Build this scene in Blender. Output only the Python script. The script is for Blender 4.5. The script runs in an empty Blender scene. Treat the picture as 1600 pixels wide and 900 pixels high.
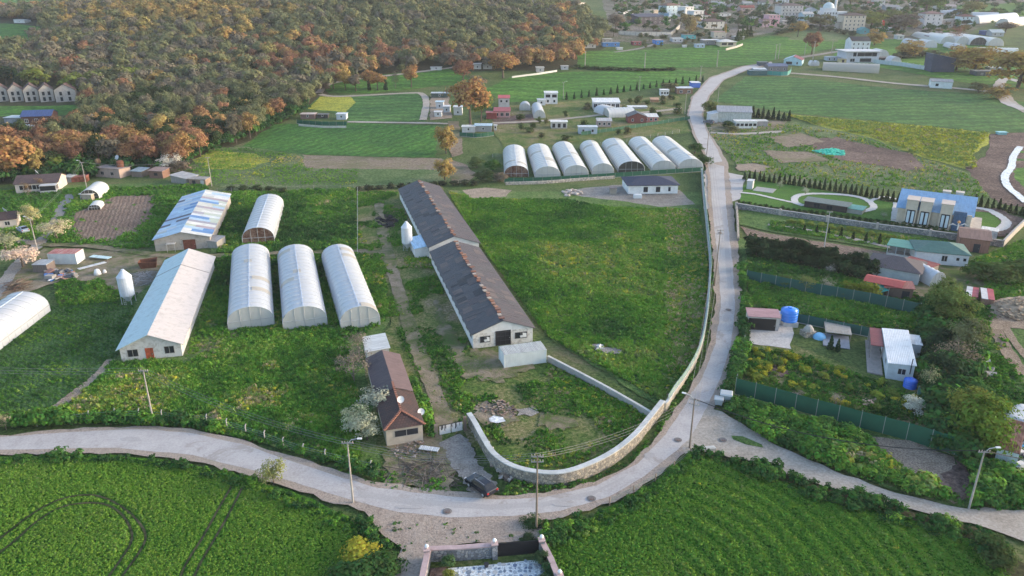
import bpy, math, random
import numpy as np
from mathutils import Vector, Matrix
random.seed(7); rng = np.random.default_rng(11)
SC = bpy.context.scene
ROOT = SC.collection
# ------------------------------------------------------------------ camera
F_PX, CAM_H = 1200.0, 60.0
PITCH = math.atan(490 / 1200)
cam_d = bpy.data.cameras.new("camera"); cam = bpy.data.objects.new("camera", cam_d); ROOT.objects.link(cam)
cam_d.sensor_width = 36; cam_d.lens = 36 * F_PX / 1600; cam_d.clip_end = 20000; cam_d.clip_start = 0.5
cam.location = (0, 0, CAM_H); cam.rotation_euler = (math.pi / 2 - PITCH, 0, 0)
SC.camera = cam
# ------------------------------------------------------------------ light
SUN_EL, SUN_AZ = math.radians(14), math.radians(82)      # azimuth clockwise from +Y: low, from the right
w = bpy.data.worlds.new("World"); SC.world = w; w.use_nodes = True
wn = w.node_tree; wn.nodes.clear()
sky = wn.nodes.new("ShaderNodeTexSky"); sky.sky_type = 'NISHITA'; sky.sun_disc = False
sky.sun_elevation = SUN_EL; sky.sun_rotation = SUN_AZ; sky.altitude = 100; sky.dust_density = 2.6; sky.ozone_density = 1.2
bgn = wn.nodes.new("ShaderNodeBackground"); bgn.inputs[1].default_value = 0.15
won = wn.nodes.new("ShaderNodeOutputWorld")
wn.links.new(sky.outputs[0], bgn.inputs[0]); wn.links.new(bgn.outputs[0], won.inputs[0])
sd = bpy.data.lights.new("sun", 'SUN'); sd.energy = 0.8; sd.angle = math.radians(12); sd.color = (1, .8, .62)
so = bpy.data.objects.new("sun", sd); ROOT.objects.link(so)
sv = Vector((math.sin(SUN_AZ) * math.cos(SUN_EL), math.cos(SUN_AZ) * math.cos(SUN_EL), math.sin(SUN_EL)))
so.rotation_euler = sv.to_track_quat('Z', 'Y').to_euler(); so.location = (100, 0, 200)
SC.view_settings.view_transform = 'Standard'; SC.view_settings.look = 'None'; SC.view_settings.exposure = 1.85; SC.view_settings.gamma = 1
SC.render.engine = 'CYCLES'
SC.cycles.max_bounces = 6; SC.cycles.diffuse_bounces = 2; SC.cycles.transparent_max_bounces = 8; SC.cycles.volume_bounces = 0
# ------------------------------------------------------------------ terrain function and pixel picking
cP, sP = math.cos(PITCH), math.sin(PITCH)
def ht(x, y):
    t = y - 250.0
    h = 0.0 if t <= 0 else 0.056 * t * t / (t + 90)
    if y > 60:
        g = math.exp(-(((x + 190) / 210) ** 2) - ((y - 640) / 130) ** 2)
        if g > 0.004: h += 20 * (g - .004)
        g = math.exp(-(((x - 40) / 120) ** 2) - ((y - 700) / 90) ** 2)
        if g > 0.004: h += 6 * (g - .004)
    if h > 40: h = 40 + 26 * math.tanh((h - 40) / 26)
    return h
def ray(px, py):
    a = (px - 800) / F_PX; b = (450 - py) / F_PX
    return a, cP + b * sP, -sP + b * cP
def P(px, py, h=0.0):
    dx, dy, dz = ray(px, py)
    t, dt = 30.0, 6.0
    if dz < 0:
        tf = (h - CAM_H) / dz
        if tf * dy < 250 and not (h > 0 and tf * dy < 60): return (dx * tf, dy * tf, h)
    while t < 4000:
        if CAM_H + dz * t <= ht(dx * t, dy * t) + h: break
        t += dt
    lo, hi = t - dt, t
    for _ in range(14):
        m = (lo + hi) / 2
        if CAM_H + dz * m <= ht(dx * m, dy * m) + h: hi = m
        else: lo = m
    return (dx * hi, dy * hi, CAM_H + dz * hi)
def XY(px, py, h=0.0): p = P(px, py, h); return (p[0], p[1])
def proj(x, y, z):
    X, Y, Z = x, y, z - CAM_H
    dep = Y * cP - Z * sP; up = Y * sP + Z * cP
    return 800 + F_PX * X / dep, 450 - F_PX * up / dep
def ppm(px, py):                       # photo pixels per metre at a ground point
    p = P(px, py); return F_PX / (p[1] * cP - (p[2] - CAM_H) * sP)
# ------------------------------------------------------------------ object helpers
FOOT = []
def tag(o, label=None, cat=None, group=None, kind=None):
    if label: o["label"] = label
    if cat: o["category"] = cat
    if group: o["group"] = group
    if kind: o["kind"] = kind
    return o
def empty(name, loc, rz=0.0, label=None, cat=None, group=None):
    o = bpy.data.objects.new(name, None); ROOT.objects.link(o)
    o.empty_display_size = .3; o.location = loc; o.rotation_euler = (0, 0, rz)
    return tag(o, label, cat, group)
class MB:
    def __init__(s): s.v = []; s.f = []; s.m = []
    def add(s, vs, fs, mi=0):
        n = len(s.v); s.v += [tuple(v) for v in vs]; s.f += [tuple(i + n for i in f) for f in fs]; s.m += [mi] * len(fs); return s
    def box(s, x0, x1, y0, y1, z0, z1, mi=0):
        return s.add([(x0,y0,z0),(x1,y0,z0),(x1,y1,z0),(x0,y1,z0),(x0,y0,z1),(x1,y0,z1),(x1,y1,z1),(x0,y1,z1)],
                     [(0,3,2,1),(4,5,6,7),(0,1,5,4),(1,2,6,5),(2,3,7,6),(3,0,4,7)], mi)
    def prism(s, poly, z0, z1, mi=0):
        n = len(poly)
        return s.add([(p[0],p[1],z0) for p in poly] + [(p[0],p[1],z1) for p in poly],
                     [tuple(range(n))[::-1], tuple(range(n, 2*n))] + [(i,(i+1)%n,n+(i+1)%n,n+i) for i in range(n)], mi)
    def tube(s, pts, rs, n=6, mi=0, cap=True):
        pts = [Vector(p) for p in pts]
        if not hasattr(rs, '__len__'): rs = [rs] * len(pts)
        vs = []; k = len(pts)
        for i, p in enumerate(pts):
            d = (pts[min(i+1,k-1)] - pts[max(i-1,0)]).normalized()
            a = Vector((0,0,1)) if abs(d.z) < .9 else Vector((1,0,0))
            u = d.cross(a).normalized(); v = d.cross(u)
            for j in range(n):
                t = 2*math.pi*j/n; vs.append(p + (u*math.cos(t) + v*math.sin(t)) * rs[i])
        fs = [(i*n+j, i*n+(j+1)%n, (i+1)*n+(j+1)%n, (i+1)*n+j) for i in range(k-1) for j in range(n)]
        if cap: fs += [tuple(range(n))[::-1], tuple(range((k-1)*n, k*n))]
        return s.add(vs, fs, mi)
    def lathe(s, prof, n=16, cx=0, cy=0, mi=0):
        vs = [(cx + r*math.cos(2*math.pi*j/n), cy + r*math.sin(2*math.pi*j/n), z) for r, z in prof for j in range(n)]
        fs = [(i*n+j, i*n+(j+1)%n, (i+1)*n+(j+1)%n, (i+1)*n+j) for i in range(len(prof)-1) for j in range(n)]
        return s.add(vs, fs, mi)
    def mesh(s, name, mats, smooth=False):
        me = bpy.data.meshes.new(name); me.from_pydata(s.v, [], s.f)
        for m in (mats if isinstance(mats, (list, tuple)) else [mats]): me.materials.append(m)
        if any(s.m): me.polygons.foreach_set('material_index', s.m)
        if smooth: me.polygons.foreach_set('use_smooth', [True]*len(s.f))
        me.update(); return me
    def build(s, name, mats, parent=None, smooth=False, loc=None, rz=0):
        return obj(name, s.mesh(name, mats, smooth), parent, loc, rz)
def obj(name, me, parent=None, loc=None, rz=0):
    o = bpy.data.objects.new(name, me); ROOT.objects.link(o)
    if parent: o.parent = parent
    if loc is not None: o.location = loc
    if rz: o.rotation_euler = (0, 0, rz)
    return o
def kids(o): return [c for c in ALLC.get(o.name, [])]
def copy_tree(o, loc=None, rz=None, scale=None, label=None, parent=None, tree=None):
    c = o.copy(); ROOT.objects.link(c)
    if parent: c.parent = parent
    if loc is not None: c.location = loc
    if rz is not None: c.rotation_euler = (0, 0, rz)
    if scale is not None: c.scale = scale
    if label: c["label"] = label
    for ch in o.children: copy_tree(ch, parent=c)
    return c
# ------------------------------------------------------------------ materials
MATS = {}
def _ramp(nt, fac, stops):
    r = nt.nodes.new("ShaderNodeValToRGB"); e = r.color_ramp.elements
    while len(e) < len(stops): e.new(0.5)
    for i, (p, c) in enumerate(stops): e[i].position = p; e[i].color = (*c, 1)
    nt.links.new(fac, r.inputs[0]); return r.outputs[0]
def _noise(nt, co, scale, detail=4, rough=.6, dist=0):
    n = nt.nodes.new("ShaderNodeTexNoise"); n.inputs['Scale'].default_value = scale; n.inputs['Detail'].default_value = detail
    n.inputs['Roughness'].default_value = rough; n.inputs['Distortion'].default_value = dist; nt.links.new(co, n.inputs['Vector']); return n.outputs[0]
def _mix(nt, fac, a, b, mode='MIX'):
    m = nt.nodes.new("ShaderNodeMix"); m.data_type = 'RGBA'; m.blend_type = mode
    for i, v in ((0, fac), (6, a), (7, b)):
        if isinstance(v, (int, float)): m.inputs[i].default_value = v
        elif isinstance(v, tuple): m.inputs[i].default_value = (*v, 1)
        else: nt.links.new(v, m.inputs[i])
    return m.outputs[2]
def _math(nt, op, a, b=None, c=None):
    m = nt.nodes.new("ShaderNodeMath"); m.operation = op
    for i, v in enumerate((a, b, c)):
        if v is None: continue
        if isinstance(v, (int, float)): m.inputs[i].default_value = v
        else: nt.links.new(v, m.inputs[i])
    return m.outputs[0]
def base_mat(name):
    m = bpy.data.materials.new(name); m.use_nodes = True; nt = m.node_tree
    return m, nt, nt.nodes["Principled BSDF"]
def _bump(nt, bs, h, strength=.5, dist=.05):
    b = nt.nodes.new("ShaderNodeBump"); b.inputs['Strength'].default_value = strength; b.inputs['Distance'].default_value = dist
    nt.links.new(h, b.inputs['Height']); nt.links.new(b.outputs[0], bs.inputs['Normal'])
def _co(nt): return nt.nodes.new("ShaderNodeTexCoord").outputs['Object']
def ground_mat(name, cols, big=.03, mid=.25, fine=2.2, rough=.95, rows=None, bump=.6, spread=(.3,.7), spots=None, amp=1.0):
    """cols: list of 2-4 colours mixed by noises. rows=(angle, spacing_m, strength)."""
    m, nt, bs = base_mat(name); co = _co(nt)
    a = _noise(nt, co, mid, 6, .65, .6); b = _noise(nt, co, big, 3, .5); f = _noise(nt, co, fine, 5, .75)
    k = _math(nt, 'ADD', _math(nt, 'MULTIPLY', a, .55), _math(nt, 'MULTIPLY', b, .45))
    k = _math(nt, 'ADD', _math(nt, 'MULTIPLY', k, .7), _math(nt, 'MULTIPLY', f, .3))
    n = len(cols); st = [(spread[0] + (spread[1]-spread[0])*i/(n-1), c) for i, c in enumerate(cols)]
    mr = _math(nt, 'MULTIPLY_ADD', k, 1.9, -.45)
    c = _ramp(nt, mr, st)
    fm_ = nt.nodes.new('ShaderNodeMapRange'); nt.links.new(f, fm_.inputs[0]); fm_.inputs[1].default_value = .36; fm_.inputs[2].default_value = .64; v = fm_.outputs[0]
    c = _mix(nt, 1.0, c, _mix(nt, v, (1-.42*amp,)*3, (1+.32*amp,)*3), 'MULTIPLY')
    hgt = f
    if rows:
        mp = nt.nodes.new("ShaderNodeMapping"); mp.inputs['Rotation'].default_value = (0, 0, rows[0]); nt.links.new(co, mp.inputs[0])
        wv = nt.nodes.new("ShaderNodeTexWave"); wv.inputs['Scale'].default_value = 0.314 / rows[1] ; wv.inputs['Distortion'].default_value = 5.5
        wv.inputs['Detail'].default_value = 3; wv.inputs['Detail Scale'].default_value = 2.5; nt.links.new(mp.outputs[0], wv.inputs['Vector'])
        c = _mix(nt, _math(nt, 'MULTIPLY', wv.outputs['Fac'], rows[2]), c, tuple(x*.45 for x in cols[0]))
        hgt = _math(nt, 'SUBTRACT', f, _math(nt, 'MULTIPLY', wv.outputs['Fac'], .7))
    if spots:
        s = _noise(nt, co, spots[1], 5, .7, 1.0)
        c = _mix(nt, _ramp(nt, s, [(spots[2], (0,0,0)), (spots[2]+.07, (1,1,1))]), c, spots[0])
    nt.links.new(c, bs.inputs['Base Color']); bs.inputs['Roughness'].default_value = rough
    bs.inputs['Specular IOR Level'].default_value = .15
    _bump(nt, bs, hgt, bump, .35)
    return m
def pm(rgb, kind='plain', axis='x', alt=None):
    key = (tuple(round(c,3) for c in rgb), kind, axis, alt)
    if key in MATS: return MATS[key]
    m, nt, bs = base_mat(kind + '_paint' if kind in ('plain','metal') else kind); co = _co(nt)
    rgb = tuple(rgb); R = .85; spec = .3
    n1 = _noise(nt, co, .6, 6, .7, .4); n2 = _noise(nt, co, 5, 5, .7)
    lo = tuple(c*.62 for c in rgb)
    if kind == 'plain':
        c = _mix(nt, _ramp(nt, n1, [(.35,(0,0,0)),(.7,(1,1,1))]), rgb, tuple(c*.82 for c in rgb)); R = .6
    elif kind == 'plaster':
        c = _mix(nt, _ramp(nt, n1, [(.42,(0,0,0)),(.72,(1,1,1))]), rgb, tuple(c*.74 for c in rgb)); R = .92
        c = _mix(nt, _ramp(nt, n2, [(.6,(0,0,0)),(.75,(.5,.5,.5))]), c, tuple(c_*.6 for c_ in rgb)); _bump(nt, bs, n2, .2, .02)
    elif kind == 'old':      # stained, peeling wall
        c = _mix(nt, _ramp(nt, _noise(nt, co, 1.1, 8, .75, .8), [(.5,(0,0,0)),(.62,(.6,.6,.6))]), rgb, (.2,.18,.16)); R = .95; _bump(nt, bs, n2, .4, .03)
        c = _mix(nt, _ramp(nt, n2, [(.58,(0,0,0)),(.7,(.5,.5,.5))]), c, (.3,.28,.26))
    elif kind == 'metal':
        mp = nt.nodes.new("ShaderNodeMapping"); nt.links.new(co, mp.inputs[0])
        wv = nt.nodes.new("ShaderNodeTexWave"); wv.bands_direction = 'X' if axis == 'x' else 'Y'; wv.inputs['Scale'].default_value = 1.2
        nt.links.new(co, wv.inputs['Vector'])
        st = nt.nodes.new("ShaderNodeMapping"); st.inputs['Scale'].default_value = (2.5,.25,1) if axis == 'x' else (.25,2.5,1); nt.links.new(co, st.inputs[0])
        sn = _noise(nt, st.outputs[0], 1.2, 6, .7)
        c = _mix(nt, _ramp(nt, sn, [(.42,(0,0,0)),(.66,(1,1,1))]), rgb, alt or lo); R = .55
        c = _mix(nt, _ramp(nt, _noise(nt, co, .9, 7, .75, .5), [(.5,(0,0,0)),(.66,(.55,.55,.55))]), c, tuple(x*.55 for x in rgb))
        _bump(nt, bs, wv.outputs['Fac'], .9, .05)
    elif kind == 'tile':
        wv = nt.nodes.new("ShaderNodeTexBrick"); wv.inputs['Scale'].default_value = 1.0
        wv.inputs['Brick Width'].default_value = .42; wv.inputs['Row Height'].default_value = .38; wv.inputs['Mortar Size'].default_value = .035
        wv.inputs['Color1'].default_value = (*rgb, 1); wv.inputs['Color2'].default_value = (*(alt or tuple(c*.6 for c in rgb)), 1); wv.inputs['Mortar'].default_value = (*(c*.35 for c in rgb), 1)
        if axis == 'y':
            mp = nt.nodes.new("ShaderNodeMapping"); mp.inputs['Rotation'].default_value = (0,0,math.pi/2); nt.links.new(co, mp.inputs[0]); nt.links.new(mp.outputs[0], wv.inputs['Vector'])
        else: nt.links.new(co, wv.inputs['Vector'])
        c = _mix(nt, _ramp(nt, n1, [(.4,(0,0,0)),(.68,(.8,.8,.8))]), wv.outputs['Color'], alt or lo); R = .9
        _bump(nt, bs, wv.outputs['Fac'], -.6, .06)
    elif kind == 'stone':
        vo = nt.nodes.new("ShaderNodeTexVoronoi"); vo.inputs['Scale'].default_value = 2.6; nt.links.new(co, vo.inputs['Vector'])
        ve = nt.nodes.new("ShaderNodeTexVoronoi"); ve.feature = 'DISTANCE_TO_EDGE'; ve.inputs['Scale'].default_value = 2.6; nt.links.new(co, ve.inputs['Vector'])
        sp = nt.nodes.new("ShaderNodeSeparateColor"); nt.links.new(vo.outputs['Color'], sp.inputs[0])
        c = _ramp(nt, sp.outputs[0], [(0, tuple(c*.6 for c in rgb)), (.5, rgb), (1, tuple(min(1,c*1.35) for c in (rgb[0]*1.08, rgb[1], rgb[2]*.88)))])
        e = _ramp(nt, ve.outputs['Distance'], [(.02,(0,0,0)),(.09,(1,1,1))])
        c = _mix(nt, e, tuple(c_*.5 for c_ in rgb), c); R = .9; _bump(nt, bs, e, .8, .06)
    elif kind == 'wood':
        st = nt.nodes.new("ShaderNodeMapping"); st.inputs['Scale'].default_value = (6,6,.6); nt.links.new(co, st.inputs[0])
        c = _mix(nt, _ramp(nt, _noise(nt, st.outputs[0], 1.5, 6, .7), [(.35,(0,0,0)),(.65,(1,1,1))]), rgb, lo); R = .85
    elif kind == 'rust':
        c = _mix(nt, _ramp(nt, n1, [(.4,(0,0,0)),(.6,(1,1,1))]), rgb, (.09,.035,.02)); R = .8
    elif kind == 'concrete':
        c = _mix(nt, _ramp(nt, n1, [(.38,(0,0,0)),(.66,(1,1,1))]), rgb, tuple(c*.68 for c in rgb)); c = _mix(nt, _ramp(nt, n2, [(.45,(0,0,0)),(.75,(.6,.6,.6))]), c, tuple(c_*.7 for c_ in rgb)); _bump(nt, bs, n2, .3, .02)
    elif kind == 'glass':
        c = _mix(nt, n1, rgb, tuple(c*.5 for c in rgb)); R = .12; spec = .5
    elif kind == 'gloss':
        c = _mix(nt, 0.0, rgb, rgb); R = .22; spec = .6
    nt.links.new(c, bs.inputs['Base Color']); bs.inputs['Roughness'].default_value = R; bs.inputs['Specular IOR Level'].default_value = spec
    MATS[key] = m; return m
def film_mat(name, rgb, trans=.35, dirty=.25, dcol=(.45,.42,.36)):
    m, nt, bs = base_mat(name); co = _co(nt)
    out = nt.nodes["Material Output"]
    n = _noise(nt, co, .35, 5, .65, .5); st = _ramp(nt, n, [(.45,(0,0,0)),(.8,(1,1,1))])
    c = _mix(nt, _math(nt, 'MULTIPLY', st, dirty*2), rgb, dcol)
    nt.links.new(c, bs.inputs['Base Color']); bs.inputs['Roughness'].default_value = .35; bs.inputs['Specular IOR Level'].default_value = .5
    tr = nt.nodes.new("ShaderNodeBsdfTranslucent"); nt.links.new(c, tr.inputs[0])
    mx = nt.nodes.new("ShaderNodeMixShader"); mx.inputs[0].default_value = trans
    nt.links.new(bs.outputs[0], mx.inputs[1]); nt.links.new(tr.outputs[0], mx.inputs[2]); nt.links.new(mx.outputs[0], out.inputs[0])
    return m
def leaf_mat(name, src='object', stops=None, trans=.3, var=.5):
    """src 'object': colour from the object's own colour; 'inst': ramp over the instancer attribute 'tint'; or an rgb tuple."""
    m, nt, bs = base_mat(name); out = nt.nodes["Material Output"]
    if src == 'object':
        oi = nt.nodes.new("ShaderNodeObjectInfo"); c = oi.outputs['Color']
    elif src == 'inst':
        at = nt.nodes.new("ShaderNodeAttribute"); at.attribute_type = 'INSTANCER'; at.attribute_name = 'tint'; c = _ramp(nt, at.outputs['Fac'], stops)
    else:
        c = _mix(nt, 0.0, src, src)
    gi = nt.nodes.new("ShaderNodeNewGeometry")
    v = _math(nt, 'MULTIPLY_ADD', gi.outputs['Random Per Island'], var, 1-var/2)
    hs = nt.nodes.new("ShaderNodeHueSaturation"); nt.links.new(c, hs.inputs['Color']); nt.links.new(v, hs.inputs['Value'])
    nt.links.new(_math(nt, 'MULTIPLY_ADD', gi.outputs['Random Per Island'], .05, .475), hs.inputs['Hue'])
    di = nt.nodes.new("ShaderNodeBsdfDiffuse"); tr = nt.nodes.new("ShaderNodeBsdfTranslucent"); mx = nt.nodes.new("ShaderNodeMixShader")
    mx.inputs[0].default_value = trans
    for t in (di, tr): nt.links.new(hs.outputs[0], t.inputs[0])
    nt.nodes.remove(bs)
    nt.links.new(di.outputs[0], mx.inputs[1]); nt.links.new(tr.outputs[0], mx.inputs[2]); nt.links.new(mx.outputs[0], out.inputs[0])
    return m
G = dict(white=(.5,.5,.51), cream=(.62,.54,.43), grey=(.32,.33,.34), dark=(.035,.037,.045), glass=(.03,.035,.045), navy=(.035,.06,.14),
         blue=(.05,.2,.55), lblue=(.38,.6,.78), pink=(.62,.36,.34), red=(.36,.05,.045), maroon=(.22,.045,.045), terra=(.27,.1,.065),
         brown=(.14,.09,.07), teal=(.06,.33,.34), green=(.03,.17,.1), beige=(.5,.42,.33), yellow=(.6,.45,.12), orange=(.5,.14,.04))
GLASS = lambda: pm(G['glass'], 'glass')
# ------------------------------------------------------------------ the ground
def axis_coords(lo, hi, step, far):
    c = list(np.arange(lo, hi + .1, step)); s = step; a = lo
    left = []
    while a > -far: s *= 1.35; a -= s; left.append(a)
    s = step; b = hi; right = []
    while b < far: s *= 1.35; b += s; right.append(b)
    return left[::-1] + c + right
CELL = 12.0
def build_ground():
    xs = axis_coords(-600, 780, CELL, 5000); ys = axis_coords(0, 1104, CELL, 5000)
    v = [(x, y, ht(x, y)) for y in ys for x in xs]; n = len(xs)
    f = [(j*n+i, j*n+i+1, (j+1)*n+i+1, (j+1)*n+i) for j in range(len(ys)-1) for i in range(n-1)]
    mb = MB(); mb.v = v; mb.f = f; mb.m = [0]*len(f)
    gm = ground_mat('meadow_ground', [(.03,.05,.018), (.055,.095,.025), (.09,.125,.04), (.13,.12,.065)], big=.012, mid=.1, fine=1.6)
    tag(mb.build('ground', gm, smooth=True), 'rough green meadow ground between the fields', kind='structure')
def clip_axis(poly, ax, val, keep_less):
    out = []; n = len(poly)
    for i in range(n):
        a, b = poly[i], poly[(i+1) % n]
        ia = (a[ax] <= val) if keep_less else (a[ax] >= val); ib = (b[ax] <= val) if keep_less else (b[ax] >= val)
        if ia: out.append(a)
        if ia != ib:
            t = (val - a[ax]) / (b[ax] - a[ax]); out.append((a[0] + t*(b[0]-a[0]), a[1] + t*(b[1]-a[1])))
    return out
from mathutils.geometry import tessellate_polygon
def world_poly(pts, jit=0.0, step=None):
    w = [XY(*p[:2]) for p in pts]
    if jit:
        out = []
        for i, a in enumerate(w):
            b = w[(i+1) % len(w)]; L = math.hypot(b[0]-a[0], b[1]-a[1])
            st = step or max(1.5, .012*max(a[1], b[1])); k = max(1, min(60, int(L/st)))
            nx, ny = -(b[1]-a[1])/(L+1e-6), (b[0]-a[0])/(L+1e-6)
            for q in range(k):
                t = q/k; j = (random.random()-.5)*2*jit if q else 0
                out.append((a[0]+t*(b[0]-a[0])+nx*j, a[1]+t*(b[1]-a[1])+ny*j))
        w = out
    return w
PATCH = {}
def sheet(name, pts, mat, lift, label=None, jit=.3, world=None, step=None, kind='structure', cat=None):
    w = world or world_poly(pts, jit, step)
    mb = MB()
    y0 = min(p[1] for p in w); y1 = max(p[1] for p in w)
    def emit(poly):
        if len(poly) < 3: return
        tris = tessellate_polygon([[Vector((p[0], p[1], 0)) for p in poly]])
        mb.add([(p[0], p[1], ht(p[0], p[1]) + lift) for p in poly], [tuple(t) for t in tris])
    if y1 < 250: emit(w)
    else:
        x0 = min(p[0] for p in w); x1 = max(p[0] for p in w)
        for i in range(math.floor(x0/CELL), math.floor(x1/CELL)+1):
            col = clip_axis(clip_axis(w, 0, i*CELL, False), 0, (i+1)*CELL, True)
            if len(col) < 3: continue
            ya = min(p[1] for p in col); yb = max(p[1] for p in col)
            for j in range(math.floor(ya/CELL), math.floor(yb/CELL)+1):
                c = clip_axis(clip_axis(col, 1, j*CELL, False), 1, (j+1)*CELL, True)
                if len(c) >= 3: emit(c)
    bad = [k for k, f in enumerate(mb.f) if (lambda a,b,c: (b[0]-a[0])*(c[1]-a[1])-(b[1]-a[1])*(c[0]-a[0]))(*[mb.v[i] for i in f]) < 0]
    for k in bad: mb.f[k] = mb.f[k][::-1]
    o = mb.build(name, mat); tag(o, label, kind=kind, cat=cat); return w
def strip_world(pts, width):
    c = [XY(*p) for p in pts]; L = []; R = []
    # resample smoothly
    out = []
    for i in range(len(c)-1):
        p0 = c[max(i-1,0)]; p1 = c[i]; p2 = c[i+1]; p3 = c[min(i+2,len(c)-1)]
        for q in range(10):
            t = q/10
            out.append(tuple(.5*((2*p1[k]) + (-p0[k]+p2[k])*t + (2*p0[k]-5*p1[k]+4*p2[k]-p3[k])*t*t + (-p0[k]+3*p1[k]-3*p2[k]+p3[k])*t**3) for k in (0,1)))
    out.append(c[-1]); c = out
    for i, p in enumerate(c):
        a = c[max(i-1,0)]; b = c[min(i+1,len(c)-1)]; d = math.hypot(b[0]-a[0], b[1]-a[1]) + 1e-9
        nx, ny = -(b[1]-a[1])/d, (b[0]-a[0])/d; wd = width/2*(.85+.3*random.random())
        L.append((p[0]+nx*wd, p[1]+ny*wd)); R.append((p[0]-nx*wd, p[1]-ny*wd))
    return L + R[::-1], c
def track(name, pts, width, mat, lift, label=None):
    w, c = strip_world(pts, width); sheet(name, None, mat, lift, label, world=w); EXCLP.append(np.array(w)); return c
EXCL = []
def inpoly(X, Y, poly):
    poly = np.asarray(poly); r = np.zeros(len(X), bool); n = len(poly); j = n-1
    for i in range(n):
        xi, yi = poly[i]; xj, yj = poly[j]
        if yi != yj:
            c = ((yi > Y) != (yj > Y)) & (X < (xj-xi)*(Y-yi)/(yj-yi) + xi); r ^= c
        j = i
    return r
build_ground()
gm = ground_mat
g_vivid = gm('bright_crop', [(.02,.07,.008), (.045,.14,.01), (.08,.2,.018)], mid=.3, fine=3)
g_crop = gm('wheat_green', [(.035,.1,.022), (.05,.15,.025), (.08,.19,.03)], mid=.08, fine=.9, rows=(.5, 4, .45))
g_crop2 = gm('wheat_blue_green', [(.035,.1,.03), (.055,.145,.035), (.085,.18,.045)], mid=.06, fine=.6, rows=(1.5, 7, .5))
g_wheatfar = gm('wheat_far', [(.04,.12,.02), (.06,.165,.022), (.1,.21,.03)], big=.01, mid=.04, fine=.5, rows=(1.65, 10, .4))
g_dull = gm('dull_crop', [(.04,.085,.03), (.06,.13,.04), (.09,.16,.055)], mid=.4, fine=2.6, rows=(-.45,.9,.35))
g_weed = gm('weedy_grass', [(.03,.065,.02), (.06,.12,.03), (.1,.165,.045), (.17,.17,.085)], mid=.25, fine=2.4)
g_yard = gm('yard_grass', [(.04,.085,.018), (.07,.12,.025), (.15,.15,.06), (.24,.19,.13)], big=.05, mid=.22, fine=2.2, spread=(.28,.72))
g_dirt = gm('dirt', [(.17,.13,.1), (.26,.21,.165), (.34,.28,.22)], mid=.5, fine=4, bump=.5)
g_mix = gm('worn_dirt_and_grass', [(.27,.22,.17), (.2,.17,.12), (.09,.11,.04), (.05,.1,.02)], mid=.35, fine=3, spread=(.35,.7))
g_plough = gm('ploughed_soil', [(.13,.09,.07), (.2,.145,.115), (.26,.2,.16)], mid=.3, fine=3, rows=(-.35,1.1,.3), spots=((.06,.11,.03),.25,.62))
g_stub = gm('stubble', [(.16,.13,.09), (.24,.19,.15), (.2,.17,.11), (.1,.12,.05)], mid=.12, fine=1.3, rows=(1.57,1.6,.2))
g_brown = gm('dark_earth', [(.07,.05,.045), (.12,.085,.075), (.19,.14,.12)], mid=.12, fine=1.4, bump=.9)
g_rough = gm('rough_pasture', [(.05,.095,.03), (.08,.13,.045), (.14,.17,.08), (.17,.14,.1)], big=.03, mid=.1, fine=1.2, spread=(.3,.75))
g_yel = gm('yellow_meadow', [(.14,.19,.04), (.3,.32,.05), (.4,.39,.06)], mid=.15, fine=1.1, rows=(1.3,1.6,.2))
g_lawn = gm('mown_lawn', [(.045,.115,.018), (.06,.145,.022), (.075,.17,.03)], mid=.3, fine=4, bump=.3)
g_forest = gm('forest_floor', [(.03,.04,.016), (.05,.055,.025), (.08,.07,.04)], mid=.2, fine=1.5)
g_asph = gm('worn_asphalt', [(.33,.31,.305), (.39,.37,.365), (.43,.41,.4)], big=.06, mid=.4, fine=3, bump=.12, rough=.85, spots=((.3,.275,.26),.15,.58), amp=.18)
g_lane = gm('grey_lane', [(.2,.195,.185), (.26,.25,.24)], mid=.4, fine=4, bump=.2)
g_patch = gm('asphalt_patch', [(.33,.315,.31), (.37,.355,.35)], mid=.6, fine=7, bump=.1, amp=.2)
g_gravel = gm('gravel', [(.16,.15,.135), (.23,.215,.2), (.31,.29,.27)], mid=.6, fine=4, bump=.5, amp=.6)
g_shoul = gm('road_shoulder', [(.24,.195,.165), (.32,.265,.225), (.3,.26,.22), (.12,.12,.06)], mid=.5, fine=4, bump=.4, spread=(.3,.85), amp=.6)
g_dust = gm('dirt_road', [(.25,.22,.185), (.33,.295,.255), (.39,.355,.315)], mid=.3, fine=2.5, bump=.3, amp=.35)
g_conc = gm('concrete_slab', [(.3,.29,.28), (.4,.385,.37), (.46,.44,.42)], mid=.5, fine=3, bump=.1, amp=.4)
g_white = gm('pale_paving', [(.42,.41,.4), (.55,.54,.52)], mid=1, fine=5, bump=.1, amp=.3)
g_wet = gm('damp_ash', [(.012,.012,.014), (.03,.028,.03), (.06,.055,.05)], mid=1, fine=5)
g_white_w = gm('stream_water', [(.5,.52,.55), (.7,.72,.74)], mid=.5, fine=2, bump=.2, rough=.2)
S = sheet
EXCLP = []
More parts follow.
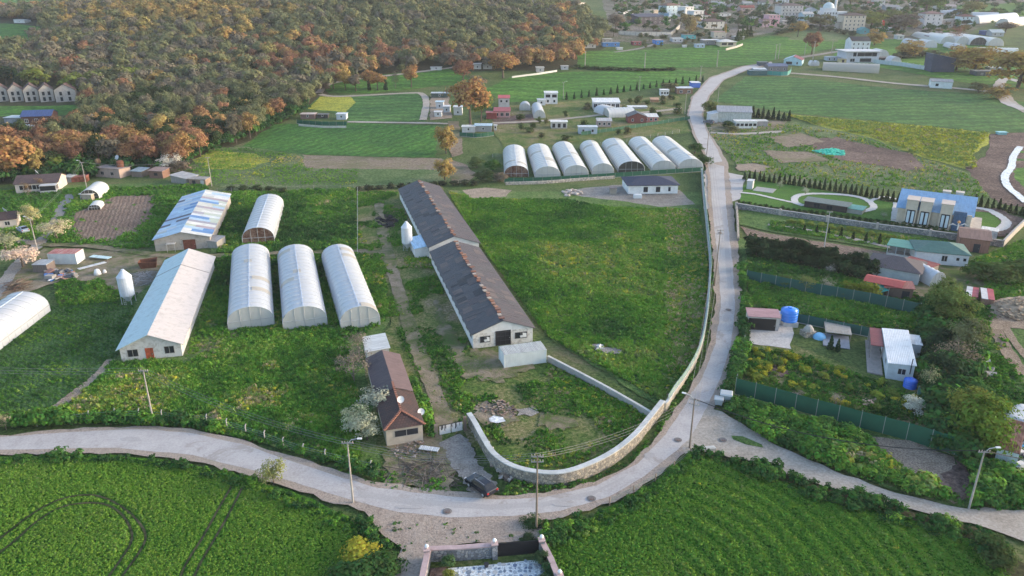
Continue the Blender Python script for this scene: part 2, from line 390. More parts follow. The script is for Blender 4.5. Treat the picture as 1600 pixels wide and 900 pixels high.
# large far and middle fields
FOREST_PX = [(-60,-60),(1500,-60),(1500,-14),(960,-6),(820,8),(740,14),(720,2),(700,30),(830,28),(905,30),(948,52),(940,75),(905,92),(900,104),(860,108),(800,110),(700,108),(620,116),(560,124),(528,136),(505,146),(490,166),(462,178),(440,188),(408,204),(385,220),(340,232),(300,252),(262,268),(215,266),(150,262),(110,268),(60,282),(-80,292)]
S('forest_floor', [(-200,-3),(750,-3),(820,12),(905,22),(950,50),(945,75),(905,104),(860,110),(700,112),(560,130),(505,150),(440,192),(385,222),(290,262),(150,268),(60,286),(-200,300)], g_forest, .03, 'dark leaf-strewn floor under the oak forest', jit=1)
fields = [
 ('grass_clearing', [(-60,34),(30,38),(62,42),(66,58),(40,78),(-60,82)], g_wheatfar, 'small green clearing at the far left edge of the forest'),
 ('ploughed_field', [(-60,2),(70,4),(115,8),(60,17),(-60,22)], g_brown, 'brown field on the far top left horizon'),
 ('grass_field', [(-60,-6),(220,-4),(170,6),(-60,4)], g_wheatfar, 'pale green strip along the far top left horizon'),
 ('crop_field', [(-60,166),(60,166),(130,164),(120,180),(-60,183)], g_wheatfar, 'bright green strip in front of the unfinished row houses'),
 ('crop_field', [(378,229),(430,194),(560,192),(682,196),(681,246),(600,245),(475,241)], g_crop, 'bright green field behind the brown stubble strip'),
 ('stubble_strip', [(472,242),(600,246),(690,248),(710,262),(700,268),(480,264),(430,256)], g_stub, 'pinkish brown stubble strip below the green field'),
 ('meadow', [(275,280),(290,262),(330,232),(378,229),(472,242),(480,263),(705,266),(706,286),(560,291),(360,294)], g_rough, 'yellowish meadow behind the tunnel greenhouses'),
 ('crop_field', [(478,172),(500,150),(560,149),(660,146),(666,190),(545,191),(543,178)], g_crop2, 'dark green strip field beside the bend of the white track'),
 ('flower_strip', [(480,170),(500,151),(546,150),(556,160),(540,176)], g_yel, 'yellow flowering corner of the striped field'),
 ('flower_strip', [(300,250),(335,236),(400,240),(420,254),(380,266),(320,264)], g_yel, 'yellow flowering patch in the meadow below the forest'),
 ('grass_field', [(500,140),(540,122),(620,114),(700,107),(735,125),(755,139),(700,133),(640,140),(580,146),(515,146)], g_wheatfar, 'grass below the forest edge track'),
 ('wheat_field', [(755,140),(800,120),(900,112),(1060,109),(1102,113),(1078,132),(1000,141),(900,156),(790,160)], g_wheatfar, 'green wheat field left of the asphalt road bend'),
 ('wheat_field', [(900,80),(1000,79),(1100,73),(1150,64),(1200,56),(1320,64),(1300,76),(1240,88),(1165,102),(1060,107),(905,108)], g_wheatfar, 'bright green field sloping below the village gardens'),
 ('wheat_field', [(1115,158),(1165,120),(1240,121),(1400,139),(1562,149),(1600,160),(1640,200),(1600,207),(1545,206),(1420,194),(1230,176)], g_crop2, 'dark striped wheat field right of the road'),
 ('yellow_field', [(1222,178),(1420,195),(1548,208),(1545,225),(1520,242),(1525,268),(1440,246),(1360,216),(1290,200)], g_yel, 'yellow flowering meadow strip behind the blue-roofed villa'),
 ('pasture', [(1104,208),(1225,188),(1290,200),(1360,216),(1440,247),(1520,272),(1550,312),(1410,300),(1250,286),(1165,272),(1135,240)], g_rough, 'rough brownish pasture right of the road'),
 ('earth_field', [(1548,210),(1640,206),(1640,330),(1560,318),(1530,290),(1508,262),(1540,245)], g_brown, 'bare brown earth around the narrow stream'),
 ('meadow', [(1590,235),(1640,230),(1640,310),(1605,300),(1584,275)], g_wheatfar, 'green bank beyond the stream at the right edge'),
 ('grass_field', [(1230,62),(1260,42),(1330,50),(1380,62),(1320,66)], g_rough, 'pale dry grass knoll below the mosque'),
 ('garden', [(770,196),(900,188),(1070,182),(1075,198),(1080,208),(900,222),(790,236),(775,214)], g_yard, 'kitchen garden ground behind the row of seven greenhouses'),
 ('garden', [(770,166),(910,158),(1060,150),(1068,178),(900,188),(770,194)], g_yard, 'garden plots around the small cabins'),
 ('garden', [(1110,185),(1180,188),(1230,190),(1222,205),(1110,208)], g_mix, 'worn garden around the grey-roofed warehouse'),
 ('grass_field', [(1310,62),(1500,60),(1600,86),(1600,140),(1500,128),(1400,110),(1300,92)], g_wheatfar, 'grass around the far greenhouses on the right'),
 ('field', [(1480,10),(1600,4),(1700,10),(1700,28),(1560,25),(1500,20)], g_wheatfar, 'pale green hillside field at the top right corner'),
 ('yard', [(672,150),(700,148),(706,185),(672,188)], g_dirt, 'dirt yard of the huts beside the white track'),
 ('yard', [(770,184),(832,178),(836,192),(775,196)], g_brown, 'brown soil bed beside the small tunnels'),
 ('yard', [(700,190),(717,190),(724,240),(706,246),(700,220)], g_stub, 'bare dirt strip beside the round bush'),
 ('yard', [(700,248),(730,258),(745,274),(730,288),(706,286)], g_stub, 'bare dirt corner below the strip'),
]
lift = .05
for nm, pts, mt, lb in fields: S(nm, pts, mt, lift, lb, jit=.6); lift += .004
S('village_ground', [(940,-8),(1700,-8),(1700,24),(1560,28),(1480,70),(1330,56),(1260,40),(1200,52),(1100,70),(960,66),(900,80),(905,66),(950,48)], gm('village_ground', [(.05,.08,.035),(.09,.1,.06),(.16,.14,.12),(.25,.23,.22)], mid=.08, fine=.8), .045, 'patchy ground of lanes and gardens in the village', jit=1)
# near and middle ground
near = [
 ('crop_field', [(-60,716),(100,712),(180,712),(300,726),(400,752),(470,775),(540,806),(590,850),(625,890),(650,960),(-60,960)], g_vivid, 'vivid green crop with tractor tracks at the lower left'),
 ('crop_field', [(1080,708),(1180,735),(1300,782),(1430,815),(1520,845),(1560,880),(1600,960),(845,960),(848,850),(890,822),(1000,772)], g_vivid, 'lush green crop with curving rows at the lower right'),
 ('crop_field', [(-60,506),(90,478),(215,456),(205,520),(180,562),(128,612),(95,640),(-60,662)], g_dull, 'dull green young crop left of the white shed'),
 ('meadow', [(182,562),(215,456),(260,402),(400,398),(560,396),(610,500),(575,560),(600,745),(520,722),(420,696),(300,668),(160,660),(-60,672),(-60,655),(95,640)], g_weed, 'tall bright weeds in front of the tunnel greenhouses'),
 ('meadow', [(360,300),(556,292),(560,394),(330,396)], g_weed, 'weedy green plot beside the upper tunnel greenhouse'),
 ('farmyard', [(554,292),(640,288),(690,286),(735,545),(858,556),(1028,650),(1000,690),(950,724),(880,744),(800,748),(745,712),(722,664),(700,690),(600,750),(566,560),(612,505),(556,394)], g_yard, 'grassy farmyard around the long dark-roofed poultry house'),
 ('meadow', [(700,298),(800,300),(990,300),(1096,300),(1112,400),(1100,490),(1085,560),(1035,640),(860,530),(835,500),(740,370)], g_weed, 'open weedy field inside the curved wall'),
 ('gravel_pad', [(880,302),(915,294),(985,288),(1062,298),(1086,320),(1030,324),(965,314),(910,308)], g_gravel, 'grey gravel around the new white house'),
 ('earth_heap', [(722,298),(760,294),(800,298),(790,308),(735,312)], g_dirt, 'pale spread earth behind the poultry house'),
 ('farm_ground', [(-60,300),(110,290),(320,285),(330,300),(245,388),(60,380),(-60,420)], g_weed, 'grassy ground around the old farmhouse'),
 ('yard', [(0,440),(45,402),(70,388),(215,396),(262,400),(240,440),(206,470),(160,440),(100,438),(60,452),(0,470)], g_mix, 'trampled dirt yard around the scrap heap'),
 ('garden', [(1170,430),(1448,492),(1450,520),(1360,508),(1238,488),(1172,480)], g_weed, 'bright weeds between the two green screen fences'),
 ('garden', [(1150,540),(1240,540),(1380,592),(1445,605),(1450,676),(1300,640),(1152,602)], g_yard, 'garden with yellow flowering bushes behind the green fence'),
 ('verge', [(1140,618),(1210,628),(1420,688),(1530,725),(1640,760),(1640,806),(1500,800),(1330,745),(1200,690),(1138,648)], g_weed, 'weedy bank between the green fence and the dirt road'),
 ('verge', [(1096,704),(1200,726),(1300,760),(1430,803),(1530,828),(1570,870),(1640,900),(1640,960),(1590,960),(1560,880),(1430,815),(1180,735)], g_forest, 'dark bramble bank below the dirt road'),
 ('garden', [(1152,330),(1205,328),(1480,366),(1480,380),(1392,392),(1200,362),(1156,352)], g_weed, 'planted strip below the villa stone wall'),
 ('garden', [(1156,354),(1200,366),(1392,396),(1390,416),(1170,376)], g_plough, 'bare brown strip above the dark hedge'),
 ('ploughed_plot', [(112,352),(118,334),(180,308),(242,305),(236,342),(212,364),(176,377),(122,378)], g_plough, 'ploughed brown plot behind the red-roofed container'),
 ('villa_lawn', [(1158,292),(1180,282),(1250,292),(1408,320),(1398,348),(1156,318)], g_lawn, 'mown lawn of the villa garden'),
 ('villa_lawn', [(1524,330),(1550,334),(1568,346),(1556,358),(1522,361)], g_lawn, 'half round lawn right of the villa'),
 ('yard', [(1100,268),(1135,270),(1165,276),(1156,312),(1100,330)], g_asph, 'grey forecourt beside the road'),
 ('meadow', [(1470,440),(1530,400),(1640,360),(1640,500),(1600,480),(1560,470),(1500,500)], g_weed, 'fresh green meadow at the right edge'),
 ('yard', [(1495,500),(1545,480),(1640,470),(1640,620),(1560,700),(1500,640)], g_weed, 'weedy ground right of the tree row'),
 ('bare_earth', [(1358,684),(1420,690),(1490,716),(1510,780),(1490,790),(1455,762),(1380,726)], g_dirt, 'bare pinkish earth beside the gully'),
 ('village_yard', [(1168,500),(1240,505),(1236,547),(1170,538)], g_conc, 'concrete yard under the pink carport'),
 ('garden', [(1150,372),(1430,436),(1450,485),(1166,428)], g_weed, 'shaded ground under the dark hedge'),
 ('garden', [(1350,395),(1540,420),(1530,470),(1440,470),(1340,440)], g_mix, 'yard around the green-roofed house'),
]
lift = .13
for nm, pts, mt, lb in near:
    w = S(nm, pts, mt, lift, lb, jit=.35); lift += .004; 
    if nm in ('ploughed_plot','gravel_pad','earth_heap','bare_earth','village_yard') or mt in (g_mix, g_plough, g_asph): EXCLP.append(np.array(w))
# brown patches on the pasture etc
for pts, mt, lb in [
 ([(1260,222),(1300,214),(1350,226),(1420,240),(1445,262),(1420,268),(1350,256),(1310,250),(1275,238)], g_brown, 'dark churned earth in the pasture'),
 ([(1150,258),(1180,256),(1205,262),(1190,270),(1155,268)], g_dirt, 'bare pinkish patch beside the road'),
 ([(1200,215),(1250,208),(1290,222),(1230,232)], g_stub, 'dry patch in the pasture'),
 ([(1190,236),(1260,238),(1300,252),(1220,256)], g_stub, 'lower dry patch in the pasture'),
 ([(600,336),(618,338),(622,350),(610,360),(592,352),(584,344)], g_wet, 'burnt black patch in the farmyard'),
 ([(804,641),(832,638),(842,647),(830,653),(808,652)], g_gravel, 'pale rubble patch in the farmyard'),
 ([(845,648),(880,652),(905,668),(880,676),(840,668)], g_mix, 'bare earth patch in the farmyard'),
 ([(735,640),(760,628),(800,640),(812,660),(790,668),(750,662)], g_mix, 'trodden earth around the puddle'),
 ([(680,470),(735,560),(785,575),(790,600),(720,590),(690,540)], g_mix, 'worn ground along the poultry house wall'),
 ([(860,560),(800,592),(740,580),(735,548),(785,552)], g_mix, 'worn ground around the white container'),
 ([(604,688),(680,680),(705,700),(712,775),(600,757)], g_mix, 'rubble strewn ground in front of the small tiled house'),
 ([(925,540),(960,545),(970,556),(940,556)], g_gravel, 'pale rubble spot in the weedy field'),
 ([(1490,720),(1510,730),(1520,782),(1490,788),(1468,762),(1478,740)], g_brown, 'dark wet gully beside the lamp pole'),
 ([(1200,570),(1230,572),(1228,588),(1198,590)], g_brown, 'dug soil bed in the fenced garden'),
 ([(1540,490),(1570,470),(1640,462),(1640,520),(1570,512)], g_dirt, 'straw coloured earth heap ground'),
 ([(1512,330),(1556,326),(1600,345),(1570,372),(1540,366),(1568,348),(1548,334)], g_brown, 'bare earth outside the villa ring path'),
 ([(1290,206),(1312,212),(1300,218),(1270,212)], g_rough, 'tufted patch in the pasture')]:
    lift += .004; w = S('ground_patch', pts, mt, lift, lb, jit=.8, step=max(.9, .008*XY(*pts[0])[1])); EXCLP.append(np.array(w))
# puddle, tarp-like spill, stream
S('puddle', [(764,656),(772,652),(786,655),(790,661),(776,664),(765,661)], g_white_w, lift + .01, 'grey puddle on trodden earth'); 
track('stream', [(1594,230),(1583,246),(1580,262),(1570,276),(1574,292),(1590,306),(1604,318)], 2.2, g_white_w, .30, 'narrow pale stream winding through bare brown earth')
# tracks
trk = [
 ([(500,148),(520,151),(562,150),(640,146),(660,148),(666,162),(661,188)], 3.2, g_dust, 'white field track bending round the striped field'),
 ([(498,146),(515,132),(560,124),(620,117),(700,107),(760,98)], 3.4, g_dust, 'white track along the forest edge'),
 ([(543,191),(600,192),(668,193),(700,194)], 2.6, g_dust, 'pale track above the bright green field'),
 ([(770,193),(840,190),(905,184),(960,178),(1010,176),(1064,170)], 2.8, g_dust, 'pale lane between the cabin gardens'),
 ([(1210,113),(1300,120),(1400,131),(1500,139),(1565,147),(1580,160),(1610,178),(1660,190)], 4.2, g_dust, 'pale lane along the top of the wheat field'),
 ([(1040,64),(1000,76),(960,82)], 3, g_gravel, 'grey lane through the cabin plots'),
 ([(1240,92),(1290,84),(1340,76)], 4, g_gravel, 'grey lane towards the white house'),
 ([(1110,208),(1160,210),(1225,206)], 3, g_dust, 'pale edge track below the warehouse'),
 ([(1600,130),(1570,124),(1560,140),(1572,160),(1600,172)], 5, g_asph, 'grey lane at the right edge'),
 ([(-20,480),(10,438),(34,408),(58,386),(84,352),(96,328),(112,304)], 2.8, g_lane, 'narrow grey lane past the farmhouse'),
 ([(-10,372),(30,379),(70,380)], 3.5, g_dirt, 'dirt spur joining the grey lane'),
 ([(64,384),(130,385),(190,392),(250,400),(330,401),(450,396),(560,394),(600,396)], 2.4, g_mix, 'twin rutted dirt track behind the greenhouses'),
 ([(88,640),(120,615),(150,592),(176,564)], 1.8, g_dirt, 'brown trodden strip in the young crop'),
 ([(592,318),(594,345),(606,395),(618,440),(630,480),(650,540),(670,590),(688,640),(696,668)], 2.6, g_mix, 'dirt track down the farmyard'),
 ([(700,688),(716,700),(724,725),(745,750),(760,775)], 3.6, g_gravel, 'stony driveway behind the black car'),
 ([(1200,352),(1290,366),(1392,388)], 1.8, g_dust, 'pale footpath above the brown strip'),
 ([(1600,590),(1570,545),(1556,515),(1562,495),(1590,480),(1640,472)], 2.2, g_dirt, 'rutted dirt track at the right edge'),
 ([(1560,490),(1580,530),(1612,570)], 1.4, g_dirt, 'second rut curving at the right edge'),
 ([(1156,302),(1182,305),(1208,311),(1240,318)], 1.3, g_white, 'pale garden path in the villa lawn'),
 ([(1358,316),(1380,309),(1410,315)], 1.3, g_white, 'pale path joining the villa to the ring'),
 ([(1400,318),(1396,344)], 1.5, g_white, 'pale path along the villa wall'),
 ([(1522,326),(1545,330),(1566,342),(1572,350),(1560,360),(1524,362)], 2.2, g_white, 'pale curved path right of the villa'),
 ([(1241,311),(1250,306),(1275,304),(1320,306),(1350,312),(1364,322),(1362,328),(1345,332)], 1.9, g_white, 'pale oval ring path round the garden pavilion'),
 ([(1241,311),(1243,318),(1256,323)], 1.9, g_white, 'short end of the pale oval ring path'),
]
lift = .235
for pts, wd, mt, lb in trk: track('track', pts, wd, mt, lift, lb); lift += .004
lift = .34
UP = [(-60,684),(0,683),(150,671),(230,669),(300,673),(380,690),(450,714),(520,735),(590,757),(700,771),(780,778),(850,774),(930,756),(990,724),(1030,680),(1060,635),(1088,590),(1108,540),(1117,480),(1115,420),(1108,340),(1105,280),(1098,240),(1084,215),(1073,180),(1080,152),(1108,122),(1160,104),(1205,97)]
LO = [(1208,102),(1175,108),(1132,126),(1110,150),(1099,180),(1106,205),(1126,235),(1138,260),(1141,290),(1146,340),(1156,420),(1160,480),(1152,540),(1138,590),(1116,640),(1090,690),(1062,716),(1020,752),(960,788),(880,812),(800,822),(700,824),(620,816),(560,800),(470,772),(400,748),(300,724),(180,711),(100,711),(0,713),(-60,716)]
EXCL.append(np.array(S('road_shoulder', UP + LO, g_shoul, lift, 'dusty earth shoulder along the winding road', jit=.35)))
UPi = [(-60,688),(0,686),(150,676),(230,674),(300,680),(380,697),(450,722),(520,745),(590,766),(700,779),(780,784),(850,780),(932,762),(996,728),(1040,682),(1068,640),(1098,590),(1118,540),(1126,480),(1123,420),(1114,340),(1110,280),(1102,240),(1088,215),(1076,180),(1083,152),(1110,123),(1162,105),(1205,98)]
LOi = [(1208,101.5),(1174,107),(1130,125),(1107,150),(1096,180),(1103,205),(1121,235),(1131,260),(1132,290),(1136,340),(1145,420),(1148,480),(1142,540),(1127,590),(1104,640),(1076,690),(1048,714),(1006,748),(950,780),(875,802),(800,810),(700,812),(625,804),(565,789),(475,762),(400,739),(300,714),(180,703),(100,704),(0,706),(-60,709)]
S('road', UPi + LOi, g_asph, lift+.01, 'worn pale asphalt road winding past the farm', jit=.1)
S('road_patch', [(560,770),(640,783),(760,792),(850,788),(930,770),(980,745),(975,752),(925,778),(850,796),(760,800),(640,792),(560,779)], g_patch, lift+.02, 'slightly darker tyre band on the asphalt bend', jit=.1)
S('road_patch', [(1128,330),(1134,330),(1142,420),(1146,480),(1139,482),(1134,420)], g_patch, lift+.024, 'darker asphalt repair strip on the straight', jit=.1)
EXCL.append(np.array(S('dirt_road', [(1088,636),(1128,646),(1200,692),(1300,738),(1400,774),(1500,797),(1600,800),(1680,802),(1680,862),(1600,850),(1540,828),(1450,806),(1350,780),(1250,751),(1180,726),(1100,706),(1070,712),(1060,690)], g_dust, lift+.004, 'pale dirt road branching off to the right', jit=.3)))
EXCL.append(np.array(S('forecourt', [(560,790),(625,808),(700,814),(800,812),(850,806),(850,845),(770,852),(668,858),(655,900),(650,960),(600,960),(618,900),(628,860),(590,830)], g_shoul, lift-.004, 'bare sandy ground in front of the stone gate wall', jit=.4)))
S('verge_island', [(1142,684),(1160,685),(1190,698),(1192,703),(1165,698),(1145,690)], g_weed, lift+.03, 'small green island in the dirt road', jit=.15)
for i, (px_, py_, w_, l_, m_) in enumerate([(60,694,26,5,0),(205,690,34,7,1),(330,700,30,6,0),(430,730,26,7,1),(520,760,30,7,0),(640,796,44,5,1),(745,806,50,5,0),(880,792,34,6,1),(960,760,24,6,0),(1015,715,18,9,1),(1060,668,14,10,0),(1085,620,12,12,1),(1112,560,10,14,0),(1134,500,9,12,1),(1120,440,8,16,0),(1128,385,8,14,1),(1118,320,9,10,0),(1114,262,10,7,1),(1092,200,8,6,0)]):
    if not m_: continue
    pts_ = [(px_-w_/2, py_-l_*.2), (px_-w_*.2, py_-l_/2), (px_+w_*.4, py_-l_*.4), (px_+w_/2, py_+l_*.3), (px_, py_+l_/2), (px_-w_*.4, py_+l_*.4)]
    S('road_patch', pts_, g_patch if m_ else g_shoul, lift+.034+.002*i, ('dark repair patch' if m_ else 'dusty dirt smear') + ' on the worn asphalt road', jit=.15, step=.6)
def manhole(px, py, lb):
    x, y, z = P(px, py); mb = MB(); mb.lathe([(0,.03),(.36,.03),(.38,.0)], 20)
    r = empty('manhole', (x, y, ht(x,y)+lift+.075), 0, lb, 'manhole', 'manhole covers in the road')
    mb.build('cover', pm((.16,.15,.15),'rust'), r)
    mb = MB(); mb.lathe([(.4,.0),(.4,.02),(.54,.012),(.56,.0)], 20); mb.build('surround', pm((.17,.165,.165),'concrete'), r)
for q in [(1059,691,'manhole cover in the asphalt where the dirt road joins'),(924,783,'manhole cover on the outer bend above the lower right crop'),(699,803,'manhole cover in the road left of the black gate'),(1138,487,'manhole cover in the road opposite the pink carport'),(1129,691,'manhole cover at the mouth of the dirt road'),(1125,366,'manhole cover in the road beside the tall power pole')]: manhole(*q)
# ------------------------------------------------------------------ building helpers
def rect(A, B, C, h=0.0, W=None, ov=0.0):
    """A,B front left/right pixels, C right back pixel (or a depth in metres), all at height h."""
    a = Vector(XY(*A, h)); b = Vector(XY(*B, h))
    if W is not None:                       # axis from B->C, width to the left
        c = Vector(XY(*C, h)); v = (c - b).normalized(); u = Vector((v.y, -v.x)); a = b - u * W
    else:
        u = (b - a).normalized(); v = Vector((-u.y, u.x))
    if W is None and not isinstance(C, (int, float)):
        c = Vector(XY(*C, h))
        if (c-b).length > 1.25*(b-a).length:
            v = (c-b).normalized(); u = Vector((v.y, -v.x)); wd = abs((b-a).dot(u)); m = (a+b)/2; a = m - u*wd/2; b = m + u*wd/2
    L = C if isinstance(C, (int, float)) else abs((Vector(XY(*C, h)) - b).dot(v))
    Wd = (b - a).length
    ctr = a + u * Wd/2 + v * L/2; ang = math.atan2(u.y, u.x)
    z = min(ht(*(ctr + u*Wd*sx/2 + v*L*sy/2)) for sx in (-1,1) for sy in (-1,1))
    FOOT.append((ctr.x, ctr.y, ang, Wd, L))
    return (ctr.x, ctr.y, z), ang, Wd - 2*ov, L - 2*ov
WC = {}
def window_mesh(w, h, style, pane=None):
    k = (round(w,1), round(h,1), style)
    if k in WC: return WC[k]
    w, h = k[0], k[1]
    fr = MB(); t = .07 if style != 'far' else .12
    fm = {'white': G['white'], 'far': (.6,.6,.6), 'brown': G['brown'], 'dark': G['dark'], 'none': (.3,.29,.28)}[style]
    fr.box(-w/2, w/2, -.05, .02, -t, 0); fr.box(-w/2, w/2, -.05, .02, h-t, h)
    fr.box(-w/2, -w/2+t, -.05, .02, 0, h-t); fr.box(w/2-t, w/2, -.05, .02, 0, h-t)
    if w > 1.1: fr.box(-t/2, t/2, -.045, .02, 0, h-t)
    pn = MB(); pn.box(-w/2+t, w/2-t, -.025, .02, 0, h-t)
    WC[k] = (fr.mesh('window', pm(fm)), pn.mesh('pane', GLASS())); return WC[k]
def put_window(root, W, L, side, u, w, h, z0, style='white'):
    fm, pn = window_mesh(w, h, style)
    x, y, r = {0: ((u-.5)*W, -L/2, 0), 1: (W/2, (u-.5)*L, math.pi/2), 2: ((u-.5)*W, L/2, math.pi), 3: (-W/2, (u-.5)*L, -math.pi/2)}[side]
    o = obj('window', fm, root, (x, y, z0), r); p = obj('pane', pn, o); return o
def put_door(root, W, L, side, u, w, h, col, z0=0.0, name='door'):
    mb = MB(); mb.box(-w/2, w/2, -.05, .02, 0, h)
    mb.box(-w/2-.08, -w/2, -.07, .02, 0, h+.08); mb.box(w/2, w/2+.08, -.07, .02, 0, h+.08); mb.box(-w/2, w/2, -.07, .02, h, h+.08)
    x, y, r = {0: ((u-.5)*W, -L/2, 0), 1: (W/2, (u-.5)*L, math.pi/2), 2: ((u-.5)*W, L/2, math.pi), 3: (-W/2, (u-.5)*L, -math.pi/2)}[side]
    d = mb.build(name, col, root, loc=(x, y, z0), rz=r)
    hb = MB(); hb.box(w/2-.2, w/2-.08, -.1, -.05, h*.48, h*.52); hb.build('handle', pm(G['grey']), d)
    return d
def wall_mb(W, L, wh, roof, rise, base=-.6):
    mb = MB(); x, y = W/2, L/2
    if roof == 'gable':
        pf = [(-x,base),(x,base),(x,wh),(0,wh+rise),(-x,wh)]
        mb.add([(p[0],-y,p[1]) for p in pf] + [(p[0],y,p[1]) for p in pf], [(0,1,2,3,4),(9,8,7,6,5)] + [(i,5+i,5+(i+1)%5,(i+1)%5) for i in range(5)])
    elif roof == 'gx':
        pf = [(-y,base),(y,base),(y,wh),(0,wh+rise),(-y,wh)]
        mb.add([(-x,p[0],p[1]) for p in pf] + [(x,p[0],p[1]) for p in pf], [(4,3,2,1,0),(5,6,7,8,9)] + [((i+1)%5,5+(i+1)%5,5+i,i) for i in range(5)])
    elif roof in ('mx', 'my'):   # mono pitch: rise along +x or +y
        zt = [wh, wh+rise, wh+rise, wh] if roof == 'mx' else [wh, wh, wh+rise, wh+rise]
        if rise < 0: zt = [z - rise for z in zt]
        c = [(-x,-y),(x,-y),(x,y),(-x,y)]
        mb.add([(*p,base) for p in c] + [(*c[i],zt[i]) for i in range(4)], [(0,3,2,1),(4,5,6,7),(0,1,5,4),(1,2,6,5),(2,3,7,6),(3,0,4,7)])
    else: mb.box(-x, x, -y, y, base, wh)
    return mb
def slope_slab(p, t):
    """p: 4 corners of the top surface; slab t thick downwards."""
    mb = MB(); q = [(a[0],a[1],a[2]-t) for a in p]; n = len(p)
    mb.add(list(p)+q, [tuple(range(n)), tuple(range(n,2*n))[::-1]] + [(i,n+i,n+(i+1)%n,(i+1)%n) for i in range(n)]); return mb
def roofs(root, W, L, wh, roof, rise, mats, ov=.3, t=.08, name='roof'):
    x, y = W/2+ov, L/2+ov; e = t + .012
    if not isinstance(mats, (list, tuple)): mats = [mats, mats]
    if roof in ('gable', 'gx'):
        hx = (W if roof == 'gable' else L)/2; k = rise/hx; X, Y = (x, y) if roof == 'gable' else (y, x)
        zr = wh+rise+e; ze = wh - ov*k + e
        s = (lambda a,b,c: (a,b,c)) if roof == 'gable' else (lambda a,b,c: (b,a,c))
        A = [s(-X,-Y,ze), s(0,-Y,zr), s(0,Y,zr), s(-X,Y,ze)]; B = [s(0,-Y,zr), s(X,-Y,ze), s(X,Y,ze), s(0,Y,zr)]
        if mats[0] is mats[1]:
            mb = slope_slab(A, t); m2 = slope_slab(B, t); mb.add(m2.v, m2.f); return [mb.build(name, mats[0], root)]
        return [slope_slab(A, t).build('roof_slope', mats[0], root), slope_slab(B, t).build('roof_slope', mats[1], root)]
    mb = MB()
    if roof == 'hip':
        ze = wh + .01; zr = wh + rise
        if W >= L: r = max(.02, x-y); c = [(-r,0,zr),(r,0,zr)]; f = [(0,1,5,4),(2,3,4,5),(1,2,5),(3,0,4)]
        else: r = max(.02, y-x); c = [(0,-r,zr),(0,r,zr)]; f = [(0,1,4),(1,2,5,4),(2,3,5),(3,0,4,5)]
        mb.add([(-x,-y,ze),(x,-y,ze),(x,y,ze),(-x,y,ze)] + c + [(-x,-y,ze-t),(x,-y,ze-t),(x,y,ze-t),(-x,y,ze-t)], f + [(9,8,7,6),(0,6,7,1),(1,7,8,2),(2,8,9,3),(3,9,6,0)])
    elif roof in ('mx','my'):
        zt = [wh, wh+rise, wh+rise, wh] if roof == 'mx' else [wh, wh, wh+rise, wh+rise]
        if rise < 0: zt = [z - rise for z in zt]
        c = [(-x,-y),(x,-y),(x,y),(-x,y)]
        m2 = slope_slab([(*c[i], zt[i]+e) for i in range(4)], t); mb.add(m2.v, m2.f)
    else: mb.box(-x, x, -y, y, wh+.012, wh+.012+t)
    return [mb.build(name, mats[0], root)]
def bld(name, label, cat, A, B, C, h=0, wh=3, roof='gable', rise=1.0, wall=None, rm=None, ov=.3, win=(), door=(), group=None, Wd=None, t=.1, dz=0, shrink=True):
    loc, ang, W, L = rect(A, B, C, h, Wd, ov if (h > 0 and shrink) else 0)
    W = max(W, .8); L = max(L, .8)
    root = empty(name, (loc[0], loc[1], loc[2]+dz), ang, label, cat, group)
    wall_mb(W, L, wh, roof, rise).build('wall', wall or pm(G['white'],'plaster'), root)
    roofs(root, W, L, wh, roof, rise, rm or pm(G['terra'],'tile'), ov, t)
    for q in win: put_window(root, W, L, *q)
    for q in door: put_door(root, W, L, *q)
    return root, W, L
def rowwin(side, n, w, h, z0, style='white', a=.0, b=1.0): return [(side, a + (b-a)*(i+.5)/n, w, h, z0, style) for i in range(n)]
